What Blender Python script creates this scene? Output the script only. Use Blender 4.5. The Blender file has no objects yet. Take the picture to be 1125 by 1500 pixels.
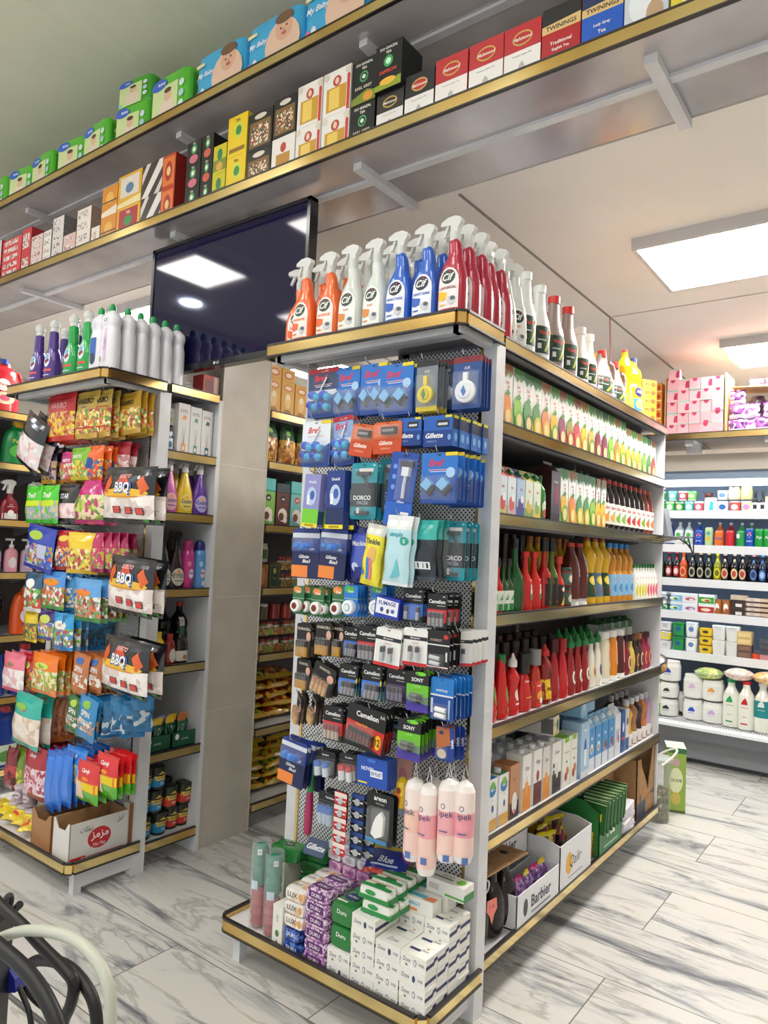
import bpy, math, random
from mathutils import Matrix, Vector
random.seed(7)
scene = bpy.context.scene
COL = scene.collection
PI = math.pi
# ------------------------------------------------------------------ camera
FPX = 1049.02; PX, PY = 562.5, 750.0; CAMZ = 1.5
R_WC = ((0.79953868, 0.59901123, 0.043857), (0.00458024, 0.06693713, -0.99774668), (-0.60059713, 0.79793794, 0.05077521))
cam = bpy.data.cameras.new('camera'); cam_ob = bpy.data.objects.new('camera', cam); COL.objects.link(cam_ob)
cam.sensor_fit = 'VERTICAL'; cam.sensor_height = 24.0; cam.lens = FPX / 1500.0 * 24.0; cam.clip_start = 0.02; cam.clip_end = 60
_r, _d, _f = (Vector(v) for v in R_WC)
cam_ob.matrix_world = Matrix(((_r.x, -_d.x, -_f.x, 0), (_r.y, -_d.y, -_f.y, 0), (_r.z, -_d.z, -_f.z, CAMZ), (0, 0, 0, 1)))
scene.camera = cam_ob
# ------------------------------------------------------------------ world, exposure, large lights
scene.view_settings.view_transform = 'Standard'; scene.view_settings.look = 'None'
scene.view_settings.exposure = 0.66; scene.view_settings.gamma = 1.0
scene.view_settings.use_curve_mapping = False
w = bpy.data.worlds.new('open_front_fill'); scene.world = w; w.use_nodes = True  # ambient fill, let in through the unseen open front
w.node_tree.nodes['Background'].inputs[0].default_value = (0.93, 0.97, 1.0, 1); w.node_tree.nodes['Background'].inputs[1].default_value = .65
PANEL_E = 36.0       # diffusers of the lower ceiling
HIGH_E = 11.5        # diffusers of the high ceiling
FRIDGE_E = 7.0      # strip lamp of the fridge

def at(px, py, X=None, Y=None, Z=None):
    d = _r * (px - PX) + _d * (py - PY) + _f * FPX
    t = X / d.x if X is not None else (Y / d.y if Y is not None else (Z - CAMZ) / d.z)
    return Vector((0, 0, CAMZ)) + d * t

# ------------------------------------------------------------------ materials
def lin(c):
    if isinstance(c, str):
        c = c.lstrip('#')
        if len(c) == 3: c = ''.join(k * 2 for k in c)
        c = [int(c[i:i + 2], 16) / 255 for i in (0, 2, 4)]
    return tuple(k / 12.92 if k <= .04045 else ((k + .055) / 1.055) ** 2.4 for k in c) + (1,)
_mats = {}
def M(c, r=.45, m=0.0, a=1.0, e=0.0, coat=0.0, tr=0.0, sss=0.0):
    key = (c, r, m, a, e, coat, tr)
    if key in _mats: return _mats[key]
    mt = bpy.data.materials.new(('metal_' if m > .5 else 'clear_' if a < 1 else 'colour_') + c.strip('#')); mt.use_nodes = True
    b = mt.node_tree.nodes['Principled BSDF']
    b.inputs['Base Color'].default_value = lin(c); b.inputs['Roughness'].default_value = r; b.inputs['Metallic'].default_value = m
    b.inputs['Alpha'].default_value = a; b.inputs['Transmission Weight'].default_value = tr
    b.inputs['Coat Weight'].default_value = coat; b.inputs['Coat Roughness'].default_value = .08
    if e: b.inputs['Emission Color'].default_value = lin(c); b.inputs['Emission Strength'].default_value = e
    _mats[key] = mt
    return mt
def PM(cols, scale=60, r=.3, coat=.5, dist=0.0, z=1.0):
    """printed or filled look: irregular cells in the given colours"""
    key = ('P', tuple(cols), scale, r, dist, z)
    if key in _mats: return _mats[key]
    mt = bpy.data.materials.new('printed_cells'); mt.use_nodes = True
    nt = mt.node_tree; b = nt.nodes['Principled BSDF']; N = nt.nodes.new; Lk = nt.links.new
    tc = N('ShaderNodeTexCoord'); mp = N('ShaderNodeMapping'); oi = N('ShaderNodeObjectInfo')
    mp.inputs['Scale'].default_value = (1, 1, z)
    ad = N('ShaderNodeVectorMath'); ad.operation = 'ADD'
    vo = N('ShaderNodeTexVoronoi'); vo.inputs['Scale'].default_value = scale
    Lk(tc.outputs['Object'], mp.inputs['Vector']); Lk(mp.outputs[0], ad.inputs[0]); Lk(oi.outputs['Random'], ad.inputs[1])
    Lk(ad.outputs[0], vo.inputs['Vector'])
    sp = N('ShaderNodeSeparateColor'); Lk(vo.outputs['Color'], sp.inputs[0])
    cr = N('ShaderNodeValToRGB'); cr.color_ramp.interpolation = 'CONSTANT'
    el = cr.color_ramp.elements
    while len(el) < len(cols): el.new(.5)
    for i, c in enumerate(cols): el[i].position = i / len(cols); el[i].color = lin(c)
    Lk(sp.outputs[0], cr.inputs[0]); Lk(cr.outputs[0], b.inputs['Base Color'])
    bp_ = N('ShaderNodeBump'); bp_.inputs['Strength'].default_value = .35; bp_.inputs['Distance'].default_value = .004; bp_.invert = True
    Lk(vo.outputs['Distance'], bp_.inputs['Height']); Lk(bp_.outputs[0], b.inputs['Normal'])
    b.inputs['Roughness'].default_value = r; b.inputs['Coat Weight'].default_value = coat; b.inputs['Coat Roughness'].default_value = .1
    _mats[key] = mt
    return mt
WHITE = M('#f2f2ef', .5); OFFW = M('#e6e4dc', .5); BLACK = M('#111214', .4); GREYL = M('#b9bcc0', .5)
CLEAR = M('#f4f8fa', .06, a=.1); CLEARB = M('#e8eef2', .1, a=.4); MILKY = M('#e6e9e6', .28, a=.72)
SHELFW = M('#d9dbde', .4); SHELFU = M('#8d8c90', .35, m=.15); STEEL = M('#c8ccd0', .25, m=1.0); CARDB = M('#a5805a', .8); CARDB2 = M('#c49c6c', .85)

def noise_mat(name, c1, c2, scale, r, m=0, bump=0, sc=(1, 1, 1), detail=4, pos=(.35, .65)):
    mt = bpy.data.materials.new(name); mt.use_nodes = True
    nt = mt.node_tree; b = nt.nodes['Principled BSDF']; N = nt.nodes.new; Lk = nt.links.new
    tc = N('ShaderNodeTexCoord'); mp = N('ShaderNodeMapping'); mp.inputs['Scale'].default_value = sc
    no = N('ShaderNodeTexNoise'); no.inputs['Scale'].default_value = scale; no.inputs['Detail'].default_value = detail
    cr = N('ShaderNodeValToRGB'); cr.color_ramp.elements[0].color = lin(c1); cr.color_ramp.elements[1].color = lin(c2)
    cr.color_ramp.elements[0].position, cr.color_ramp.elements[1].position = pos
    Lk(tc.outputs['Object'], mp.inputs[0]); Lk(mp.outputs[0], no.inputs['Vector']); Lk(no.outputs[0], cr.inputs[0]); Lk(cr.outputs[0], b.inputs['Base Color'])
    b.inputs['Roughness'].default_value = r; b.inputs['Metallic'].default_value = m
    if bump:
        bu = N('ShaderNodeBump'); bu.inputs['Strength'].default_value = bump; bu.inputs['Distance'].default_value = .01
        Lk(no.outputs[0], bu.inputs['Height']); Lk(bu.outputs[0], b.inputs['Normal'])
    return mt
GOLD = noise_mat('gold_mirror_trim', '#d6b26a', '#ecd596', 3, .16, m=1.0, bump=.35, sc=(1, 1, 1), detail=1)
CARD = noise_mat('corrugated_cardboard', '#a07a52', '#b58c60', 30, .85)
def floor_mat():
    mt = bpy.data.materials.new('veined_marble_tiles'); mt.use_nodes = True
    nt = mt.node_tree; b = nt.nodes['Principled BSDF']; N = nt.nodes.new; Lk = nt.links.new
    tc = N('ShaderNodeTexCoord')
    br = N('ShaderNodeTexBrick'); br.inputs['Scale'].default_value = 1; br.inputs['Brick Width'].default_value = 1.3; br.inputs['Row Height'].default_value = .43
    br.inputs['Mortar Size'].default_value = .0022; br.offset = .5; br.inputs['Color1'].default_value = (0, 0, 0, 1); br.inputs['Color2'].default_value = (1, 1, 1, 1); br.inputs['Mortar'].default_value = (.5, .5, .5, 1)
    mpb = N('ShaderNodeMapping'); mpb.inputs['Rotation'].default_value = (0, 0, 0); mpb.inputs['Location'].default_value = (.25, .377, 0)
    Lk(tc.outputs['Object'], mpb.inputs[0]); Lk(mpb.outputs[0], br.inputs['Vector'])
    off = N('ShaderNodeVectorMath'); off.operation = 'MULTIPLY_ADD'; off.inputs[1].default_value = (3.1, 7.3, 5.0)
    Lk(br.outputs['Color'], off.inputs[0])
    Lk(tc.outputs['Object'], off.inputs[2])
    mp = N('ShaderNodeMapping'); mp.inputs['Scale'].default_value = (.8, 4.2, 1); mp.inputs['Rotation'].default_value = (0, 0, math.radians(16))
    Lk(off.outputs[0], mp.inputs[0])
    n1 = N('ShaderNodeTexNoise'); n1.inputs['Scale'].default_value = 1.5; n1.inputs['Detail'].default_value = 9; n1.inputs['Roughness'].default_value = .62; n1.inputs['Distortion'].default_value = 1.1
    n2 = N('ShaderNodeTexNoise'); n2.inputs['Scale'].default_value = 1.3; n2.inputs['Detail'].default_value = 8; n2.inputs['Roughness'].default_value = .6; n2.inputs['Distortion'].default_value = .5
    Lk(mp.outputs[0], n1.inputs['Vector']); Lk(mp.outputs[0], n2.inputs['Vector'])
    c1 = N('ShaderNodeValToRGB'); e = c1.color_ramp.elements
    e[0].position = .33; e[0].color = lin('#74757a'); e[1].position = .6; e[1].color = lin('#d3d1ca')
    for p_, c_ in ((.38, '#98999b'), (.43, '#bfbfbd'), (.49, '#d2d0cb')):
        q = e.new(p_); q.color = lin(c_)
    Lk(n1.outputs[0], c1.inputs[0])
    vein = N('ShaderNodeMath'); vein.operation = 'SUBTRACT'; vein.inputs[1].default_value = .5; Lk(n2.outputs[0], vein.inputs[0])
    ab = N('ShaderNodeMath'); ab.operation = 'ABSOLUTE'; Lk(vein.outputs[0], ab.inputs[0])
    c2 = N('ShaderNodeValToRGB'); c2.color_ramp.elements[0].color = lin('#9b9996'); c2.color_ramp.elements[1].position = .025; c2.color_ramp.elements[1].color = (1, 1, 1, 1)
    Lk(ab.outputs[0], c2.inputs[0])
    mx = N('ShaderNodeMix'); mx.data_type = 'RGBA'; mx.blend_type = 'MULTIPLY'; mx.inputs['Factor'].default_value = .5
    Lk(c1.outputs[0], mx.inputs['A']); Lk(c2.outputs[0], mx.inputs['B'])
    m2 = N('ShaderNodeMix'); m2.data_type = 'RGBA'; Lk(br.outputs['Fac'], m2.inputs['Factor']); Lk(mx.outputs['Result'], m2.inputs['A']); m2.inputs['B'].default_value = lin('#77736b')
    Lk(m2.outputs['Result'], b.inputs['Base Color']); b.inputs['Roughness'].default_value = .22
    return mt
def pegboard_mat():
    mt = bpy.data.materials.new('perforated_white_steel'); mt.use_nodes = True
    nt = mt.node_tree; b = nt.nodes['Principled BSDF']; N = nt.nodes.new; Lk = nt.links.new
    tc = N('ShaderNodeTexCoord'); sp = N('ShaderNodeSeparateXYZ'); Lk(tc.outputs['Object'], sp.inputs[0])
    def mth(op, a, bb=None, c=None):
        n = N('ShaderNodeMath'); n.operation = op
        for i, v in enumerate((a, bb, c)):
            if v is None: continue
            if isinstance(v, (int, float)): n.inputs[i].default_value = v
            else: Lk(v, n.inputs[i])
        return n.outputs[0]
    S = .0165
    def lattice(ox):
        u = mth('SUBTRACT', mth('FRACT', mth('ADD', mth('DIVIDE', sp.outputs[0], S), ox)), .5)
        v = mth('SUBTRACT', mth('FRACT', mth('ADD', mth('DIVIDE', sp.outputs[2], S), ox)), .5)
        return mth('LESS_THAN', mth('ADD', mth('MULTIPLY', u, u), mth('MULTIPLY', v, v)), .048)
    h = mth('MAXIMUM', lattice(0.0), lattice(.5))
    mx = N('ShaderNodeMix'); mx.data_type = 'RGBA'; Lk(h, mx.inputs['Factor']); mx.inputs['A'].default_value = lin('#cfd1d2'); mx.inputs['B'].default_value = lin('#1d1d1f')
    Lk(mx.outputs['Result'], b.inputs['Base Color']); b.inputs['Roughness'].default_value = .4
    return mt
PEG = pegboard_mat()

# ------------------------------------------------------------------ text
_FA = {'ا': (0xFE8D, 0xFE8E, 0, 0), 'آ': (0xFE81, 0xFE82, 0, 0), 'ب': (0xFE8F, 0xFE90, 0xFE91, 0xFE92), 'ت': (0xFE95, 0xFE96, 0xFE97, 0xFE98), 'د': (0xFEA9, 0xFEAA, 0, 0),
       'ر': (0xFEAD, 0xFEAE, 0, 0), 'ز': (0xFEAF, 0xFEB0, 0, 0), 'س': (0xFEB1, 0xFEB2, 0xFEB3, 0xFEB4), 'ش': (0xFEB5, 0xFEB6, 0xFEB7, 0xFEB8), 'ق': (0xFED5, 0xFED6, 0xFED7, 0xFED8),
       'ل': (0xFEDD, 0xFEDE, 0xFEDF, 0xFEE0), 'م': (0xFEE1, 0xFEE2, 0xFEE3, 0xFEE4), 'ن': (0xFEE5, 0xFEE6, 0xFEE7, 0xFEE8), 'و': (0xFEED, 0xFEEE, 0, 0), 'ی': (0xFBFC, 0xFBFD, 0xFBFE, 0xFBFF),
       'ه': (0xFEE9, 0xFEEA, 0xFEEB, 0xFEEC), 'گ': (0xFB92, 0xFB93, 0xFB94, 0xFB95), 'غ': (0xFECD, 0xFECE, 0xFECF, 0xFED0), 'ف': (0xFED1, 0xFED2, 0xFED3, 0xFED4), 'ع': (0xFEC9, 0xFECA, 0xFECB, 0xFECC)}
def fa(s):
    out = []
    for i, c in enumerate(s):
        if c not in _FA: out.append(c); continue
        pv = i > 0 and s[i - 1] in _FA and _FA[s[i - 1]][2] != 0
        nx = i + 1 < len(s) and s[i + 1] in _FA and _FA[c][2] != 0
        out.append(chr(_FA[c][3 if pv and nx else 1 if pv else 2 if nx else 0]))
    return ''.join(reversed(out))
_tm = {}
def tmesh(s, bold=False, it=False):
    k = (s, bold, it)
    if k not in _tm:
        cu = bpy.data.curves.new('lettering', 'FONT'); cu.body = s; cu.resolution_u = 2
        if bold: cu.offset = .022
        if it: cu.shear = .28
        o = bpy.data.objects.new('lettering', cu); me = bpy.data.meshes.new_from_object(o)
        vs = [(v.co.x, v.co.y) for v in me.vertices]; fs = [tuple(p.vertices) for p in me.polygons]
        bpy.data.objects.remove(o); bpy.data.curves.remove(cu); bpy.data.meshes.remove(me)
        x0 = min(v[0] for v in vs); x1 = max(v[0] for v in vs); y0 = min(v[1] for v in vs); y1 = max(v[1] for v in vs)
        _tm[k] = ([((v[0] - (x0 + x1) / 2) / (y1 - y0), (v[1] - (y0 + y1) / 2) / (y1 - y0)) for v in vs], fs, (x1 - x0) / (y1 - y0))
    return _tm[k]

# ------------------------------------------------------------------ mesh builder
class MB:
    def __init__(s): s.v = []; s.f = []; s.mi = []; s.sm = []; s.mats = []
    def add(s, vs, fs, mat, sm=False):
        if mat not in s.mats: s.mats.append(mat)
        k = s.mats.index(mat); o = len(s.v)
        s.v.extend(tuple(v) for v in vs)
        for f in fs: s.f.append(tuple(i + o for i in f)); s.mi.append(k); s.sm.append(sm)
        return s
    def box(s, x0, y0, z0, x1, y1, z1, mat, front=None, right=None, top=None, left=None):
        v = [(x0, y0, z0), (x1, y0, z0), (x1, y1, z0), (x0, y1, z0), (x0, y0, z1), (x1, y0, z1), (x1, y1, z1), (x0, y1, z1)]
        for f, m in (((0, 3, 2, 1), mat), ((4, 5, 6, 7), top or mat), ((0, 1, 5, 4), front or mat), ((1, 2, 6, 5), right or mat), ((2, 3, 7, 6), mat), ((3, 0, 4, 7), left or mat)):
            s.add([v[i] for i in f], [(0, 1, 2, 3)], m)
        return s
    def prism(s, pts, y0, y1, mat, sm=False):
        n = len(pts)
        s.add([(x, y0, z) for x, z in pts] + [(x, y1, z) for x, z in pts], [tuple(range(n)), tuple(range(2 * n - 1, n - 1, -1))], mat)
        s.add([(x, y0, z) for x, z in pts] + [(x, y1, z) for x, z in pts], [(i, i + n, (i + 1) % n + n, (i + 1) % n) for i in range(n)], mat, sm)
        return s
    def prismz(s, pts, z0, z1, mat):
        n = len(pts)
        s.add([(x, y, z0) for x, y in pts] + [(x, y, z1) for x, y in pts], [tuple(range(n - 1, -1, -1)), tuple(range(n, 2 * n))] + [(i, (i + 1) % n, (i + 1) % n + n, i + n) for i in range(n)], mat)
        return s
    def rings(s, rs, mats, closed=True, cap=True, sm=True):
        """rs: list of rings (lists of points); mats: one material or one per band"""
        n = len(rs[0])
        for i in range(len(rs) - 1):
            m = mats[i] if isinstance(mats, (list, tuple)) else mats
            s.add(rs[i] + rs[i + 1], [(j, (j + 1) % n, (j + 1) % n + n, j + n) for j in range(n if closed else n - 1)], m, sm)
        if cap:
            s.add(rs[0], [tuple(range(n - 1, -1, -1))], mats[0] if isinstance(mats, (list, tuple)) else mats)
            s.add(rs[-1], [tuple(range(n))], mats[-1] if isinstance(mats, (list, tuple)) else mats)
        return s
    def cyl(s, x, y, z0, z1, r0, mat, r1=None, seg=14, ry=None, cap=True):
        r1 = r0 if r1 is None else r1; k = 1 if ry is None else ry / r0
        return s.rings([[(x + r * math.cos(2 * PI * i / seg), y + k * r * math.sin(2 * PI * i / seg), z) for i in range(seg)] for r, z in ((r0, z0), (r1, z1))], mat, cap=cap)
    def lathe(s, prof, mats, x=0, y=0, seg=18, axis='z', cap=True):
        rs = []
        for r, z in prof:
            c = [(r * math.cos(2 * PI * i / seg), r * math.sin(2 * PI * i / seg)) for i in range(seg)]
            rs.append([(x + a, y + b, z) if axis == 'z' else (z + x, a + y, b) for a, b in c])
        return s.rings(rs, mats, cap=cap)
    def ball(s, c, r, mat, sx=1, sy=1, sz=1, n=8, seg=12):
        rs = []
        for i in range(n + 1):
            t = PI * (i + .02) / (n + .04)
            rs.append([(c[0] + sx * r * math.sin(t) * math.cos(2 * PI * j / seg), c[1] + sy * r * math.sin(t) * math.sin(2 * PI * j / seg), c[2] - sz * r * math.cos(t)) for j in range(seg)])
        return s.rings(rs, mat)
    def tube(s, pts, r, mat, seg=8, cap=True):
        P = [Vector(p) for p in pts]; rs = []; up = Vector((0, 0, 1))
        prev = None
        for i, p in enumerate(P):
            d = (P[min(i + 1, len(P) - 1)] - P[max(i - 1, 0)]).normalized()
            if prev is None:
                a = d.cross(up if abs(d.z) < .9 else Vector((1, 0, 0))).normalized()
            else:
                a = (prev - d * prev.dot(d)).normalized()
            prev = a; b = d.cross(a); rr = r[i] if isinstance(r, (list, tuple)) else r
            rs.append([tuple(p + a * rr * math.cos(2 * PI * j / seg) + b * rr * math.sin(2 * PI * j / seg)) for j in range(seg)])
        return s.rings(rs, mat, cap=cap)
    def deco(s, D, mp, curved=False, e0=.0004):
        """flat prints on a surface; mp(u, v, off) -> point"""
        for k, d in enumerate(D or ()):
            off = e0 + .00025 * k
            if d[0] == 'r':
                _, x0, z0, x1, z1, m = d; nx, nz = (6, 3) if curved else (1, 1)
                vs = [mp(x0 + (x1 - x0) * i / nx, z0 + (z1 - z0) * j / nz, off) for j in range(nz + 1) for i in range(nx + 1)]
                s.add(vs, [(j * (nx + 1) + i, j * (nx + 1) + i + 1, (j + 1) * (nx + 1) + i + 1, (j + 1) * (nx + 1) + i) for j in range(nz) for i in range(nx)], m, curved)
            elif d[0] == 'e':
                _, cx, cz, rx, rz, m = d; n = 16; kk = 3 if curved else 1
                vs = [mp(cx, cz, off)]
                for q in range(1, kk + 1):
                    vs += [mp(cx + rx * q / kk * math.cos(2 * PI * i / n), cz + rz * q / kk * math.sin(2 * PI * i / n), off) for i in range(n)]
                fs = [(0, 1 + i, 1 + (i + 1) % n) for i in range(n)]
                for q in range(kk - 1): fs += [(1 + q * n + i, 1 + q * n + n + i, 1 + q * n + n + (i + 1) % n, 1 + q * n + (i + 1) % n) for i in range(n)]
                s.add(vs, fs, m, curved)
            elif d[0] == 'p':
                pts = d[1]; n = len(pts); cx = sum(p[0] for p in pts) / n; cz = sum(p[1] for p in pts) / n
                if curved:
                    pts = [(a[0] + (b[0] - a[0]) * j / 4, a[1] + (b[1] - a[1]) * j / 4) for a, b in zip(pts, pts[1:] + pts[:1]) for j in range(4)]; n = len(pts)
                K = 5 if curved else 1
                s.add([mp(cx, cz, off)] + [mp(cx + (a - cx) * q / K, cz + (b - cz) * q / K, off) for q in range(1, K + 1) for a, b in pts], [(0, 1 + i, 1 + (i + 1) % n) for i in range(n)] + [(1 + q * n + i, 1 + q * n + n + i, 1 + q * n + n + (i + 1) % n, 1 + q * n + (i + 1) % n) for q in range(K - 1) for i in range(n)], d[2], curved)
            elif d[0] == 't':
                _, txt, cx, cz, h, m = d[:6]; wmax = d[6] if len(d) > 6 else None; st = d[7] if len(d) > 7 else ''
                vs, fs, asp = tmesh(txt, 'b' in st, 'i' in st); kx = h
                if wmax and asp * h > wmax: kx = wmax / asp
                ang = 0
                if 'u' in st: ang = PI / 2
                if 'd' in st: ang = -PI / 2
                if '/' in st: ang = .2
                ca, sa = math.cos(ang), math.sin(ang)
                s.add([mp(cx + x * kx * ca - y * h * sa, cz + x * kx * sa + y * h * ca, off) for x, y in vs], fs, m)
        return s
    def mesh(s, name='mesh'):
        me = bpy.data.meshes.new(name); me.from_pydata(s.v, [], s.f); me.update()
        for m in s.mats: me.materials.append(m)
        me.polygons.foreach_set('material_index', s.mi); me.polygons.foreach_set('use_smooth', s.sm); me.update()
        return me
def front(y): return lambda u, v, o: (u, y - o, v)
def side(x): return lambda u, v, o: (x + o, u, v)
def lside(x): return lambda u, v, o: (x - o, -u, v)
def topm(z): return lambda u, v, o: (u, v, z + o)

# ------------------------------------------------------------------ things
THINGS = []
ORD = 'zeroth first second third fourth fifth sixth seventh eighth ninth tenth eleventh twelfth thirteenth fourteenth fifteenth sixteenth seventeenth eighteenth nineteenth twentieth'.split()
ORD += ['twenty-' + k for k in ORD[1:10]] + ['thirtieth'] + ['thirty-' + k for k in ORD[1:10]] + ['fortieth'] + ['forty-' + k for k in ORD[1:10]]
def link(o, parent=None):
    COL.objects.link(o)
    if parent is not None: o.parent = parent
    return o
class Thing:
    """name, parts = [(name, mesh, [sub-parts], label)]; a single mesh for a one-piece thing"""
    def __init__(s, name, cat, mesh=None, parts=None): s.name = name; s.cat = cat; s.t = 0; s.me = mesh; s.parts = parts or []
def put(t, loc, rz=0.0, label='', seq=None, group=None, rx=0.0, ry=0.0, sc=1.0, order='XYZ'):
    o = bpy.data.objects.new(t.name, t.me); link(o)
    o.rotation_euler = (rx, ry, rz); o.location = loc
    if sc != 1.0: o.scale = (sc, sc, sc) if isinstance(sc, (int, float)) else sc
    def kids(parts, par):
        for p in parts:
            c = bpy.data.objects.new(p[0], p[1]); link(c, par)
            if len(p) > 3 and p[3]: c['label'] = p[3]
            if len(p) > 2 and p[2]: kids(p[2], c)
    kids(t.parts, o)
    o['category'] = t.cat
    THINGS.append((o, label, seq))
    if group: o['group'] = group
    return o
def struct(name, mb_or_me, parent=None):
    me = mb_or_me.mesh(name) if isinstance(mb_or_me, MB) else mb_or_me
    o = bpy.data.objects.new(name, me); link(o, parent)
    if parent is None: o['kind'] = 'structure'
    return o
def finish_labels():
    g = {}
    for o, l, s in THINGS: g.setdefault(l, []).append((o, s))
    bad = 0
    for l, lst in g.items():
        if len(lst) == 1: o = lst[0][0]; o['label'] = l
        else:
            for i, (o, s) in enumerate(lst):
                t = f'{ORD[i + 1]} {l}, counted {s}' if s else l
                o['label'] = t if len(t.split()) <= 16 else t.replace(', counted ', ', ')
        for o, s in lst:
            n = len(o['label'].split())
            if n > 16 or n < 4:
                bad += 1
                if o is lst[0][0]: print('LABEL LENGTH', n, o['label'])
    ls = [o['label'] for o, _, _ in THINGS]
    print('things', len(ls), 'unique', len(set(ls)), 'bad', bad)
# ------------------------------------------------------------------ product builders (front faces -Y, origin at the base centre; hanging goods: top centre)
_cache = {}
def cached(fn):
    def g(*a, **k):
        key = (fn.__name__, repr(a), repr(sorted(k.items(), key=lambda q: q[0])))
        if key not in _cache: _cache[key] = fn(*a, **k)
        return _cache[key]
    return g
class Body:
    """flattened bottle: rows (z, rx, ry, centre x)"""
    def __init__(s, rows, n=2.4, seg=22): s.r = [tuple(q) + (0,) * (4 - len(q)) for q in rows]; s.n = n; s.seg = seg
    def ring(s, z, rx, ry, cx, k=1.0):
        out = []
        for i in range(s.seg):
            t = 2 * PI * i / s.seg; c, q = math.cos(t), math.sin(t); e = 2 / s.n
            out.append((cx + k * rx * math.copysign(abs(c) ** e, c), k * ry * math.copysign(abs(q) ** e, q), z))
        return out
    def at(s, z):
        r = s.r
        if z <= r[0][0]: return r[0][1:]
        for a, b in zip(r, r[1:]):
            if z <= b[0]:
                t = (z - a[0]) / max(1e-6, b[0] - a[0]); return tuple(a[i] + (b[i] - a[i]) * t for i in (1, 2, 3))
        return r[-1][1:]
    def build(s, mb, mat, k=1.0): return mb.rings([s.ring(*q, k=k) for q in s.r], mat)
    def band(s, mb, z0, z1, mat, k=1.012):
        zs = [z0] + [q[0] for q in s.r if z0 < q[0] < z1] + [z1]
        return mb.rings([s.ring(z, *s.at(z), k=k) for z in zs], mat, cap=False)
    def mp(s, k=1.0):
        def f(u, v, o):
            rx, ry, cx = s.at(v); x = min(abs((u - cx) / (rx * k)), .999)
            return (u, -ry * k * (1 - x ** s.n) ** (1 / s.n) - o, v)
        return f
def smooth_rows(rows, k=3):
    rows = [tuple(q) + (0,) * (4 - len(q)) for q in rows]; out = []
    for i in range(len(rows) - 1):
        p0 = rows[max(i - 1, 0)]; p1 = rows[i]; p2 = rows[i + 1]; p3 = rows[min(i + 2, len(rows) - 1)]
        for j in range(k):
            t = j / k
            q = [.5 * (2 * b + (c - a) * t + (2 * a - 5 * b + 4 * c - d) * t * t + (3 * b - a - 3 * c + d) * t ** 3) for a, b, c, d in zip(p0, p1, p2, p3)]
            q[0] = p1[0] + (p2[0] - p1[0]) * t; q[1] = max(q[1], .003); q[2] = max(q[2], .003); out.append(tuple(q))
    out.append(rows[-1]); return out

HEAD = [(-.05, .046), (-.052, .034), (-.03, .03), (-.012, .028), (-.012, .0), (.014, .0), (.018, .02), (.03, .036), (.028, .05), (.005, .06), (-.025, .058)]
def sprayhead(z, mat, s=1.0, x=0):
    mb = MB(); mb.prism([(x + a * s, z + b * s) for a, b in HEAD], -.011 * s, .011 * s, mat)
    mb.prism([(x - .02 * s, z + .032 * s), (x - .03 * s, z + .03 * s), (x - .044 * s, z - .004 * s), (x - .036 * s, z - .006 * s)], -.007 * s, .007 * s, mat)
    return mb
@cached
def spray(body, lab, accent, sub, brand='Cif', bm=None, lh=1.0):
    B = Body(smooth_rows([(0, .044, .026), (.006, .049, .03), (.06, .05, .031), (.12, .048, .03), (.16, .038, .027, .002), (.185, .026, .023, .005), (.2, .022, .02, .007), (.235, .02, .018, .003), (.25, .015, .015)], 2), n=2.6)
    b = MB(); B.build(b, bm or M(body, .28, coat=.4))
    lb = MB()
    lm = M(lab, .35); acc = M(accent, .4); cx = 0
    lb.deco([('e', 0, .105, .037, .048, lm), ('r', -.037, .02, .037, .105, lm), ('e', 0, .122, .026, .024, M('#1f3d2e' if accent != '#2f5fc4' else '#16233f', .35)),
             ('t', brand, 0, .121, .024, WHITE, .042, 'bi'), ('e', .007, .138, .003, .003, M('#d02030')),
             ('t', sub, 0, .086, .009, M('#8a2a28' if accent in ('#f2c01e',) else accent), .062, 'b'),
             ('p', [(-.035, .078), (.0, .07), (-.004, .05), (-.02, .045), (-.035, .05)], acc), ('e', .014, .045, .014, .014, M('#cfd2d4')), ('e', .02, .05, .009, .007, M('#5b6670')),
             ('r', -.03, .03, -.008, .034, acc)], B.mp(1.0), True)
    c = MB(); c.cyl(0, 0, .245, .272, .0165, MILKY); c.v += []
    h = sprayhead(.27, MILKY, .95)
    h.cyl(0, 0, .244, .274, .017, MILKY)
    return Thing('spray_bottle', 'spray bottle', None, [('bottle_body', b.mesh('bottle_body'), [('label', lb.mesh('label'))]), ('trigger_head', h.mesh('trigger_head'))])
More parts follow.
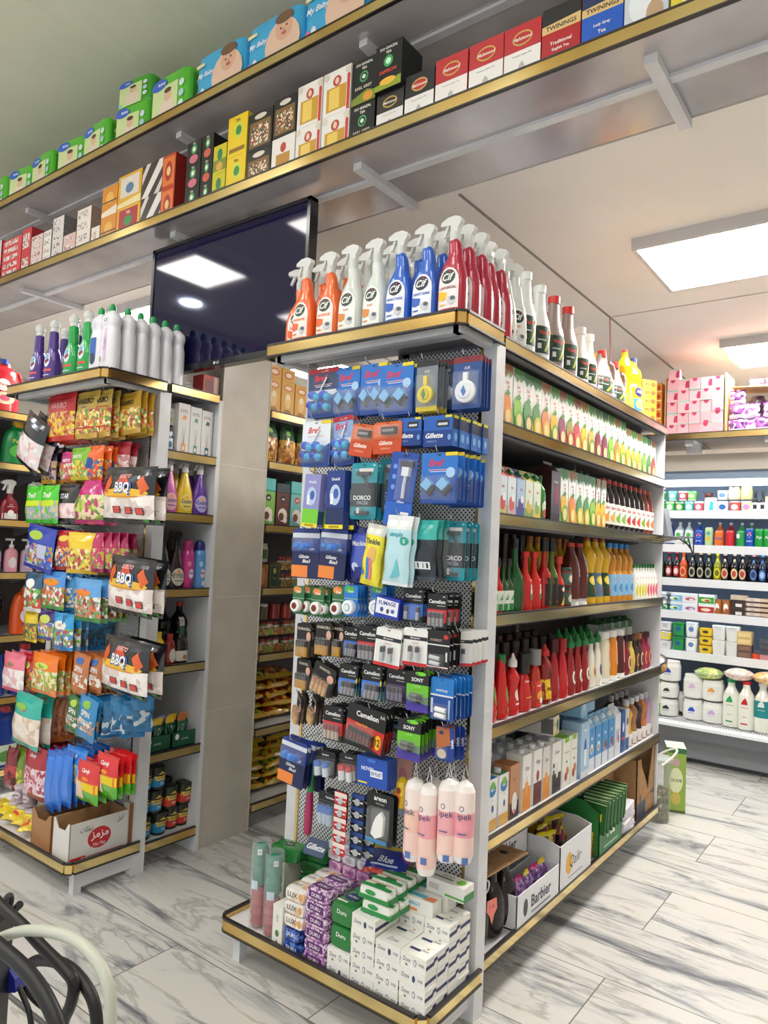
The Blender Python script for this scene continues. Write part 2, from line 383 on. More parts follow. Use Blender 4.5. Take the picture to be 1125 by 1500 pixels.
@cached
def trig(body, label_bg, brand, brandcol, shape='comfort', head='#f0efec'):
    if shape == 'comfort': rows = [(0, .042, .026), (.005, .046, .03), (.07, .047, .03), (.11, .04, .027), (.15, .028, .022), (.19, .017, .016), (.21, .013, .013)]
    elif shape == 'flask': rows = [(0, .052, .028), (.005, .054, .03), (.09, .052, .03), (.12, .04, .026), (.14, .02, .018), (.165, .015, .015)]
    else: rows = [(0, .04, .028), (.006, .044, .03), (.1, .043, .03), (.14, .033, .026), (.17, .022, .02), (.24, .018, .017), (.25, .014, .014)]
    B = Body(smooth_rows(rows, 2)); b = MB(); B.build(b, M(body, .25, coat=.4)); z = rows[-1][0]
    lb = MB(); lm = M(label_bg, .4)
    if shape == 'flask':
        lb.deco([('r', -.045, .012, .045, .045, lm), ('e', 0, .045, .018, .02, WHITE), ('r', -.022, .082, .022, .085, lm), ('t', brand, 0, .095, .007, lm, .05)], B.mp(), True)
    else:
        lb.deco([('e', 0, .06, .036, .042, lm), ('t', brand, 0, .066, .02, M(brandcol), .06, 'bi'), ('r', -.02, .04, .02, .044, M(brandcol)), ('e', .0, .085, .012, .008, M('#f0a040'))], B.mp(), True)
    h = sprayhead(z + .018, M(head, .35, a=.85) if shape == 'comfort' else M(head, .35), 1.0 if shape != 'comfort' else .85); h.cyl(0, 0, z - .004, z + .024, .017, M(head, .4))
    return Thing('spray_bottle', 'spray bottle', None, [('bottle_body', b.mesh('bottle_body'), [('label', lb.mesh('label'))]), ('trigger_head', h.mesh('trigger_head'))])

SH = {  # (height fraction, radius fraction)
 'ketchup': [(0, .86), (.02, .98), (.25, 1), (.45, .86), (.6, .74), (.72, .66), (.8, .52), (.84, .42), (1, .42)],
 'tallket': [(0, .9), (.02, 1), (.3, .98), (.5, .78), (.7, .62), (.85, .5), (1, .46)],
 'sauce': [(0, .9), (.02, 1), (.45, 1), (.55, .9), (.68, .45), (.8, .36), (1, .34)],
 'pet': [(0, .8), (.03, 1), (.25, .97), (.28, .93), (.32, 1), (.5, 1), (.54, .9), (.6, .99), (.72, .95), (.84, .5), (.9, .32), (1, .3)],
 'oil': [(0, .9), (.02, 1), (.5, .96), (.56, .8), (.62, .84), (.74, .92), (.84, .7), (.9, .36), (1, .32)],
 'juice': [(0, .85), (.02, .98), (.08, .9), (.12, 1), (.55, 1), (.6, .94), (.75, .8), (.86, .55), (.92, .45), (1, .42)],
 'varda': [(0, .92), (.02, 1), (.48, 1), (.55, .96), (.64, .78), (.74, .6), (.88, .52), (1, .48)],
 'jug': [(0, .92), (.02, 1), (.35, 1), (.5, .88), (.75, .55), (.9, .42), (1, .4)],
 'milk': [(0, .9), (.02, 1), (.6, 1), (.75, .85), (.86, .5), (.92, .42), (1, .4)],
 'jar': [(0, .85), (.06, 1), (.75, 1), (.88, .92), (1, .9)],
 'tub': [(0, .82), (.05, .86), (1, 1)],
 'wave': [(0, .9), (.03, 1), (.25, .95), (.45, .75), (.6, .8), (.75, .95), (.85, .7), (.92, .4), (1, .36)],
 'can': [(0, .85), (.05, 1), (.9, 1), (.97, .86), (1, .84)],
 'duck': [(0, .9), (.02, 1), (.6, .98), (.68, .9), (.74, .86), (.82, .98), (.9, .96), (.96, .7), (1, .45)],
 'softener': [(0, .92), (.02, 1), (.5, 1), (.68, .92), (.84, .78), (.92, .5), (1, .42)],
 'beer': [(0, .95), (.02, 1), (.55, 1), (.68, .75), (.8, .42), (1, .36)],
 'grenade': [(0, .6), (.04, .85), (.25, 1), (.5, .95), (.68, .7), (.78, .42), (1, .38)],
 'pump': [(0, .9), (.03, 1), (.75, 1), (.88, .8), (.95, .4), (1, .35)],
}
@cached
def bot(shape, h, w, d, body, cap, cr=.014, ch=.02, band=None, deco=(), name='bottle', cat='bottle', n=2.2, capshape='cyl', handle=False, r=.22, level=None, seg=18, capname='cap', deco_on_body=(), a=1.0):
    """band=(z0, z1, colour) fractions of h; deco in fractions too: x by w/2, z by h"""
    hw, hd = w / 2, d / 2
    B = Body(smooth_rows([(t * h, q * hw, q * hd if q > .6 else (q * hd + (q * (hw if hw < hd else hd)) * 0)) for t, q in SH[shape]], 2), n=n, seg=seg)
    b = MB(); bmat = col_(body) if not isinstance(body, str) else M(body, r, coat=.35, a=a)
    B.build(b, bmat)
    if handle:
        b.tube([(hw * .62, 0, h * .86), (hw * .95, 0, h * .84), (hw * 1.12, 0, h * .7), (hw * 1.12, 0, h * .5), (hw * .9, 0, h * .4)], min(hd * .28, .011), bmat)
    def conv(D):
        out = []
        for q in D:
            q = list(q)
            if q[0] in 're': q = [q[0], q[1] * hw, q[2] * h, q[3] * hw, q[4] * h, col_(q[5])]
            elif q[0] == 'p': q = ['p', [(x * hw, z * h) for x, z in q[1]], col_(q[2])]
            else: q = ['t', q[1], q[2] * hw, q[3] * h, q[4] * h, col_(q[5]), (q[6] if len(q) > 6 else 1.5) * hw, q[7] if len(q) > 7 else '']
            out.append(tuple(q))
        return out
    if deco_on_body: b.deco(conv(deco_on_body), B.mp(), True)
    subs = []
    if band or deco:
        lb = MB(); k = 1.0
        if band: B.band(lb, band[0] * h, band[1] * h, col_(band[2])); k = 1.012
        lb.deco(conv(deco), B.mp(k), True); subs = [('label', lb.mesh('label'))]
    parts = [('bottle_body' if name.endswith('bottle') else 'body', b.mesh('body'), subs)]
    if cap:
        c = MB(); cm = M(cap, .35) if isinstance(cap, str) else col_(cap)
        if capshape == 'cyl': c.lathe([(cr, h - ch * .35), (cr, h + ch * .62), (cr * .92, h + ch * .65)], cm, seg=16)
        elif capshape == 'cone': c.lathe([(cr, h - .004), (cr * 1.02, h + ch * .35), (cr * .55, h + ch * .6), (cr * .18, h + ch)], cm, seg=14)
        elif capshape == 'dome': c.lathe([(cr, h - .004), (cr, h + ch * .5), (cr * .8, h + ch * .85), (cr * .3, h + ch)], cm, seg=14)
        elif capshape == 'wide': c.lathe([(cr * 1.02, h - ch), (cr * 1.02, h), (cr * .97, h + .002)], cm, seg=22)
        elif capshape == 'pump':
            c.cyl(0, 0, h - .003, h + .014, .013, cm); c.cyl(0, 0, h + .014, h + .04, .005, cm); c.box(-.034, -.008, h + .038, .012, .008, h + .05, cm)
        parts.append((capname, c.mesh(capname)))
    return Thing(name, cat, None, parts)
def col_(c):
    if isinstance(c, str): return M(c, .42)
    if isinstance(c, tuple): return PM(*c) if isinstance(c[0], (tuple, list)) else M(*c)
    return c
def bdeco(D, w, h):
    """fractions of a face w x h centred on x, base at 0"""
    out = []
    for q in D:
        q = list(q)
        if q[0] in 're':
            q = [q[0], q[1] * w / 2, q[2] * h, q[3] * w / 2, q[4] * h, col_(q[5])]
        elif q[0] == 'p': q = ['p', [(x * w / 2, z * h) for x, z in q[1]], col_(q[2])]
        else: q = ['t', q[1], q[2] * w / 2, q[3] * h, q[4] * h, col_(q[5]), (q[6] if len(q) > 6 else 1.7) * w / 2, q[7] if len(q) > 7 else '']
        out.append(tuple(q))
    return out
@cached
def carton(w, d, h, base, fr=(), rt=(), tp=(), lf=(), name='box', cat='box', cap=None, gable=0.0, rnd=0.0, r=.45, front=None, right=None, top=None, capname='cap', slope=0.0):
    mb = MB(); bm = col_(base) if not isinstance(base, str) else M(base, r)
    fm, rm, tmm = (col_(q) if q else None for q in (front, right, top))
    hb = h - gable
    if slope:   # prism carton with a slanting top, lower at the front
        mb.prismz([(-w / 2, -d / 2), (w / 2, -d / 2), (w / 2, d / 2), (-w / 2, d / 2)], 0, h - slope, bm)
        v = [(-w / 2, -d / 2, h - slope), (w / 2, -d / 2, h - slope), (w / 2, d / 2, h - slope), (-w / 2, d / 2, h - slope), (-w / 2, d / 2, h), (w / 2, d / 2, h)]
        mb.add(v, [(0, 1, 5, 4), (1, 2, 5), (0, 4, 3), (3, 4, 5, 2)], tmm or bm)
    else:
        mb.box(-w / 2, -d / 2, 0, w / 2, d / 2, hb, bm, front=fm, right=rm, top=tmm, left=rm)
    if gable:
        v = [(-w / 2, -d / 2, hb), (w / 2, -d / 2, hb), (w / 2, d / 2, hb), (-w / 2, d / 2, hb), (-w / 2, 0, h - gable * .25), (w / 2, 0, h - gable * .25)]
        mb.add(v, [(0, 1, 5, 4), (2, 3, 4, 5), (1, 2, 5), (3, 0, 4)], tmm or bm); mb.box(-w / 2, -.0015, h - gable * .3, w / 2, .0015, h, tmm or bm)
    mb.deco(bdeco(fr, w, hb - slope), front_(-d / 2)); mb.deco(bdeco(rt, d, hb - slope), side(w / 2)); mb.deco(bdeco(lf, d, hb - slope), lside(-w / 2))
    mb.deco([(q[0],) + tuple(q[1:]) for q in bdeco(tp, w, d)], lambda u, v, o: (u, v - d / 2, hb + o))
    if not cap: return Thing(name, cat, mb.mesh(name))
    c = MB(); cz = h - gable * .55 if gable else h - slope * .5
    if gable or slope:
        t = math.atan2(gable or slope, d / 2 if gable else d); cc = MB().lathe([(.012, -.004), (.012, .012), (.011, .013)], M(cap, .35), seg=14)
        m = Matrix.Translation((0, -d / 4 if gable else 0, cz)) @ Matrix.Rotation(t, 4, 'X'); cc.v = [tuple(m @ Vector(p)) for p in cc.v]; c = cc
    else: c.lathe([(.013, h), (.013, h + .014), (.012, h + .015)], M(cap, .35), y=-d * .1, seg=14)
    return Thing(name, cat, None, [('carton_body', mb.mesh(name)), (capname, c.mesh(capname))])
def front_(y): return lambda u, v, o: (u, y - o, v)
@cached
def bag(w, h, t, top, win, bot, fr=(), bands=(.28, .88), name='candy_bag', cat='candy bag', stand=False, seed=1, header=True, flip=False, r=.25, taper=0.0, nu=10, nv=14):
    """sealed pillow bag; hangs from its top edge (or stands on its base); bands: fractions from the bottom where colours change"""
    rd = random.Random(seed); mb = MB()
    ph = [rd.uniform(0, 6) for _ in range(6)]
    tm, wm, bmm = (q if not isinstance(q, str) else M(q, r, coat=.5) for q in (top, col_(win), bot))
    if isinstance(win, str): wm = M(win, r, coat=.5)
    def thick(u, v):
        e = max(0.0, math.sin(PI * min(max((v - .04) / .86, 0), 1))) ** .45 * max(0.0, 1 - abs(2 * u - 1) ** 3.2) ** .6
        return t / 2 * e * (1 + .12 * math.sin(7 * u + ph[0]) * math.sin(9 * v + ph[1])) + .0008
    def P(u, v, s, o=0.0):
        k = 1 - taper * max(0, v - .5) * 2
        x = (u - .5) * w * k * (1 - .05 * math.sin(PI * v)) + .002 * math.sin(16 * v + ph[2])
        y = s * (thick(u, v) + o) + .0025 * math.sin(11 * u + ph[3]) * (1 if v > .9 or v < .08 else .3)
        z = (v if stand else v - 1) * h
        return (x, y, z)
    vs = [i / nv for i in range(nv + 1)]
    for b_ in bands:
        k = min(range(len(vs)), key=lambda i: abs(vs[i] - b_)); vs[k] = b_
    for s in (-1, 1):
        for j in range(nv):
            v0, v1 = vs[j], vs[j + 1]; mid = (v0 + v1) / 2
            m = bmm if mid < bands[0] else wm if mid < bands[1] else tm
            mb.add([P(i / nu, v, s) for v in (v0, v1) for i in range(nu + 1)], [(i, i + 1, i + nu + 2, i + nu + 1) for i in range(nu)], m, True)
    zb = 0 if stand else -h
    D = bdeco(fr, w, h)
    mb.deco(D, lambda u, v, o: P(min(max(u / w + .5, .001), .999), v / h, -1, o + .001), True)
    th = Thing(name, cat, mb.mesh(name)); th.t = t; return th
@cached
def blister(w, h, base, fr=(), things=(), bub=None, bubd=.014, name='blister_pack', cat='blister pack', back=None, r=.3, hook=True, cname='card'):
    """card hanging from its top edge with a clear bubble (x0,z0,x1,z1 fractions, z from the bottom) over the goods"""
    mb = MB(); bm = col_(base); m2 = col_(back) if back else bm
    c = .006
    pts = [(-w / 2 + c, -h), (w / 2 - c, -h), (w / 2, -h + c), (w / 2, -c), (w / 2 - c, 0), (-w / 2 + c, 0), (-w / 2, -c), (-w / 2, -h + c)]
    mb.prism(pts, -.0012, .0012, bm)
    mb.deco(bdeco(list(fr) + ([('e', 0, .955, .12, .012, '#303338')] if hook else []), w, h), lambda u, v, o: (u, -.0012 - o, v - h))
    parts = [(cname, mb.mesh(cname))]
    if things:
        g = MB()
        for q in things:
            k = q[0]
            if k == 'cyl':      # battery-like: x0,z0,x1,z1,r,col(,col2)
                _, x0, z0, x1, z1, rr, *cs = q; a = Vector((x0 * w / 2, -rr - .003, z0 * h - h)); b = Vector((x1 * w / 2, -rr - .003, z1 * h - h))
                if len(cs) == 1: g.tube([a, b], rr, col_(cs[0]), 10)
                else: g.tube([a, a.lerp(b, .62)], rr, col_(cs[0]), 10); g.tube([a.lerp(b, .62), b], rr, col_(cs[1]), 10)
                g.tube([b, b + (b - a).normalized() * .003], rr * .4, STEEL, 8)
            elif k == 'ball': _, x, z, rr, cc = q; g.ball((x * w / 2, -rr - .002, z * h - h), rr, col_(cc), n=6, seg=10)
            elif k == 'disc':
                _, x, z, rr, dd, cc = q; g.tube([(x * w / 2, -.002, z * h - h), (x * w / 2, -.002 - dd * .8, z * h - h), (x * w / 2, -.002 - dd, z * h - h)], [rr, rr, rr * .86], col_(cc), 20)
            elif k == 'box': _, x0, z0, x1, z1, dd, cc = q; g.box(x0 * w / 2, -.002 - dd, z0 * h - h, x1 * w / 2, -.002, z1 * h - h, col_(cc))
            elif k == 'poly': _, P_, dd, cc = q; g.prism([(a * w / 2, b * h - h) for a, b in P_], -.002 - dd, -.002, col_(cc))
            elif k == 'tube': _, P_, rr, cc = q; g.tube([(a * w / 2, -.004 - rr, b * h - h) for a, b in P_], rr, col_(cc), 8)
            elif k == 't': g.deco(bdeco([q[:1] + q[1:-1]], w, h), (lambda dd: lambda u, v, o: (u, -.002 - dd - o, v - h))(q[-1]))
        parts.append(('contents', g.mesh('contents')))
    if bub:
        x0, z0, x1, z1 = bub; x0 *= w / 2; x1 *= w / 2; z0 = z0 * h - h; z1 = z1 * h - h; q = MB(); i = bubd * .5
        R = lambda k, y: [(x0 + k, y, z0 + k), (x1 - k, y, z0 + k), (x1 - k, y, z1 - k), (x0 + k, y, z1 - k)]
        q.rings([R(0, -.0016), R(i * .3, -bubd * .8), R(i, -bubd)], CLEAR, cap=False); q.add(R(i, -bubd), [(0, 1, 2, 3)], CLEAR)
        parts.append(('clear_blister', q.mesh('clear_blister')))
    return Thing(name, cat, None, parts)

def px(b, Y, X=None):
    """a picture rectangle standing on a plane: centre x (or y), top z, width, height in metres"""
    x0, y0, x1, y1 = b; ym = (y0 + y1) / 2; xm = (x0 + x1) / 2
    if X is None:
        a = at(x0, ym, Y=Y).x; c = at(x1, ym, Y=Y).x
        return (a + c) / 2, at(xm, y0, Y=Y).z, abs(c - a), at(xm, y0, Y=Y).z - at(xm, y1, Y=Y).z
    a = at(x0, ym, X=X).y; c = at(x1, ym, X=X).y
    return (a + c) / 2, at(xm, y0, X=X).z, abs(c - a), at(xm, y0, X=X).z - at(xm, y1, X=X).z
q3 = lambda v: round(v * 200) / 200
def hang(b, Y, mk, label, n=1, dy=.012, tilt=0.0, yaw=0.0, group=None, jx=.004, seq='in its file'):
    """n copies of mk(w, h) hung one behind the other, the front one filling rectangle b"""
    x, z, W, H = px(b, Y); t = mk(q3(W), q3(H)); rd = random.Random(int(b[0] * 7 + b[1])); dy = min(max(dy, t.t * .9), ((2.085 if b[0] > 300 else 1.955) - Y) / max(1, n - 1))
    for i in range(n):
        put(t, (x + (rd.uniform(-jx, jx) if i else 0), Y + i * dy, z + (rd.uniform(-.004, .004) if i else 0)), yaw + (rd.uniform(-.05, .05) if i else 0), label, seq, group, ry=tilt, rx=rd.uniform(-.02, .02))
HOOKS = []
def hook(pxy, Y0, Y1):
    p = at(pxy[0], pxy[1], Y=Y0); HOOKS.append((p.x, p.z, Y0, Y1))
# ------------------------------------------------------------------ the room
ZC, ZH = 3.0, 4.1
WALL = M('#d8d2c8', .7)
CEILM = noise_mat('painted_ceiling_panels', '#eee8e0', '#f4eee6', 2, .55)
CEILH = noise_mat('high_painted_ceiling', '#e4e6d2', '#eaead8', 2, .6)
fl = MB(); fl.box(-7, -2.6, -.05, 2.6, 7.2, 0, floor_mat()); struct('floor', fl)
cb = MB(); cb.box(-7, 2.472, ZC, 2.6, 7.2, ZC + .06, CEILM)
co = struct('ceiling', cb)
jm = M('#8e8a86', .6); jb = MB()
for x in (-1.56, -3.4): jb.box(x - .006, 2.5, ZC - .004, x + .006, 7.0, ZC, jm)
jb.box(-1.56, 4.32, ZC - .004, 2.6, 4.326, ZC, M('#c6c0b8', .6))
struct('trim_1', jb)
cb = MB(); cb.box(-7, -2.6, ZH, 2.6, 2.53, ZH + .06, CEILH)
struct('ceiling', cb)
jb = MB()
for x in (-2.93, -3.47, -1.6, -4.9): jb.prism([(x - .05, ZH), (x - .02, ZH - .022), (x + .05, ZH)], -2.6, 2.47, CEILH)
struct('trim_2', jb)
wb = MB(); wb.box(-7, 2.47, ZC + .012, 2.6, 2.53, ZH, WALL); struct('wall_fascia', wb)
wb = MB(); wb.box(-7.06, -2.6, 0, -7, 7.2, ZH, WALL); struct('wall_left', wb)
wb = MB(); wb.box(2.6, -2.6, 0, 2.66, 7.2, ZH, WALL); struct('wall_right', wb)
wb = MB(); wb.box(-7, 7.2, 0, 2.6, 7.26, ZC, WALL); struct('wall_back', wb)
# unseen shop front left open so world light fills the room; only its lintel
wb = MB(); wb.box(-7, -2.66, 3.2, 2.6, -2.6, ZH, WALL); struct('wall_front', wb)
# pillar clad in beige stone tiles
PIL = noise_mat('beige_stone_cladding', '#b9b2a4', '#c6bfb1', 5, .28, detail=6)
pb = MB(); pb.box(-3.35, 2.345, 0, -2.807, 2.668, ZC, PIL)
for z in (.66, 1.22, 1.885, 2.5): pb.deco([('r', 2.346, z, 2.667, z + .003, M('#d9d4c8', .5))], side(-2.807))
for yy in (2.345, 2.665): pb.box(-2.81, yy - .002, 0, -2.8045, yy + .004, ZC, M('#cfc8b8', .4))
struct('wall_pillar', pb)
# ceiling lamps
def ceiling_lamp(x, y, z, label, w=.6, e=PANEL_E, seq=None, grp=None):
    f = MB(); h = w / 2
    for a in ((-h - .02, -h - .02, h + .02, -h), (-h - .02, h, h + .02, h + .02), (-h - .02, -h, -h, h), (h, -h, h + .02, h)): f.box(a[0], a[1], -.055, a[2], a[3], 0, M('#c9c7c8', .4))
    f.box(-h, -h, -.01, h, h, 0, M('#c9c7c8', .4))
    d = MB(); d.box(-h, -h, -.05, h, h, -.043, M('#fffaf4', .5, e=e))
    put(Thing('ceiling_lamp', 'ceiling lamp', None, [('lamp_frame', f.mesh('lamp_frame')), ('diffuser', d.mesh('diffuser'))]), (x, y, z), 0, label, seq, grp)
ceiling_lamp(-.775, 3.61, ZC, 'large square lamp panel glowing on the ceiling nearest the overhead shelves')
ceiling_lamp(-.775, 5.44, ZC, 'square lamp panel on the ceiling in front of the refrigerated wall')
ceiling_lamp(-3.98, 2.9, ZC, 'square lamp panel just behind the overhead shelf, above the white bottles')
ceiling_lamp(-4.0, 4.5, ZC, 'square lamp panel over the aisle behind the stone pillar')
for i, (x, y) in enumerate([(-5.5, 0), (-3.75, .02), (-2.0, .0), (-.3, 0), (1.4, 0), (-5.5, -1.6), (-3.75, -1.6), (-2.0, -1.6), (-.3, -1.6)]):  # screen mirrors the first two; the others are unseen, added to light the front
    ceiling_lamp(x, y, ZH, 'square lamp panel on the high shop-front ceiling', e=HIGH_E, seq='along it', grp='lamps on the high ceiling')
# round spot lamp mirrored in the screen
f = MB(); f.lathe([(.14, 0), (.14, -.05), (.11, -.055)], M('#d8d8d8', .4)); d = MB(); d.lathe([(.108, -.058), (.02, -.062)], M('#dfeaff', .5, e=60.0))
put(Thing('spot_lamp', 'lamp', None, [('lamp_housing', f.mesh('lamp_housing')), ('lens', d.mesh('lens'))]), (-6.3, -.5, ZH), 0, 'round bright spot lamp on the high ceiling mirrored in the television')

# ------------------------------------------------------------------ shelving
BLK = M('#2a2422', .35)
def trim_x(mb, x0, x1, y, z1, h=.045, d=.012):      # strip facing -Y
    mb.box(x0, y - d, z1 - h + .005, x1, y, z1 - .006, GOLD)
    mb.box(x0, y - d - .002, z1 - .006, x1, y + .001, z1, BLK); mb.box(x0, y - d - .002, z1 - h, x1, y + .001, z1 - h + .005, BLK)
def trim_y(mb, y0, y1, x, z1, h=.045, d=.012):      # strip facing +X
    mb.box(x, y0, z1 - h + .005, x + d, y1, z1 - .006, GOLD)
    mb.box(x - .001, y0, z1 - .006, x + d + .002, y1, z1, BLK); mb.box(x - .001, y0, z1 - h, x + d + .002, y1, z1 - h + .005, BLK)
POST = noise_mat('white_powder_coated_steel', '#cfd1d5', '#dcdde0', 8, .4)
RZ = [2.24, 1.948, 1.635, 1.295, .922, .556, .172]
def thing_obj(name, label, cat, loc=(0, 0, 0)):
    o = bpy.data.objects.new(name, None); link(o); o.location = loc; o['category'] = cat; THINGS.append((o, label, None)); return o
def part(par, name, mb, label=None):
    o = bpy.data.objects.new(name, mb.mesh(name)); link(o, par)
    if label: o['label'] = label
    return o
def inner(mb):  # moves a world-built mesh to the thing's own frame
    return mb
def shelf_run(par, x_back, x_front, y0, y1, zs, posts=True, back=True, ends=()):
    """shelves whose fronts face +X"""
    for z in zs:
        s = MB(); s.box(x_back, y0, z - .028, x_front - .002, y1, z - .008, SHELFW if z < 1.0 else SHELFU)
        s.box(x_front - .03, y0, z - .045, x_front - .004, y1, z - .028, SHELFU)
        sh = part(par, 'shelf_board', s); t = MB(); trim_y(t, y0, y1, x_front, z + .003); part(sh, 'edge_trim', t, 'mirrored gold edge strip')
        for yy in [y0 + .03 + (y1 - y0 - .06) * k / 2 for k in range(3)]:
            if z > .4 and y1 - y0 > 1: q = MB(); q.prism([(0, 0), (0, -.07), (.3, -.02), (.3, 0)], -.006, .006, SHELFU); q.v = [(x_back + v[0], yy + v[1], z - .028 + v[2]) for v in q.v]; part(sh, 'bracket', q)
    if back:
        b = MB(); b.box(x_back - .02, y0, .1, x_back, y1, zs[0], M('#57504d', .6)); part(par, 'back_panel', b)
    if posts:
        for yy in (y0, (y0 + y1) / 2, y1 - .03): p = MB(); p.box(x_back, yy, 0, x_back + .03, yy + .03, zs[0], SHELFU); part(par, 'upright_post', p)
G = thing_obj('gondola_shelving', 'white central shelving unit with seven gold-edged shelves, beside the marble aisle', 'shelving unit', (-1.57, 3.1, 0))
def loc(par, mb): pass
class PB(MB): pass
OFF = {}
def part(par, name, mb, label=None):      # world coordinates -> thing frame
    root = par
    off = Vector((0, 0, 0)); r = root
    while r is not None: off += r.location; r = r.parent
    mb.v = [(v[0] - off.x, v[1] - off.y, v[2] - off.z) for v in mb.v]
    o = bpy.data.objects.new(name, mb.mesh(name)); link(o, par)
    if label: o['label'] = label
    return o
shelf_run(G, -1.57, -1.15, 2.16, 4.10, RZ)
lb = MB(); lb.box(-2.0, 2.16, .1, -1.98, 4.1, 2.2, SHELFW); part(G, 'rear_panel', lb)
lb = MB(); lb.box(-1.99, 4.06, .0, -1.95, 4.1, 2.2, POST); lb.box(-1.58, 4.1, .18, -1.15, 4.115, 2.2, SHELFW); part(G, 'end_panel', lb)
# end of the run: pegboard rack with its own top and bottom shelf
def end_rack(name, label, x0, x1, ytop, yb, yboard, ztop, zbot, sidepost):
    g = thing_obj(name, label, 'display rack', ((x0 + x1) / 2, yboard, 0))
    for x in (x0 + .0, x1 - .05):
        p = MB(); p.box(x, yboard - .005, 0, x + .05, yboard + .055, ztop - .045, POST)
        part(g, 'upright_post', p)
    p = MB(); p.box(x0 + .052, yboard + .0, .14, x1 - .052, yboard + .002, ztop - .05, PEG); part(g, 'pegboard', p)
    for x in (x0 + .05, x1 - .062): p = MB(); p.box(x, yboard - .006, .15, x + .012, yboard, ztop - .05, GOLD); part(g, 'edge_strip', p, 'narrow gold strip beside the pegboard')
    def shelf(z, yf, raised, mat):
        s = MB(); r = .02; pts = [(x0 + r, yf), (x1 - r, yf), (x1, yf + r), (x1, yboard + .02), (x0, yboard + .02), (x0, yf + r)]
        s.prismz(pts, z - .028, z - (.02 if raised else .006), mat)
        sh = part(g, 'shelf_board', s)
        t = MB()
        for (a, b) in ((pts[5], pts[0]), (pts[0], pts[1]), (pts[1], pts[2]), (pts[2], pts[3]), (pts[4], pts[5])):
            dx, dy = b[0] - a[0], b[1] - a[1]; L = math.hypot(dx, dy); nx, ny = dy / L, -dx / L
            for (za, zb, m, k) in ((z - .04, z - .003, GOLD, .011), (z - .004, z + .004, BLK, .014), (z - .046, z - .04, BLK, .014)):
                q = [(a[0], a[1]), (b[0], b[1]), (b[0] + nx * k, b[1] + ny * k), (a[0] + nx * k, a[1] + ny * k)]
                t.prismz(q, za, zb, m)
        part(sh, 'edge_trim', t, 'gold edge strip with black borders')
        return sh
    st = shelf(ztop, ytop, False, SHELFU)
    f = MB(); zz = ztop - .028
    f.box(x0 + .03, ytop + .03, zz - .03, x1 - .03, ytop + .06, zz, POST); f.box(x0 + .02, ytop + .03, zz - .03, x0 + .05, yboard, zz, POST); f.box(x1 - .05, ytop + .03, zz - .03, x1 - .02, yboard, zz, POST)
    f.box(x0 + .05, ytop + .12, zz - .012, x1 - .05, ytop + .15, zz, POST)
    part(st, 'support_frame', f)
    shelf(zbot, yb, True, M('#e8e8ea', .4))
    for x in (x0 + .02, x1 - .055): p = MB(); p.box(x, yb + .04, 0, x + .035, yb + .075, zbot - .046, POST); part(g, 'leg', p)
    p = MB(); p.box(x1 - .045, yb + .075, zbot - .12, x1 - .02, yboard, zbot - .046, POST); part(g, 'side_rail', p)
    p = MB(); p.box(x0 + .02, yb + .075, zbot - .12, x0 + .045, yboard, zbot - .046, POST); part(g, 'side_rail', p)
    return g
ER = end_rack('display_rack', 'pegboard end rack hung with razors and batteries, soaps on its bottom shelf', -2.0, -1.137, 1.868, 1.80, 2.105, 2.247, .16, 1)
EL = end_rack('display_rack', 'pegboard end rack hung with candy bags, white bottles on its top shelf', -3.66, -2.8, 1.69, 1.67, 1.98, 2.222, .145, 1)
# small shelves between the left rack and the pillar
LZ = [2.224, 1.912, 1.624, 1.267, .911, .515, .12]
N1 = thing_obj('narrow_shelving', 'narrow white shelf unit squeezed between the candy rack and stone pillar', 'shelving unit', (-3.0, 2.18, 0))
shelf_run(N1, -3.3, -2.81, 2.035, 2.318, LZ, posts=False)
p = MB(); p.box(-3.3, 2.318, 0, -2.8, 2.34, 2.2, SHELFW); part(N1, 'side_panel', p); p = MB(); p.box(-2.99, 2.2, 0, -2.96, 2.23, .08, POST); part(N1, 'leg', p)
BZ = [2.215, 1.94, 1.60, 1.262, .909, .517, .13]
N2 = thing_obj('wall_shelving', 'dark shelf unit beyond the stone pillar, filled with packaged food', 'shelving unit', (-3.0, 3.6, 0))
shelf_run(N2, -3.3, -2.81, 2.68, 4.6, BZ, posts=False)
FZ = [2.19, 1.896, 1.57, 1.268, .906, .552, .142]
N3 = thing_obj('wall_shelving', 'shelf unit at the far left, holding detergent jugs and soap', 'shelving unit', (-4.5, 2.4, 0))
shelf_run(N3, -4.75, -4.21, 1.2, 3.4, FZ, posts=False)
# rounded end shelf at the far end of the central unit
def round_shelf(z, y1=4.75, lab=None):
    g = MB(); pts = [(-1.58, 4.116), (-1.15, 4.116)] + [(-1.585 + .43 * math.cos(t * PI / 16), 4.12 + (y1 - 4.12) * math.sin(t * PI / 16)) for t in range(9)]
    g.prismz(pts, z - .028, z - .006, M('#eceef0', .35)); sh = part(G, 'round_end_shelf', g)
    t = MB()
    for a, b in zip(pts[2:], pts[3:]):
        dx, dy = b[0] - a[0], b[1] - a[1]; L = math.hypot(dx, dy); nx, ny = dy / L, -dx / L
        for (za, zb, m, k) in ((z - .04, z + .003, GOLD, .01), (z + .002, z + .007, BLK, .012), (z - .045, z - .04, BLK, .012)):
            t.prismz([a, b, (b[0] + nx * k, b[1] + ny * k), (a[0] + nx * k, a[1] + ny * k)], za, zb, m)
    part(sh, 'edge_trim', t, 'gold edge strip with black borders')
round_shelf(.922)
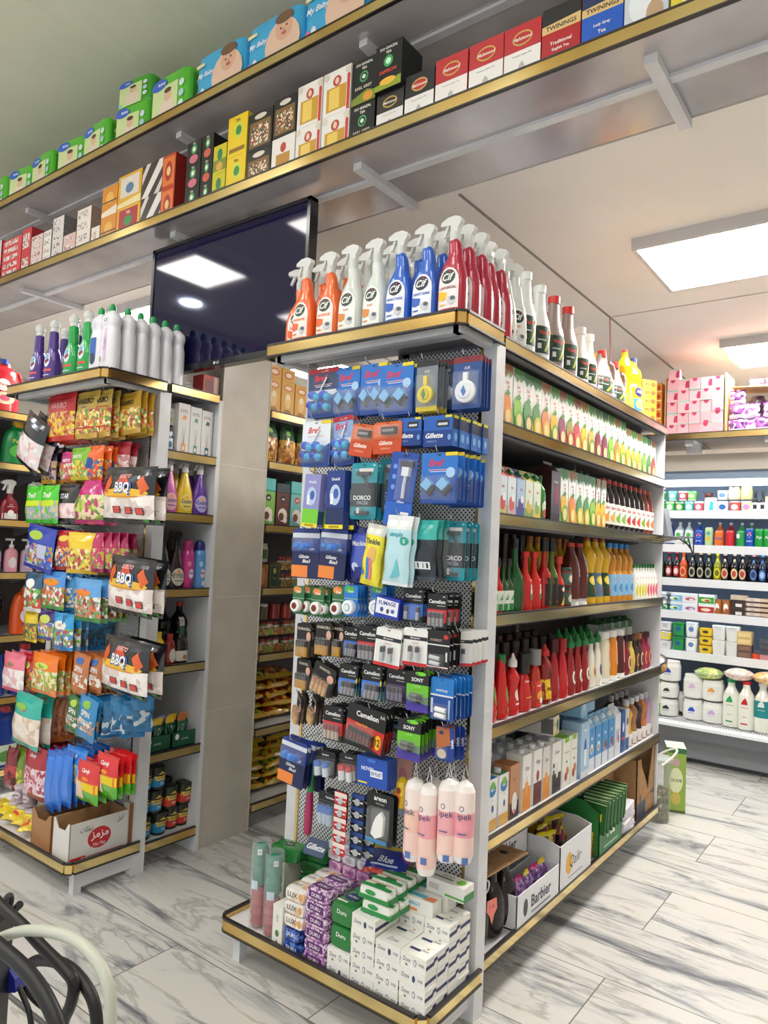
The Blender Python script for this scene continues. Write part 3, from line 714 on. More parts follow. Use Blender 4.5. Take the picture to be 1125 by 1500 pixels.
# ------------------------------------------------------------------ overhead shelves
def overhead(z, label, ybk=2.48):
    g = thing_obj('overhead_shelf', label, 'shelf', (-2.5, 2.2, z))
    UN = noise_mat('polished_shelf_underside', '#a29ca0', '#cac5c7', 1.5, .18, m=.3)
    s = MB(); s.box(-6, 2.0, z, .6, ybk - .02, z + .022, UN); part(g, 'shelf_board', s)
    t = MB(); trim_x(t, -6, .6, 2.0, z + .048, .05); part(g, 'edge_trim', t, 'mirrored gold edge strip')
    for x in (-5.6, -4.42, -2.93, -1.77, -.65, .4):
        b = MB(); b.box(x - .02, 2.08, z - .028, x + .02, ybk, z, POST); part(g, 'bracket', b)
    r = MB(); r.box(-6, 2.2, z - .012, .6, 2.235, z, POST); part(g, 'support_rail', r)
overhead(ZC, 'long lower overhead shelf of tea boxes spanning the shop above the television')
overhead(3.5, 'long upper overhead shelf carrying diaper packs under the high ceiling')
# ------------------------------------------------------------------ television
tv = thing_obj('television', 'black flat-screen television hanging below the overhead shelf', 'television', (-2.6, 2.14, 2.31))
b = MB(); x0, x1, z0, z1 = -3.14, -2.05, 2.305, 2.962
FR = M('#14161a', .25, coat=.4)
b.box(x0, 2.12, z1 - .016, x1, 2.165, z1, FR); b.box(x0, 2.12, z0, x1, 2.165, z0 + .03, FR); b.box(x0, 2.12, z0, x0 + .018, 2.165, z1, FR); b.box(x1 - .018, 2.12, z0, x1, 2.165, z1, FR); b.box(x0 + .01, 2.14, z0 + .01, x1 - .01, 2.18, z1 - .01, FR)
b.deco([('t', 'LG', -2.59, z0 + .015, .012, M('#d5d8dc'), None, 'b'), ('e', -2.612, z0 + .015, .007, .007, M('#d5d8dc'))], front_(2.12)); part(tv, 'television_frame', b)
s = MB(); s.box(x0 + .017, 2.126, z0 + .03, x1 - .017, 2.14, z1 - .016, M('#100c36', .05)); part(tv, 'screen', s)  # violet of the reflections is put into the glass colour
m_ = MB(); m_.box(-2.7, 2.18, z0 + .3, -2.5, 2.3, z0 + .4, FR); m_.box(-2.62, 2.28, z0 + .3, -2.58, 2.31, ZC - .03, FR); part(tv, 'ceiling_mount', m_)
# ------------------------------------------------------------------ refrigerated wall
F = thing_obj('open_refrigerator', 'long open refrigerated display case glowing white along the back wall', 'refrigerator', (-1.2, 6.2, 0))
XA, XB = -3.0, 1.2; GR = M('#8b8e94', .4); WF = M('#e9edf2', .35)
b = MB(); b.box(XA, 5.83, 0, XB, 7.0, .1, M('#6f7278', .5)); b.box(XA, 5.76, .04, XB, 6.9, .23, GR); b.box(XA, 5.68, .2, XB, 6.95, .29, M('#7d8087', .4)); part(F, 'base', b, 'grey lower front')
b = MB(); b.prism([(XA, .28), (XB, .28), (XB, .3), (XA, .3)], 5.62, 5.95, WF)
for i in range(120):
    for j in (0, 1): b.box(-2.0 + i * .018, 5.74 + j * .05, .3, -1.992 + i * .018, 5.775 + j * .05, .3012, M('#55585e'))
part(F, 'deck_grille', b, 'white perforated deck lip')
b = MB(); b.box(XA, 6.75, .29, XB, 6.8, 2.3, M('#7c8fa8', .5)); part(F, 'back_panel', b, 'blue grey back wall')
FRZ = [1.905, 1.635, 1.37, 1.112, .80]
for z in FRZ:
    s = MB(); s.box(XA, 5.98, z - .03, XB, 6.75, z - .01, M('#dfe5ec', .4)); sh = part(F, 'shelf_board', s)
    t = MB(); t.box(XA, 5.95, z - .062, XB, 5.975, z, WF); part(sh, 'price_rail', t, 'white price rail')
    if z > 1.0: t = MB(); t.box(XA, 5.99, z - .045, XB, 6.02, z - .03, M('#f2f7ff', .5, e=FRIDGE_E * .45)); part(sh, 'light_strip', t)
b = MB(); b.box(XA, 5.62, 2.18, XB, 6.9, 2.3, M('#cfc6ba', .45)); b.box(XA, 5.66, 2.12, XB, 5.7, 2.18, M('#8fa3bd', .4)); part(F, 'canopy', b, 'beige canopy')
b = MB(); b.rings([[(x, 5.9 + .03 * math.cos(t * PI / 4), 2.12 + .03 * math.sin(t * PI / 4)) for t in range(8)] for x in (XA, XB)], M('#f4f9ff', .5, e=FRIDGE_E)); part(F, 'light_tube', b, 'bright white tube light')
b = MB(); b.box(XB, 5.7, 0, XB + .05, 6.9, 2.3, WF); b.box(XA - .05, 5.7, 0, XA, 6.9, 2.3, WF); part(F, 'side_panel', b)
H_ = thing_obj('high_shelf', 'gold-edged shelf above the refrigerator holding pink tissue packs', 'shelf', (-1.2, 5.5, 2.4))
s = MB(); s.box(-3.0, 5.31, 2.38, .6, 5.95, 2.4, SHELFU); part(H_, 'shelf_board', s); t = MB(); trim_x(t, -3.0, .6, 5.31, 2.412, .05); part(H_, 'edge_trim', t, 'gold edge strip')
b = MB()
for x in (-1.36, -.85, -.2): b.box(x, 5.36, 2.33, x + .05, 5.4, 2.38, POST); b.box(x, 5.36, 2.37, x + .05, 5.9, 2.38, POST)
part(H_, 'bracket', b)
b = MB(); b.box(-1.4, 5.55, 2.302, -1.3, 5.6, 2.378, POST); part(H_, 'bracket', b)
# ------------------------------------------------------------------ top of the central unit
def cif(c):
    return {'orange': lambda: spray('#ee6a2c', '#f6ece4', '#ee6a2c', 'DEGREASE'), 'clear': lambda: spray('#e6ece6', '#f4f6f0', '#e08a3a', 'fresh', bm=M('#e3eae4', .2, a=.8)),
            'blue': lambda: spray('#2462c8', '#eef3f8', '#2f5fc4', 'PERFECT SHINE'), 'red': lambda: spray('#b0203e', '#f6ecec', '#f2c01e', 'UNIVERSAL')}[c]()
CN = {'orange': 'orange spray bottle', 'clear': 'milky clear spray bottle', 'blue': 'blue spray bottle', 'red': 'dark red spray bottle'}
TZ = 2.243
front_xs = [(-1.842, 'orange'), (-1.726, 'orange'), (-1.618, 'clear'), (-1.512, 'clear'), (-1.408, 'blue'), (-1.303, 'blue'), (-1.198, 'red')]
pos = {0: 'at the front left corner of the rack top', 1: 'in the front row of the rack top'}
for i, (x, c) in enumerate(front_xs):
    put(cif(c), (x, 1.905 + .004 * (i % 2), TZ), .03 * ((i * 5) % 3 - 1), f'{CN[c]} in the front row on the pegboard rack', 'from the left', 'cleaning sprays on the rack top')
    rows_ = 4 if c == 'red' else 3
    for k in range(1, rows_ + 1):
        put(cif(c), (x + (.012 if c != 'red' else .0) + .006 * ((i + k) % 3), 1.905 + .074 * k, TZ), .08 * (((i + k) * 3) % 4 - 1.5), f'{CN[c]} behind the front row of the rack', 'from the left', 'cleaning sprays on the rack top')
put(cif('orange'), (-1.94, 1.975, TZ), .5, 'orange spray bottle standing askew at the left end of the rack top', None, 'cleaning sprays on the rack top')
for i, y in enumerate((2.27, 2.345)):
    put(cif('clear'), (-1.21 + .004 * i, y, TZ), PI / 2 - .6, 'clear spray bottle turned sideways just behind the red ones', 'from the front', 'cleaning sprays on the rack top')
DG = '#1f3b2c'
def varda(body, cap, h=.3, w=.1, big=False):
    return bot('jug' if big else 'varda', h, w, .075, body, cap, .022 if big else .025, .03, band=(.14, .5, DG) if not big else None,
               deco=(('r', -.85, .15, .85, .5, DG), ('t', 'Varda', -.1, .42, .055, '#d8443c', 1.3, 'b'), ('p', ((.1, .17), (.85, .42), (.85, .5), (-.1, .17)), '#b8c83a'), ('r', -.7, .31, .1, .325, '#cfd8d0'), ('r', -.7, .2, -.4, .27, '#dfe5df'), ('e', .6, .44, .14, .03, '#e6b030')),
               r=.35, handle=big, seg=20)
TOPR = [(2.445, varda(('#eef1ee', .3, 0, .93), '#e9eeea', .31), 'white cleaner bottle with dark green label and clear cap, top shelf'), (2.575, varda(('#eef1ee', .3, 0, .93), '#e9eeea', .30), 'white cleaner bottle with dark green label and clear cap, top shelf'),
        (2.715, varda('#94827a', '#d5342e', .30), 'greyish bottle with red cap and green label on the top shelf'), (2.86, varda('#94827a', '#d5342e', .30), 'greyish bottle with red cap and green label on the top shelf'),  # white plastic; its brownish reflections are put into the body colour
        (3.0, varda('#ece7df', '#f2efe9', .25, .085), 'small cream bottle with green label beside the red-capped ones'), (3.1, varda('#ece7df', '#f2efe9', .245, .085), 'small cream bottle with green label beside the red-capped ones'),
        (3.27, varda('#94807a', '#d5342e', .215, .17, True), 'squat beige jug with red cap on the top shelf'), (3.45, varda('#94807a', '#d5342e', .2, .15, True), 'squat beige jug with red cap on the top shelf')]  # jug bodies darkened the same way, reflected tone in the colour
for y, t, l in TOPR:
    put(t, (-1.215, y, TZ), PI / 2 - .3, l, 'from the front', 'cleaner bottles on the top shelf')
    if y < 3.2: put(t, (-1.32, y + .03, TZ), PI / 2, 'cleaner bottle in the back row of the top shelf, partly hidden', 'from the front', 'cleaner bottles on the top shelf')
oilt = bot('wave', .3, .085, .085, ('#e8b318', .12), '#cf3b25', .014, .022, band=None, deco=(('r', -.6, .1, .6, .3, '#f3d23a'),), seg=20)
oilb = bot('oil', .29, .1, .085, ('#eabb20', .12), '#27346e', .016, .024, deco=(('e', 0, .42, .62, .09, '#2c2560'), ('t', 'Atlas', 0, .43, .05, '#ffffff', 1.0, 'b'), ('r', -.7, .08, .7, .3, '#3b78b4'), ('e', 0, .2, .5, .08, '#e2a860')), seg=20)
put(oilt, (-1.21, 3.58, TZ), PI / 2 - .3, 'yellow oil bottle with a red cap on the top shelf', None)
put(oilb, (-1.21, 3.72, TZ), PI / 2 - .3, 'yellow oil bottle with blue cap and purple badge, top shelf', None)
for i in range(3): put(bot('wave', .28, .085, .085, ('#e8b318', .12), '#e7a21c', .014, .02, seg=16), (-1.33, 3.5 + .11 * i, TZ), PI / 2, 'golden oil bottle behind the two front oil bottles', 'from the front', 'oil bottles on the top shelf')
bxo = carton(.1, .13, .045, '#d9a43c', fr=(('r', -.9, .1, .2, .9, '#e9b64a'), ('e', .5, .5, .35, .3, '#d9542c'), ('t', 'eti', -.3, .5, .5, '#9c2a1c', .8, 'b')), front='#e8a030')
for i in range(5): put(bxo, (-1.235, 3.93, TZ + .0455 * i), PI / 2 - .5, 'orange box stacked at the far end of the top shelf', 'from the bottom', 'stacked orange boxes')
rod = MB(); rod.tube([(0, 0, 0), (.02, .0, -.42), (.03, .0, -.76)], .004, M('#b5766e', .5)); put(Thing('hanging_cord', 'cord', rod.mesh('hanging_cord')), (-1.56, 4.32, ZC), 0, 'thin reddish cord hanging from the ceiling joint above the jugs')

# ------------------------------------------------------------------ rows on the aisle side
def rowR(z, items, xf=-1.175, zo=-.006):
    for it in items:
        y, t, d, label = it[:4]; seq = it[4] if len(it) > 4 else 'from the post'; grp = it[5] if len(it) > 5 else None; kw = it[6] if len(it) > 6 else {}
        put(t, (xf - d / 2, y, z + zo + kw.get('dz', 0)), PI / 2 + kw.get('rot', 0), label, seq, grp, rx=kw.get('rx', 0), ry=kw.get('ry', 0))
JC = [('orange', '#e8862a', '#e2a02c', '#8a5a2a'), ('green apple', '#8cc63f', '#6fae3a', '#3d7a35'), ('green', '#5a9a55', '#487f4a', '#2d6a3a'), ('pineapple', '#4f8f4a', '#d8c23a', '#2f6a3a'), ('peach', '#e08a4e', '#e8b04a', '#8a5a34'), ('mango', '#e9b62f', '#7aa83a', '#3d7a35'),
      ('grape', '#8a3f5a', '#a84a62', '#7a4a34'), ('kiwi mix', '#9a9a3f', '#c0504a', '#3d7a35'), ('pomegranate', '#c8404a', '#d86a5a', '#7a3a2a'), ('yellow', '#e2c02e', '#d89a2e', '#8a6a2a'), ('apple mix', '#c8b04a', '#7a8f3a', '#3d7a35'), ('cherry', '#8a2f44', '#a04a5a', '#3d6a35'), ('red grape', '#7a2f4a', '#96405a', '#2d5a35')]
def juice(i, h=.245, w=.078, cap=None):
    n, a, b, tp = JC[i % len(JC)]
    f = [('r', -1, 0, 1, .34, b), ('r', -1, .34, .1, .42, b), ('r', -1, .86, 1, 1, tp), ('p', ((-.9, .87), (-.3, .78), (.1, .87)), tp), ('p', ((0, .87), (.5, .8), (.9, .87)), '#4f8f3f'), ('t', 'Sun', -.05, .72, .05, '#c23048', 1.2, 'bi'), ('t', 'ich', .15, .655, .05, '#c23048', .9, 'bi'),
         ('e', -.12, .37, .86, .19, a), ('e', .2, .19, .78, .17, b), ('e', .2, .19, .5, .11, '#f0d890'), ('p', ((-.5, .52), (.1, .62), (.5, .55), (0, .5)), '#4f8f3f'), ('r', -1, 0, 1, .06, a)]
    return n, carton(w, .07, h, '#eef0ea', fr=tuple(f), rt=(('r', -1, .3, 1, .6, '#d5dccf'),), slope=.016, top=tp, cap=cap, name='juice_carton', cat='juice carton', r=.3)
ys = [2.255, 2.342, 2.422, 2.5, 2.58, 2.662, 2.742, 2.822, 2.9, 2.98, 3.065, 3.148, 3.232, 3.318, 3.4, 3.482, 3.566, 3.65, 3.735, 3.82, 3.905, 3.985]
seqJ = [0, 1, 2, 3, 4, 5, 6, 7, 8, 9, 10, 11, 12, 1, 0, 5, 9, 5, 9, 1, 2, 8]
for y, j in zip(ys, seqJ):
    n, t = juice(j, .245 if y < 3.5 else .225, cap='#1e5a34' if y > 3.7 else None)
    rowR(RZ[1], [(y, t, .07, f'white juice carton with {n} picture on the upper juice shelf', 'from the post', 'cartons on the upper juice shelf')])
    if y < 3.4: rowR(RZ[1], [(y, t, .07, f'juice carton in the back row of the upper juice shelf', 'from the post', 'cartons on the upper juice shelf')], xf=-1.27)
# second juice shelf
def gab(c1, c2, c3, name): return carton(.062, .062, .185, c1, fr=(('r', -1, .02, 1, .3, c2), ('e', 0, .35, .7, .18, c3), ('t', 'Sun', 0, .75, .07, '#c23048', 1.1, 'bi'), ('e', .3, .5, .4, .1, '#f2f2ee')), gable=.04, top=c3, cap='#1e6a3c', name='juice_carton', cat='juice carton', r=.3)
G5 = [('#d9e4ea', '#d8c86a', '#d85a5a'), ('#dfe8ec', '#e0b8c0', '#d86a62'), ('#aac4dc', '#4a5aa0', '#5a4a8a'), ('#e2e6cf', '#8aa84a', '#d8c04a'), ('#e2e8d2', '#e8c860', '#9ab84a')]
for y, c in zip((2.248, 2.318, 2.39, 2.46, 2.53), G5): rowR(RZ[2], [(y, gab(*c, 'g'), .062, 'small gable-top juice carton with green cap', 'from the post', 'small gable-top cartons')])
rowR(RZ[2], [(2.6, bot('milk', .17, .055, .055, '#3f8f3a', '#1e5a34', .012, .02, deco=(('e', 0, .35, .6, .14, '#dfe8c8'), ('e', 0, .2, .5, .1, '#d85a3a'))), .055, 'green juice bottle at the end of the small gable-top cartons'),
             (2.70, carton(.085, .08, .25, '#3c1f24', fr=(('r', -1, 0, 1, .2, '#28161a'), ('e', .2, .55, .5, .2, '#8a2f44'), ('t', 'Sunich', 0, .8, .05, '#d8c8b8', 1.5, 'bi')), gable=.04, name='juice_carton', cat='juice carton', r=.3), .08, 'tall dark maroon juice carton on the second juice shelf')])
for y, c in zip((2.785, 2.87, 2.95, 3.03, 3.105, 3.17, 3.235), (5, 0, 3, 3, 1, 9, 9)):
    n, t = juice(c, .245, .075, cap='#1e5a34' if c in (3, 1) else None)
    rowR(RZ[2], [(y, t, .07, f'tall juice carton with {n} picture on the second juice shelf', 'from the post', 'tall cartons on the second juice shelf')])
FR = [('#e8962a', 'orange'), ('#e0b030', 'yellow'), ('#7ab03a', 'green'), ('#8ac04a', 'lime green'), ('#c83a3a', 'red'), ('#b8403a', 'dark red'), ('#d8504a', 'bright red'), ('#8ab83a', 'pale green'), ('#d87a3a', 'amber'), ('#d88a4a', 'peach')]
for i in range(10):
    c, n = FR[i]
    t = bot('juice', .235, .072, .072, '#2a1d1c' if i < 8 else '#8a3a2a', '#b5382c' if i < 8 else '#c84a3a', .016, .02, band=(.14, .56, '#f0f0ea'), deco=(('e', 0, .27, .7, .09, c), ('t', 'Sunich', 0, .47, .06, '#c23048', 1.3, 'bi'), ('p', ((-.3, .36), (.2, .42), (.3, .35)), '#4f8f3f')), name='juice_bottle', cat='juice bottle')
    rowR(RZ[2], [(3.31 + .078 * i, t, .072, f'dark juice bottle with red cap and {n} fruit label', 'from the post', 'juice bottles with red caps')])
    if i < 6: rowR(RZ[2], [(3.33 + .078 * i, t, .072, 'dark juice bottle in the second row behind the red-capped bottles', 'from the post', 'juice bottles with red caps')], xf=-1.26)
# small packs lying under the second juice shelf rim
# ---- sauces and oils
z = RZ[3]
def hot(body, lab='#e8ece2'): return bot('sauce', .175, .042, .042, (body, .15), '#1c1a1a', .011, .03, band=(.06, .46, lab), deco=(('r', -.9, .06, .9, .2, '#2f8f4a'), ('p', ((-.5, .27), (.3, .42), (.5, .28)), '#3a9a50')), name='sauce_bottle', cat='sauce bottle')
for y, c, n in ((2.228, '#c8261e', 'red'), (2.27, '#c8261e', 'red'), (2.312, '#2a4a24', 'green'), (2.354, '#2a4a24', 'green')): rowR(z, [(y, hot(c), .042, f'small {n} hot sauce bottle with green-white label', 'from the post', 'small hot sauce bottles')])
rowR(z, [(2.425, bot('sauce', .245, .07, .07, ('#1f5a2a', .15), '#181818', .014, .04, name='sauce_bottle', cat='sauce bottle', deco=(('r', -.1, .1, .9, .35, '#1a4a24'),)), .07, 'large plain dark green glass bottle among the sauces')])
ks = bot('sauce', .21, .066, .06, ('#cc231c', .2), '#d8281e', .016, .02, deco=(('r', -.1, .2, .75, .56, '#f0ece4'), ('r', -.1, .2, .75, .3, '#3a8a4a'), ('e', .35, .42, .25, .05, '#c83a3a')), name='sauce_bottle', cat='sauce bottle')
for y in (2.51, 2.59): rowR(z, [(y, ks, .066, 'red chilli sauce bottle with red cap and white label', 'from the post', 'red chilli sauce bottles')])
for y, c, n in ((2.675, '#b5241e', 'red'), (2.745, '#5a6a24', 'olive green')): rowR(z, [(y, bot('sauce', .245, .06, .06, (c, .15), '#161616', .017, .05, deco=(('r', -.8, .05, .9, .5, '#1a1412'), ('t', 'hot', .2, .12, .05, '#c8302a', 1, 'bi')), name='sauce_bottle', cat='sauce bottle'), .06, f'{n} sauce bottle with tall black neck seal and black label', None, 'sauces with black seals')])
rowR(z, [(2.81, bot('sauce', .19, .05, .05, ('#d0382a', .2), '#d8402e', .015, .03, band=(.05, .5, '#2a2220'), deco=(('p', ((-.6, .06), (.8, .06), (.2, .25)), '#e8c040'), ('e', 0, .4, .5, .05, '#e8d8c0')), name='sauce_bottle', cat='sauce bottle'), .05, 'small orange-red sauce bottle with dark and yellow label')])
jar = bot('jar', .08, .066, .066, ('#7a2a20', .2), '#2f4a38', .031, .014, capshape='wide', band=(.15, .75, '#4a6a5a'), deco=(('e', 0, .45, .5, .2, '#e0d8c0'),), name='sauce_jar', cat='jar')
for k in range(2): rowR(z, [(2.885, jar, .066, 'dark red sauce jar with green lid, of two stacked', 'from the bottom', 'stacked sauce jars', {'dz': .0825 * k})])
big = bot('juice', .255, .085, .085, ('#5a211a', .15), '#c8342a', .018, .025, band=(.0, .12, '#e8e6e0'), deco=(('r', .1, .5, .8, .85, '#d8d4cc'),), name='vinegar_bottle', cat='bottle')
for y in (2.97, 3.065): rowR(z, [(y, big, .085, 'large dark brown plastic bottle with white base label', 'from the post', 'large brown bottles')])
for y, lc in ((3.165, '#1f4a2c'), (3.26, '#5a7a9a'), (3.355, '#1f3a24')):
    rowR(z, [(y, bot('wave', .285, .09, .09, ('#dcae20', .08), '#a8541e', .014, .025, band=(.12, .5, lc), deco=(('e', -.1, .38, .5, .07, '#e8d040'), ('e', .3, .22, .4, .06, '#a8442e'), ('t', 'Oil', -.1, .38, .05, '#f4f0c8', .8, 'bi')), name='oil_bottle', cat='oil bottle'), .09, 'tall golden ribbed oil bottle with dark label and brown cap', 'from the post', 'golden oil bottles')])
for i in range(4): rowR(z, [(3.44 + .083 * i, bot('oil', .27, .08, .08, ('#c8861e', .08), '#2f86d0', .015, .024, band=(.12, .5, '#8fc0e4'), deco=(('e', .1, .26, .6, .08, '#3f8ac8'), ('t', 'oil', -.2, .42, .04, '#d04a3a', .8, 'bi')), name='oil_bottle', cat='oil bottle'), .08, 'amber oil bottle with blue cap and light blue label', 'from the post', 'blue-capped oil bottles')])
for i in range(8):
    c = '#e8d832' if i < 4 else '#e8607a'
    rowR(z, [(3.765 + .047 * i, bot('milk', .175, .042, .05, '#f2f4ee', '#2f7a3a', .01, .022, band=(.05, .6, '#f0f2e8'), deco=(('e', 0, .3, .7, .2, c), ('t', 'Lili', 0, .68, .05, '#d8405a', 1, 'bi')), name='syrup_bottle', cat='bottle'), .042, f"slim white bottle with {'yellow' if i < 4 else 'pink'} fruit label at the far end", 'from the post', 'slim white bottles')])
for i in range(13):
    c = ['#181818', '#3a1a16', '#7a221a'][i % 3]
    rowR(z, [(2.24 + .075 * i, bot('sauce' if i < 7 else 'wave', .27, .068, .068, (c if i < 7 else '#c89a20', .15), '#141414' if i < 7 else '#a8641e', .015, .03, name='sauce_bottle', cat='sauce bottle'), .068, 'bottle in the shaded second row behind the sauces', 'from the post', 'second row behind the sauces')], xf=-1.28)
# ---- ketchups
z = RZ[4]; RED = '#cf1f22'
def ketch(body, cap, shape='ketchup', h=.2, w=.066, deco=(), cs='cyl', ch=.03, cr=.016, r=.2, band=None): return bot(shape, h, w, w * .72, (body, r) if isinstance(body, str) else body, cap, cr, ch, capshape=cs, deco=deco, band=band, name='sauce_bottle', cat='sauce bottle', n=2.3)
gl = (('e', .45, .4, .45, .15, '#6aa83a'), ('e', .5, .14, .3, .05, '#8ab84a'), ('t', 'Ketchup', .4, .4, .04, '#f0f0e0', 1, 'u'))
K = [(2.245, ketch(RED, '#ececea', 'tallket', .22, .075, gl), 'tall red ketchup bottle with white cap right beside the post'),
     (2.335, ketch(RED, '#1f7a3a', 'tallket', .205, .075, gl), 'red ketchup bottle with green flat cap, second from the post'),
     (2.425, ketch(RED, '#ececea', 'wave', .175, .07, (('e', .2, .4, .5, .12, '#e8d8c8'), ('r', -.3, .2, .5, .24, '#f0e0d0')), 'cone', .045, .017), 'lumpy red ketchup bottle with white pointed nozzle'),
     (2.515, ketch('#c8221e', '#1c1c1e', 'ketchup', .165, .085, (('t', 'Delpazir', 0, .66, .06, '#f0e4dc', 1.3, 'bi'), ('r', -.5, .3, .5, .32, '#e8c040')), 'cyl', .075, .024), 'squat red sauce bottle with tall black cap'),
     (2.615, ketch('#b8321e', '#8a8a8a', 'ketchup', .18, .08, (('r', -.85, .02, .85, .55, '#d8342a'), ('t', 'Delpazir', 0, .45, .06, '#f4e8e0', 1.3, 'bi'), ('e', 0, .25, .6, .1, '#e8a040'), ('e', .2, .14, .4, .06, '#f0f0e8')), 'cyl', .06, .024), 'red-orange sauce bottle with silvery grey cap and printed label'),
     (2.705, ketch('#8a1a16', '#d02a24', 'wave', .19, .08, (('r', -.85, .1, .9, .5, '#e8c020'), ('e', .3, .62, .4, .1, '#3a2a1a'), ('t', 'BBQ', 0, .3, .08, '#4a2a10', 1.2, 'b')), 'cone', .04, .018), 'dark red sauce bottle with yellow label and red nozzle'),
     (2.79, ketch('#a81c20', '#4a1214', 'ketchup', .21, .07, (('t', 'Mahram', .2, .35, .05, '#f0e0e0', 2, 'u'),), 'cyl', .055, .019), 'dark red ketchup bottle with dark ribbed cap'),
     (2.875, ketch('#c81e24', '#a8181c', 'ketchup', .205, .075, (('t', 'Mahram', .2, .35, .05, '#f0e0e0', 2, 'u'),), 'cyl', .055, .02), 'bright red ketchup bottle with red ribbed cap')]
for y, t, l in K: rowR(z, [(y, t, .055, l)])
def green(body, lab): return ketch(body, '#1f7a3c', 'ketchup', .2, .07, (('e', .2, .36, .6, .14, lab), ('e', .2, .36, .35, .08, '#8a5a3a'), ('t', 'Bijan', .2, .56, .04, '#d02a2a', 1, 'b')), 'cone', .05, .019)
for i in range(3): rowR(z, [(2.955 + .08 * i, green('#9c1b1e', '#f0ece0'), .05, 'red sauce bottle with green pointed cap and round white label', 'from the post', 'sauces with green pointed caps')])
for i in range(2): rowR(z, [(3.195 + .08 * i, green('#ece8da', '#e0b040' if i == 0 else '#3a5a9a'), .05, f"cream mayonnaise bottle with green pointed cap and {'yellow' if i == 0 else 'blue'} label", None, 'sauces with green pointed caps')])
for i, (c, n) in enumerate((('#eee4c8', 'cream'), ('#e08a1e', 'orange'), ('#5a1c1c', 'maroon'))):
    rowR(z, [(3.375 + .105 * i, bot('softener', .235, .09, .07, (c, .25), '#efeeea', .03, .03, capshape='wide', band=(0, .1, '#f0efe8'), deco=(('e', .3, .55, .4, .25, '#f2ead8'), ('e', .3, .55, .28, .18, '#c8402a')), name='sauce_bottle', cat='sauce bottle'), .07, f'{n} upside-down squeeze sauce bottle with oval label', None, 'upside-down squeeze bottles')])
for i, (c, n, cp) in enumerate((('#8a2430', 'crimson', '#3a1418'), ('#e2c860', 'pale yellow', '#1c1a18'), ('#3a2a24', 'black-brown', '#7a4a30'), ('#4a261c', 'brown', '#b06a3a'), ('#a02848', 'raspberry', '#3a1620'), ('#a82c50', 'pink-red', '#4a1828'))):
    rowR(z, [(3.685 + .068 * i, bot('grenade', .175, .062, .05, (c, .2), cp, .016, .03, deco=(('e', 0, .36, .6, .2, '#e8d8b8' if i in (0, 3) else '#d89a4a'), ('e', 0, .36, .4, .13, c)), name='sauce_bottle', cat='sauce bottle'), .05, f'small {n} syrup bottle with oval label, far end of ketchup shelf', None, 'small syrup bottles')])
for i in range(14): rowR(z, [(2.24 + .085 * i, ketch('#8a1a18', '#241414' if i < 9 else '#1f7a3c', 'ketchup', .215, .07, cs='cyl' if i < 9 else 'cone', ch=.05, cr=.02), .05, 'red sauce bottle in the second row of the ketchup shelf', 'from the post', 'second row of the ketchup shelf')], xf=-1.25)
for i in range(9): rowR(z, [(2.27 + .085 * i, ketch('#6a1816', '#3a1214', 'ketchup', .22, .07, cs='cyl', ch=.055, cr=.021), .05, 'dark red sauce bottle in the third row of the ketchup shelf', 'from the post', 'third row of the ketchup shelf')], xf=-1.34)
grn = carton(.075, .06, .27, '#dfe2dc', fr=(('r', -1, .86, 1, 1, '#2f6a3a'), ('e', 0, .2, .6, .14, '#a83a4a'), ('t', 'Alis', 0, .6, .06, '#5a6a7a', 1.2, 'b')), top='#2a5a34', slope=.02, cap='#1e4a2c', name='juice_carton', cat='juice carton')
for i in range(5): rowR(z, [(3.55 + .11 * i, grn, .06, 'pale carton with dark green top behind the squeeze bottles', 'from the post', 'pale cartons with green tops')], xf=-1.28)
put(carton(.09, .07, .26, '#e6dcd6', fr=(('e', .1, .25, .6, .16, '#b85a6a'), ('r', -1, .86, 1, 1, '#3a7a44')), slope=.02, name='juice_carton', cat='juice carton'), (-1.26, 4.2, RZ[4]), PI / 2, 'pale pink printed carton standing on the rounded end shelf')
for i in range(3): rowR(RZ[4], [(2.75 + .15 * i, bot('jar', .2, .1, .1, ('#8a6a3a', .3), '#6a4a2a', .035, .02, capshape='wide', name='pickle_jar', cat='jar'), .1, 'brownish pickle jar shaded at the back of the ketchup shelf', 'from the post', 'pickle jars at the back')], xf=-1.45, zo=.0)
# ---- milks
z = RZ[5]
def milk(base, fr, h=.19, w=.07, d=.07, cap='#e8e8ea', top=None, gable=0, rt=()): return carton(w, d, h, base, fr=fr, rt=rt, cap=cap, top=top, gable=gable, name='milk_carton', cat='milk carton', r=.35)
f1 = (('e', 0, .78, .75, .13, '#2f7fc0'), ('e', .05, .86, .5, .08, '#7ac04a'), ('t', 'Alpro', 0, .78, .06, '#ffffff', 1.2, 'b'), ('r', -1, 0, 1, .22, '#e8b860'), ('t', 'milk', 0, .6, .03, '#8a9aa8'), ('e', .1, .42, .18, .07, '#2a4a9a'))
f2 = (('r', -1, 0, 1, .3, '#3a2018'), ('e', 0, .28, .6, .2, '#f0ece6'), ('t', 'Soy', -.1, .72, .07, '#3a2a1a', 1, 'i'), ('e', 0, .12, .25, .05, '#e88a9a'))
f3 = (('r', -1, 0, 1, .42, '#e8952c'), ('e', 0, .45, .4, .06, '#e8952c'), ('t', 'Vita', 0, .75, .08, '#5a5a5a', 1, 'i'), ('r', -.08, .3, .08, .6, '#e8d0a0'))
f4 = (('r', -1, 0, 1, .4, '#6a2a1e'), ('e', 0, .52, .35, .1, '#a83a2a'), ('t', 'Vita', 0, .78, .08, '#3a3a3a', 1, 'i'), ('r', -.06, .2, .06, .5, '#8a3a2a'))
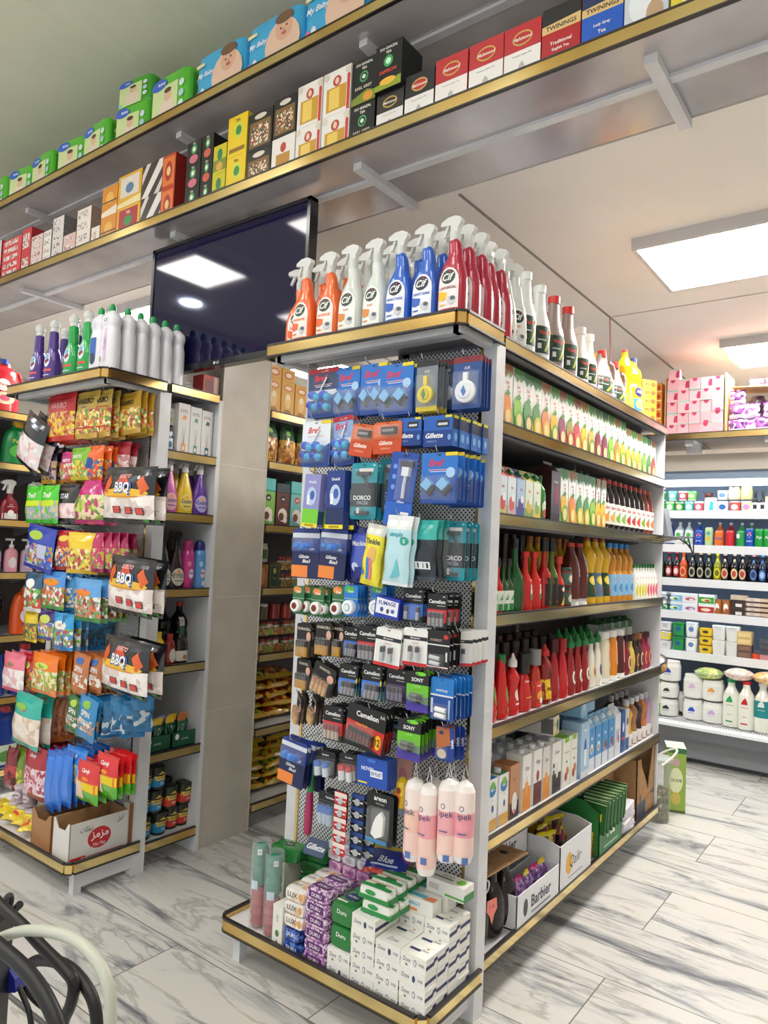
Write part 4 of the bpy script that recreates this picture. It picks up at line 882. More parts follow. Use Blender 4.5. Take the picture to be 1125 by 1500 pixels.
f5 = (('r', -1, 0, 1, .38, '#2e2420'), ('e', .1, .44, .3, .16, '#e8e4de'), ('t', 'Coco', 0, .8, .07, '#3a3a3a', 1.2, 'bi'), ('e', -.7, .55, .2, .05, '#5a3a2a'), ('e', -.7, .42, .2, .05, '#5a3a2a'))
f6 = (('e', -.1, .2, .4, .09, '#a8442e'), ('e', .3, .3, .4, .09, '#c8784a'), ('r', -.6, .9, .6, 1, '#8ac83a'), ('t', 'Almond', 0, .7, .05, '#6a6a5a', 1.4), ('e', 0, .5, .2, .03, '#5a8a4a'))
f7 = (('r', -1, .0, 1, .12, '#e6edf5'), ('e', 0, .5, .3, .2, '#2f5fb4'), ('r', -.25, .2, .25, .5, '#f4f6fa'), ('t', 'Mihan', 0, .85, .05, '#f4f8fc', 1.4, 'b'))
f8 = (('r', -1, 0, 1, .3, '#e8eef4'), ('e', 0, .5, .5, .12, '#f4f4f0'), ('e', 0, .48, .3, .07, '#c8a060'), ('t', 'Pak', 0, .75, .08, '#f2f6fa', 1.2, 'bi'))
f9 = (('r', -1, 0, 1, .3, '#e8eef4'), ('e', .2, .45, .45, .12, '#8a5a4a'), ('t', 'Pak', 0, .75, .08, '#f2f6fa', 1.2, 'bi'), ('e', -.2, .35, .3, .06, '#e0a0b0'))
MK = [(2.25, milk('#eef1f4', f1, .175, top='#3a7ac8'), 'white milk carton with blue and green badge, nearest the post', 1), (2.335, milk('#eef0ee', f1, .175, top='#4a8a5a'), 'white milk carton with yellow foot, second from the post', 0),
      (2.42, milk('#c4895e', f2, .19, cap=None, top='#a8683e'), 'brown-topped soy milk carton with pink flower', 0), (2.52, milk('#f2f1ee', f3, .205), 'white milk carton with orange lower half', 0), (2.615, milk('#f2f1ee', f4, .205), 'white milk carton with dark red-brown lower half', 0),
      (2.695, milk('#e4e2de', f3, .2, .06), 'grey-white carton with orange foot behind the red-brown one', 0), (2.795, milk('#efeee9', f5, .2, .085), 'white coconut milk carton with black lower half', 0),
      (2.895, milk('#f1f0e8', f6, .2, .075, cap=None, top='#8ac83a'), 'white almond carton with pale green flap', 0), (2.975, milk('#f1f0e8', f6, .2, .07, cap=None, top='#d8d8cc'), 'white almond carton beside the light blue cartons', 0),
      (3.075, milk('#a9cbe6', f7, .235, .095, .09, cap=None, top='#9cc2e0'), 'large pale blue milk carton with dark blue bottle picture', 0)]
for y, t, l, o in MK: rowR(z, [(y, t, .07, l)])
for i, y in enumerate((3.18, 3.265, 3.35, 3.435)): rowR(z, [(y, milk('#4f9ad8', f8 if i < 2 else f9, .235, .075, .075, gable=.045, top='#8fc0e4', cap='#eef0f2'), .075, 'bright blue gable-top milk carton', 'from the post', 'bright blue gable-top cartons')])
for i, y in enumerate((3.525,)): rowR(z, [(y, milk('#e6eaf0', (('t', 'W', 0, .5, .3, '#4a5a9a', 1.2, 'i'), ('e', .2, .4, .3, .1, '#b06a8a')), .24, .08, .075, gable=.045, cap='#eef0f2'), .075, 'white gable-top carton with looping blue writing')])
rowR(z, [(3.605, milk('#2a5a9a', (('r', -1, .3, 1, .36, '#d84a4a'), ('e', 0, .6, .5, .12, '#f0f0f0')), .2, .05, .06, cap=None), .06, 'slim dark blue carton with red band'), (3.665, milk('#dfe4ea', (('r', -1, 0, 1, .3, '#2f6ab0'), ('e', 0, .7, .5, .1, '#5a4a6a')), .2, .05, .06, cap=None), .06, 'slim white carton with blue foot beside the dark blue one')])
PB_ = [('#e2a820', 'mango yellow'), ('#a87850', 'cocoa brown'), ('#3a241e', 'dark chocolate'), ('#c87a3a', 'caramel'), ('#c8a0c0', 'pale violet')]
for i, (c, n) in enumerate(PB_): rowR(z, [(3.745 + .08 * i, bot('wave', .21, .075, .075, (c, .25), '#c9ccd2', .017, .03, band=(.02, .3, '#e9e7e2'), deco=(('e', .2, .12, .4, .08, '#a8643a'), ('r', .2, .42, .8, .62, '#e8e0cc'), ('e', .5, .52, .25, .08, '#c8302a')), name='milk_drink_bottle', cat='bottle'), .075, f'{n} milk drink bottle with grey cap', None, 'milk drink bottles')])
for i in range(4): rowR(z, [(3.79 + .08 * i, bot('wave', .21, .075, .075, ('#5a463c', .25), '#b9bcc2', .017, .03, name='milk_drink_bottle', cat='bottle'), .075, 'milk drink bottle in the row behind, grey cap showing', 'from the post', 'milk drink bottles')], xf=-1.27)
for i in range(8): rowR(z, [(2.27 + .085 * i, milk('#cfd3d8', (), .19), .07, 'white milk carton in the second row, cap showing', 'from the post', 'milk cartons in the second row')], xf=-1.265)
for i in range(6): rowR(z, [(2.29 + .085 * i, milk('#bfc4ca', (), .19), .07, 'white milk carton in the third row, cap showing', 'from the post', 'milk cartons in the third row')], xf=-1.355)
for i in range(5): rowR(z, [(3.07 + .09 * i, milk('#9cc2e0', (), .235, .085), .07, 'pale blue milk carton in the second row', 'from the post', 'pale blue cartons in the second row')], xf=-1.28)
t = milk('#eae0c2', (('e', .35, .5, .32, .16, '#2f6a3c'), ('t', 'Nut', -.4, .5, .12, '#6a5a3a', .8)), .2, .075, .075, cap=None); lay = carton(.2, .08, .075, '#d9d4cc', fr=(('e', -.5, .5, .1, .25, '#7a4a34'), ('e', -.2, .5, .12, .3, '#8a5a3a'), ('r', .5, .1, 1, .9, '#6a6a6a')), rt=(('e', .45, .5, .3, .3, '#2a6a3a'), ('r', -1, 0, 1, .15, '#d8c898'), ('t', 'Nut', -.4, .6, .2, '#5a5a4a', .7)), right='#eee2bc', top='#c9c5bd', name='milk_carton', cat='milk carton')
put(lay, (-1.28, 2.78, z + .222), .12, 'cream nut milk carton lying flat across the standing cartons')
put(carton(.17, .09, .08, '#8fbfe2', top='#a9cfea', right='#9cc8e8', name='milk_carton', cat='milk carton', rt=(('r', -.4, .3, .3, .7, '#dfeaf4'),)), (-1.27, 3.1, z + .245), .05, 'pale blue carton lying flat on top of the pale blue milk cartons')
put(carton(.17, .09, .08, '#7fb3da', top='#9cc6e4', right='#8fbfe0', name='milk_carton', cat='milk carton'), (-1.29, 3.24, z + .245), .02, 'second pale blue carton lying flat, above the bright blue cartons')
# ---- bottom shelf
z = RZ[6] - .006
def tray(w, d, h, ht, base, inner_, fr=(), rt=(), name='display_box', cat='box', cut=None):
    """open-topped box; front wall height h, back and side walls ht"""
    mb = MB(); m = col_(base); im = col_(inner_); t = .004
    mb.box(-w / 2, -d / 2, 0, w / 2, d / 2, t, im)
    mb.box(-w / 2, -d / 2, 0, w / 2, -d / 2 + t, h, m); mb.box(-w / 2, d / 2 - t, 0, w / 2, d / 2, ht, im)
    for s in (-1, 1):
        x = s * (w / 2 - t / 2); pts = [(-d / 2, 0), (d / 2, 0), (d / 2, ht), (-d / 2 + d * .25, ht), (-d / 2, h)]
        mb.add([(x - t / 2, a, b) for a, b in pts] + [(x + t / 2, a, b) for a, b in pts], [(0, 1, 2, 3, 4), (9, 8, 7, 6, 5)] + [(i, (i + 1) % 5, (i + 1) % 5 + 5, i + 5) for i in range(5)], m)
    mb.deco(bdeco(fr, w, h), front_(-d / 2)); mb.deco(bdeco(rt, d, ht), side(w / 2))
    return Thing(name, cat, mb.mesh(name))
WB = '#e4e6ea'
barb = (('e', -.62, .5, .1, .26, '#3a4048'), ('t', 'Barbier', .1, .55, .36, '#28304a', 1.2, 'b'), ('r', -.35, .2, .55, .25, '#6a7080'))
put(tray(.37, .12, .12, .12, WB, '#cfd2d6', barb), (-1.20, 2.585, z), PI / 2, 'white low display box of violet candy bags at the shelf edge')
put(tray(.42, .2, .12, .14, WB, '#cfd2d6', barb), (-1.38, 2.56, z + .13), PI / 2, 'white display box with small face logo, set further back and higher')
put(tray(.34, .26, .18, .2, WB, '#9a7a54', (('e', -.45, .5, .2, .24, '#e8b02a'), ('t', 'Qalir', -.05, .5, .28, '#2a2a3a', 1.1, 'i'), ('r', -.5, .18, .4, .2, '#6a7080'))), (-1.27, 2.945, z), PI / 2, 'white display box with yellow round logo and cursive name')
bx = MB(); bx.box(-.15, -.1, 0, .15, .1, .11, M('#9aa0a6', .5)); put(Thing('storage_box', 'box', bx.mesh('storage_box')), (-1.4, 2.56, z), PI / 2, 'grey box carrying the raised white display box')
def sweet(c1, c2, c3, w=.09, h=.13): return bag(w, h, .05, c1, (c3, 90), c2, fr=(('e', 0, .45, .6, .16, '#e8e0ea'), ('t', 'Barbier', 0, .45, .1, '#4a2a6a', 1, 'b')), stand=True, seed=3, taper=.35)
for i in range(5): put(sweet('#e8d020' if i % 2 == 0 else '#d02a8a', '#6a3a8a', ('#5a3a7a', '#8a5aa0', '#c8b0d8')), (-1.2, 2.455 + .068 * i, z + .01), PI / 2 + .1 * (i % 3 - 1), f"violet candy bag with {'yellow' if i % 2 == 0 else 'magenta'} ruffled top in the low white box", 'from the post', 'ruffled candy bags')
for i in range(6): put(bag(.13, .17, .05, '#3a2a5a', (('#22324a', '#3a5a9a', '#d8c020', '#1a1a28', '#8a2a6a'), 40), '#2a3a6a', stand=True, seed=i), (-1.36 - .03 * (i % 3), 2.4 + .062 * i, z + .15), PI / 2 + .3 * (i % 3 - 1), 'dark glossy snack bag in the raised white box', 'from the post', 'dark snack bags', rx=-.2)
for i in range(4): put(bag(.11, .14, .05, '#e0d020', (('#7a2a5a', '#d8c830', '#3a2a3a', '#b04a7a'), 50), '#c8c020', stand=True, seed=9 + i), (-1.25 - .05 * (i % 2), 2.84 + .065 * i, z + .07), PI / 2 + .4 * (i % 3 - 1), 'yellow and purple candy bag poking out of the cursive-logo box', 'from the post', 'yellow candy bags', rx=.2)
# dark syrup bottles under a brown card at the post
syr = bot('grenade', .235, .1, .1, ('#241718', .25), '#1c1718', .016, .02, name='syrup_bottle', cat='bottle', seg=22)
for i, (x, y) in enumerate(((-1.215, 2.225), (-1.21, 2.33), (-1.215, 2.43), (-1.33, 2.28), (-1.33, 2.4))): put(syr, (x, y, z), 0, 'dark brown syrup bottle under the cardboard sheet', 'from the post', 'dark syrup bottles')
rg = MB(); rg.tube([(0, .02 * math.cos(t * PI / 6), .02 * math.sin(t * PI / 6)) for t in range(13)], .0035, M('#d8dade', .4)); put(Thing('bottle_ring', 'ring', rg.mesh('bottle_ring')), (-1.165, 2.21, z + .215), 0, 'white plastic carrying ring on the neck of the nearest syrup bottle')
tg = MB(); tg.prism([(-.02, 0), (.022, .004), (.026, -.03), (.012, -.05), (.004, -.08), (-.008, -.05), (-.022, -.035)], -.001, .001, M('#f08a80', .6)); tg.deco([('t', '٨٥', 0, -.018, .014, M('#5a2a2a'), .035)], front_(-.001))
put(Thing('price_tag', 'tag', tg.mesh('price_tag')), (-1.15, 2.225, z + .17), PI / 2 - .3, 'torn pink handwritten tag hanging from the nearest syrup bottle')
sh = MB(); sh.box(-.17, -.13, 0, .17, .13, .004, CARD); sh.deco([('t', '▲ ▲', .05, -.03, .02, M('#4a3624')), ('r', -.14, -.08, -.03, -.075, M('#4a3624')), ('r', -.14, -.03, -.02, -.025, M('#4a3624')), ('t', 'LIT', -.09, .03, .03, M('#4a3624'))], topm(.004))
put(Thing('cardboard_sheet', 'cardboard', sh.mesh('cardboard_sheet')), (-1.28, 2.33, z + .248), PI / 2, 'flat brown cardboard sheet lying over the dark syrup bottles', rx=0, ry=.05)
# green tea box of sachets, small yellow stock cubes, cartons
put(tray(.3, .3, .19, .24, '#2a7a3e', '#a8875a', (('r', -1, .84, 1, 1, '#e8c81e'), ('t', 'Tea', 0, .5, .3, '#e8f0e0', 1.2, 'bi'), ('r', -.6, .15, .6, .2, '#9ac8a0'))), (-1.29, 3.36, z), PI / 2, 'green and yellow display box packed with green sachets')
sac = MB(); sac.box(-.0035, -.055, 0, .0035, .055, .14, M('#2f6a34', .35), top=M('#8ab060', .5)); sac.box(-.0042, -.055, .128, .0042, .055, .132, M('#dfe8c8')); sac.deco([('e', .0, .05, .04, .02, M('#dfe8c8'))], side(.0035)); sacT = Thing('tea_sachet', 'sachet', sac.mesh('tea_sachet'))
for r_ in range(2):
    for i in range(18): put(sacT, (-1.175 - .125 * r_ - .0, 3.23 + .0155 * i, z + .1 + .012 * ((i * 7) % 3)), PI / 2 + .12 * ((i * 5) % 3 - 1), f"green sachet standing in the {'front' if r_ == 0 else 'rear'} file of the green box", 'from the post', 'green sachets in the green box', rx=0, ry=.12, sc=1)
put(tray(.26, .2, .07, .09, '#e0b818', '#8a6a44'), (-1.36, 3.13, z + .07), PI / 2, 'yellow low display box of little yellow packs')
bs = MB(); bs.box(-.14, -.1, 0, .14, .1, .065, M('#4a3a2a', .7)); put(Thing('storage_box', 'box', bs.mesh('storage_box')), (-1.36, 3.13, z), PI / 2, 'brown box under the yellow low display box')
cube = carton(.05, .06, .035, '#e8cc30', fr=(('e', 0, .5, .6, .3, '#c8281e'), ('r', -1, 0, 1, .2, '#3a7a34')), top='#dcc83a', tp=(('e', 0, .5, .5, .3, '#c8281e'),), name='stock_cube_pack', cat='small box')
for i in range(4):
    for j in range(3): put(cube, (-1.28 - .065 * j, 3.04 + .055 * i, z + .08 + (.036 if (i + j) % 3 == 0 else 0)), PI / 2 + .1 * ((i + j) % 3 - 1), 'yellow pack with red oval in the yellow display box', 'from the front', 'little yellow packs')
for i in range(2):
    for k in range(3): put(cube, (-1.2, 3.155 + .056 * i, z + .0355 * k), PI / 2 + .08 * (k - 1), 'yellow pack stacked in front of the yellow display box', 'from the bottom left', 'little yellow packs', sc=1.1)
nap = MB(); nap.box(-.09, -.07, 0, .09, .07, .022, M('#e6e4ea', .3)); nap.box(-.08, -.072, .004, .08, .07, .018, M('#d5d2dc', .3)); napT = Thing('napkin_pack', 'napkin pack', nap.mesh('napkin_pack'))
for k in range(6): put(napT, (-1.215 + .004 * (k % 3), 3.605 + .005 * (k % 2), z + .0225 * k), PI / 2 + .08 * (k % 3 - 1), 'white shiny napkin pack in the low stack beside the green box', 'from the bottom', 'white napkin packs')
cb_ = MB(); cb_.box(-.14, -.13, 0, .14, .13, .31, CARD); cb_.deco([('t', 'BiTPano', 0, .17, .05, M('#a8382e'), .24, 'b'), ('r', -.12, .09, .1, .094, M('#5a4630')), ('r', -.13, .25, .13, .253, M('#3a3430')), ('r', .125, .02, .128, .25, M('#3a3430'))], front_(-.13)); put(Thing('cardboard_carton', 'cardboard box', cb_.mesh('cardboard_carton')), (-1.41, 3.66, z), PI / 2, 'closed brown cardboard carton with red printed name at the back')
# torn carton at the far end
tb = MB(); mC = CARD; w_, d_, h_ = .3, .26, .335
pts = [(-w_ / 2, 0), (w_ / 2, 0), (w_ / 2, h_), (.11, h_ - .01), (.085, .23), (.06, .17), (.045, .11), (.03, .13), (-.02, .2), (-.07, .25), (-.09, .3), (-w_ / 2, .3)]
tb.prism(pts, -d_ / 2, -d_ / 2 + .005, mC); tb.box(-w_ / 2, d_ / 2 - .005, 0, w_ / 2, d_ / 2, h_, mC); tb.box(-w_ / 2, -d_ / 2, 0, -w_ / 2 + .005, d_ / 2, .3, mC); tb.box(w_ / 2 - .005, -d_ / 2, 0, w_ / 2, d_ / 2, h_, mC); tb.box(-w_ / 2, -d_ / 2, 0, w_ / 2, d_ / 2, .005, mC)
tb.deco([('r', -.14, .0, .0, .08, M('#2d3550')), ('e', -.09, .1, .02, .02, M('#5a4630')), ('t', '▲▲', .11, .1, .03, M('#3a3028')), ('r', -.13, .14, -.127, .28, M('#2d3040'))], front_(-d_ / 2))
put(Thing('cardboard_carton', 'cardboard box', tb.mesh('cardboard_carton')), (-1.29, 3.945, z), PI / 2, 'open cardboard carton with torn front at the far end of the bottom shelf')
# floor goods at the far end
bk = MB(); bk.lathe([(.062, 0), (.066, .005), (.07, .16), (.078, .33), (.08, .335), (.082, .345)], M('#d8dcd8', .25, a=.24), seg=28)
ol = MB(); rd = random.Random(5)
for k in range(190):
    lv = k // 19; a = rd.uniform(0, 6.28); r_ = .05 * math.sqrt(rd.random()) if k % 3 == 0 else .052
    ol.ball((r_ * math.cos(a), r_ * math.sin(a), .012 + .0185 * lv), .0105, M(rd.choice(['#6a6a2a', '#8a7a34', '#5a5424', '#7a6030']), .25), n=4, seg=7)
lid = MB(); lid.lathe([(.083, .344), (.083, .36), (.06, .364), (.0, .364)], M('#cfd6d2', .3, a=.6), seg=28)
hd = MB(); hd.tube([(.1 * math.sin(t * PI / 14), .085 * math.cos(t * PI / 14), .335 + .075 * math.sin(t * PI / 14)) for t in range(15)], .0065, M('#e6e2d6', .4))
put(Thing('olive_bucket', 'bucket', None, [('bucket_body', bk.mesh('bucket_body')), ('olives', ol.mesh('olives')), ('lid', lid.mesh('lid')), ('handle', hd.mesh('handle'))]), (-1.22, 4.38, 0), .5, 'tall translucent bucket of olives with white handle on the floor')
for o in COL.objects:
    if o.name.startswith('olives'): o['kind'] = 'stuff'
put(carton(.11, .17, .38, '#8fae4a', fr=(('r', -1, 0, 1, .04, '#5a6a2a'), ('r', -1, .92, 1, 1, '#2f6a3c'), ('e', 0, .5, .7, .2, '#dfe4b8'), ('t', 'OLIVE', 0, .5, .05, '#3a5a24', 1.2, 'b'), ('e', 0, .22, .5, .1, '#c8b85a'), ('e', 0, .78, .4, .06, '#c8a0a0')), rt=(('r', -1, .92, 1, 1, '#2f6a3c'), ('e', 0, .5, .7, .2, '#dfe4b8'), ('t', 'OLIVE', 0, .5, .05, '#3a5a24', 1.2, 'b')), top='#cfd4cc', name='oil_tin', cat='tin'), (-1.2, 4.66, 0), .35, 'tall green olive oil tin standing on the floor behind the bucket')
# grey device with cables on the far end
dv = MB(); dv.prism([(-.07, 0), (.07, 0), (.04, .16), (-.02, .16)], -.05, .05, M('#6f747a', .35)); cbm = MB()
for k in range(4): cbm.tube([(.03, -.05, .03), (.06, -.1 - .02 * k, -.01 * k), (.12 + .03 * k, -.08, .0), (.18, -.02 + .02 * k, -.05 - .02 * k)], .004, BLACK)
put(Thing('checking_terminal', 'device', None, [('housing', dv.mesh('housing')), ('cables', cbm.mesh('cables'))]), (-1.2, 4.2, RZ[2]), .0, 'small grey sloping device with black cables at the shelf end')
ns = MB(); ns.box(-1.56, 4.116, RZ[2] - .03, -1.1, 4.32, RZ[2] - .008, SHELFW); part(G, 'end_shelf', ns)
ns = MB(); ns.box(-1.56, 4.116, RZ[1] - .03, -1.2, 4.32, RZ[1] - .008, SHELFW); part(G, 'end_shelf', ns)
for i in range(2): put(carton(.085, .07, .25, '#e0d8c8' if i == 0 else '#ece0d8', fr=(('r', -1, .86, 1, 1, '#3f7a3a'), ('e', 0, .3, .5, .28, '#b5704a'), ('r', -.8, .7, .8, .72, '#8a7a6a')), slope=.016, name='juice_carton', cat='juice carton'), (-1.27, 4.17 + .1 * i, RZ[1]), PI / 2 - .3, 'beige juice carton with pear picture standing beyond the far post', 'from the front', 'cartons beyond the far post')
# ------------------------------------------------------------------ goods on the right pegboard (board at Y 2.105)
YF = 1.90
NAVY = '#1d2a52'; BLUE = '#1d5fc0'
def bref(W, H, ball=False, classic=False, shade='#2a72c8'):
    fr = [('r', -1, .55, 1, 1, shade), ('p', ((-1, .3), (-.2, .42), (.3, .36), (1, .5), (1, 0), (-1, 0)), '#1c4a9c'), ('t', 'Bref', -.15, .8, .14, '#d8262e', 1.3, 'bi'), ('r', -.6, .655, .6, .67, '#e8b0a0'), ('r', -.5, .62, .5, .633, '#dfe6f2'), ('r', .35, .93, 1, 1, '#e6d028')]
    if classic: fr[-1] = ('r', -1, .9, 1, 1, '#b02030'); fr.append(('t', 'CLASSIC', .1, .945, .035, '#f2e8e8', .8))
    if ball:
        th = [('ball', x, z, .0155, c) for x, z, c in ((-.55, .45, '#3f6ad0'), (-.2, .4, '#4fb0e0'), (.2, .44, '#3f6ad0'), (.5, .38, '#4fb0e0'), (-.65, .25, '#2f50b8'), (-.3, .2, '#46a6dc'), (.1, .22, '#2f50b8'), (.45, .18, '#4fb0e0'))]
        th.append(('tube', ((-.4, .3), (-.1, .55), (.3, .8)), .003, '#e8f0f6'))
    else: th = [('poly', ((-.85, .3), (-.45, .14), (-.15, .3), (-.5, .45)), .012, '#20242c'), ('poly', ((-.85, .36), (-.5, .24), (-.2, .38), (-.5, .5)), .02, '#79b6e6'), ('poly', ((.0, .3), (.4, .14), (.75, .3), (.35, .45)), .012, '#20242c'), ('poly', ((.0, .36), (.35, .24), (.7, .38), (.35, .5)), .02, '#79b6e6'), ('disc', .65, .6, .016, .003, '#a8cdf0')]
    return blister(W, H, '#e4ecf4' if ball else '#2563b4', tuple(fr), tuple(th), (-.9, .05, .9, .56), .03, name='toilet_block_pack', cat='toilet block pack')
def fresh(W, H, c, inner, card):
    return blister(W, H, card, (('r', -1, .88, 1, 1, '#7a1c28' if c != '#e8d22a' else '#20242c'), ('t', 'AIR', 0, .78, .06, '#cfd4da', .8), ('r', -1, 0, 1, .1, '#1f4a8a' if c != '#e8d22a' else '#d8c030')),
                   (('disc', 0, .32, W * .36, .014, c), ('disc', 0, .32, W * .25, .018, inner if c == '#e8d22a' else '#e4e8ee'), ('poly', ((-.18, .32), (0, .42), (.16, .3), (0, .22)), .021, '#3a8a3a' if c == '#e8d22a' else '#2a62b8'), ('box', -.16, .5, .16, .68, .012, c)), (-.85, .06, .85, .72), .028, name='air_freshener_pack', cat='air freshener pack')
def orange(W, H):
    return blister(W, H, '#d8611f', (('r', -1, 0, 1, .46, '#c8481c'), ('t', 'Gillette', -.1, .34, .13, '#f6ece4', 1.5, 'bi'), ('t', 'FUSION 5', -.1, .16, .06, '#f0c8a8', 1.2)), (('box', -.3, .6, .7, .82, .012, '#2a2624'), ('box', -.2, .67, .6, .75, .014, '#8a8a8c')), (-.9, .48, .95, .93), .018, name='razor_blade_pack', cat='razor blade pack')
def gblue(W, H):
    return carton(W, .035, H, '#12408e', fr=(('r', -1, 0, 1, .52, '#0f3a86'), ('r', -1, .52, 1, 1, '#1e5cb4'), ('t', 'Gillette', -.25, .36, .17, '#f2f4f8', 1.2, 'bi'), ('t', 'MACH 3', -.4, .17, .07, '#9ab8e0', .8), ('r', -.1, .62, .75, .85, '#26282e'), ('r', 0, .68, .65, .76, '#c8ccd4'), ('e', .8, .28, .12, .1, '#6aa0dc'), ('r', .5, .92, .95, 1, '#d8d028')), rt=(('r', -1, .55, 1, 1, '#16264a'), ('e', 0, .3, .5, .14, '#7ab0e4'), ('r', -.8, .9, .8, 1, '#d8d028')), right='#2a6cc4', name='razor_blade_box', cat='razor blade box')
def oral(W, H, green=True):
    return carton(W, .03, H, '#243c86' if not green else '#8d8fc8', fr=((('r', -1, .04, 1, .34, '#74c832') if green else ('r', -1, .05, 1, .36, '#1c2a5c')), ('r', -1, 0, 1, .07, '#ecd81e'), ('t', 'Oral-B', 0, .85, .05, '#ffffff', 1.5, 'b'), ('e', 0, .58, .6, .18, '#b8cbe8'), ('e', .1, .6, .3, .09, '#3f62b0'), ('r', -.5, .42, -.2, .6, '#f0f2f6'), ('t', 'VALUE PACK', 0, .035, .03, '#202020', 1.7, 'b')), rt=(('r', -1, .05, 1, .3, '#3a4a8a'),), name='toothbrush_head_box', cat='toothbrush head box')
def dorco(W, H):
    return blister(W, H, '#1893a4', (('r', -1, .22, 1, .64, '#16202a'), ('t', 'DORCO', -.1, .38, .08, '#f0f4f6', 1.7, 'b'), ('t', 'PACE6', -.05, .29, .06, '#b8c4cc', 1.4), ('r', -.4, .84, .7, .9, '#e4e4dc'), ('e', .75, .95, .12, .02, '#8ad0d8')),
                   (('tube', ((-.4, .84), (.1, .72), (.5, .56)), .004, '#1a1c20'), ('box', -.45, .77, .55, .83, .012, '#2a2e34'), ('box', -.5, .08, .5, .14, .012, '#1c2026'), ('box', -.3, .1, -.1, .2, .013, '#c8ccd0')), (-.85, .05, .85, .9), .02, name='razor_pack', cat='razor pack')
def darkback(W, H):
    return bag(W, H, .03, '#2fb0a8', (('#141c26', '#1a2430', '#222c3a', '#0e141c'), 30), '#3a4450', fr=(('r', -.7, .2, .7, .32, '#e2e4e6'), ('r', -.6, .22, -.5, .3, '#202020'), ('r', -.3, .22, -.2, .3, '#202020'), ('r', .1, .22, .16, .3, '#202020'), ('r', .4, .22, .55, .3, '#202020')), bands=(.08, .68), name='razor_bag', cat='razor bag')
def gil3(W, H):
    return blister(W, H, '#223a86', (('r', -1, .82, 1, .92, '#d4dae4'), ('r', -1, 0, 1, .52, '#1a2250'), ('p', ((-1, .02), (.2, .02), (.2, .26), (-1, .26)), '#e8863a'), ('t', 'Gillette', -.1, .44, .07, '#f0f2f6', 1.5, 'bi'), ('t', 'Blue3', .1, .35, .07, '#f0f2f6', 1.2, 'bi')),
                   (('ball', -.45, .66, .014, '#4f86d8'), ('ball', 0, .64, .014, '#4f86d8'), ('ball', .4, .66, .014, '#3a70cc'), ('box', -.6, .58, .7, .62, .01, '#a8c4ea')), (-.9, .54, .9, .84), .022, name='razor_pack', cat='razor pack')
def mbag(W, H, c, wc, txt, tcol, fr2=(), bot=None, cat='razor bag', name='razor_bag', bands=(.1, .9), t=.03): return bag(W, H, t, c, wc, bot or c, fr=(('t', txt, 0, .72, .09, tcol, 1.6, 'b'),) + tuple(fr2), bands=bands, name=name, cat=cat)
def floss(W, H, card='#2f6a3e', ring='#eef0ee', inn='#a83a2a', txt='Trisa'):
    return blister(W, H, card, (('e', -.2, .86, .7, .12, '#e08a4a' if card == '#2f6a3e' else '#4fb04a'), ('t', txt, 0, .8, .08, '#f0f4ee', 1.4, 'b'), ('r', -1, .55, 1, .58, '#8fb89a')), (('disc', 0, .3, W * .4, .02, ring), ('disc', 0, .3, W * .24, .0215, inn), ('disc', 0, .3, W * .2, .022, '#e4e4dc' if card != '#2f6a3e' else '#6a2a20')), name='dental_floss_pack', cat='dental floss pack')
def came(W, H, c='#c8262c', batt=('#8a8a8e', '#2a2a2c'), n=4, brand='Camelion', fallen=False, stripe=False):
    fr = [('r', -1, 0, 1, .55, '#17181c'), ('p', ((-1, .55), (1, .55), (1, .2), (-.2, .06), (-1, .12)), c), ('t', brand, -.02, .78, .11, '#f4f4f4', 1.75, 'b'), ('r', 0, .65, .8, .67, '#b8b8b8'), ('t', 'AA', .7, .93, .05, '#e0e0e0', .4)]
    if stripe: fr.append(('p', ((.8, .0), (1, .0), (1, .6), (.9, .6), (.72, .3)), '#e8d040')); fr.append(('p', ((.88, .0), (1, .0), (1, .5), (.84, .3)), '#3fa0c8'))
    th = [('cyl', -.6 + i * (1.2 / max(n - 1, 1)) + (.1 if fallen else 0), .08, -.6 + i * (1.2 / max(n - 1, 1)) + (.28 if fallen else 0), .46, min(.007, W * .085)) + tuple(batt) for i in range(n)]
    return blister(W, H, '#131418', tuple(fr), tuple(th), (-.85, .04, .85, .52), .018, name='battery_pack', cat='battery pack', back='#20242a')
def dura(W, H, twist=False):
    return blister(W, H, '#1a1816', (('t', 'DURACELL', 0, .84, .08, '#d8cdb8', 1.7, 'b'), ('e', .62, .62, .3, .14, '#d8a898')), tuple(('cyl', -.55 + .37 * i, .04, -.55 + .37 * i, .5, .0085, '#b8862a' if not twist else '#caa06a', '#2a221a' if not twist else '#b08050') for i in range(4)), (-.85, .03, .85, .55), .02, name='battery_pack', cat='battery pack')
def mpow(W, H): return blister(W, H, '#e9e9e6', (('r', -1, .68, 1, .78, '#26282c'), ('t', 'Micropower', 0, .73, .06, '#e8e8e8', 1.6, 'b'), ('r', -1, 0, 1, .09, '#cf2a2c'), ('t', 'ALKALINE', 0, .61, .035, '#d04a4a', 1)), (('cyl', -.3, .14, -.3, .52, .007, '#b9bcc0', '#2a2a2c'), ('cyl', .3, .14, .3, .52, .007, '#b9bcc0', '#2a2a2c')), (-.75, .1, .75, .58), .018, name='battery_pack', cat='battery pack')
def blk(W, H): return blister(W, H, '#16171b', (('r', -1, .6, 1, .63, '#e8e8e8'), ('r', -1, .02, .9, .06, '#e8c8c8'), ('t', 'EVERBEST', -.1, .74, .06, '#d8b8a8', 1.5), ('e', .7, .84, .2, .06, '#b8382c'), ('r', .7, .2, .85, .45, '#d0d4d8')), (('cyl', -.5, .3, .3, .27, .0065, '#c4c8cc'), ('cyl', -.5, .16, .3, .13, .0065, '#c4c8cc')), (-.7, .06, .6, .38), .016, name='battery_pack', cat='battery pack')
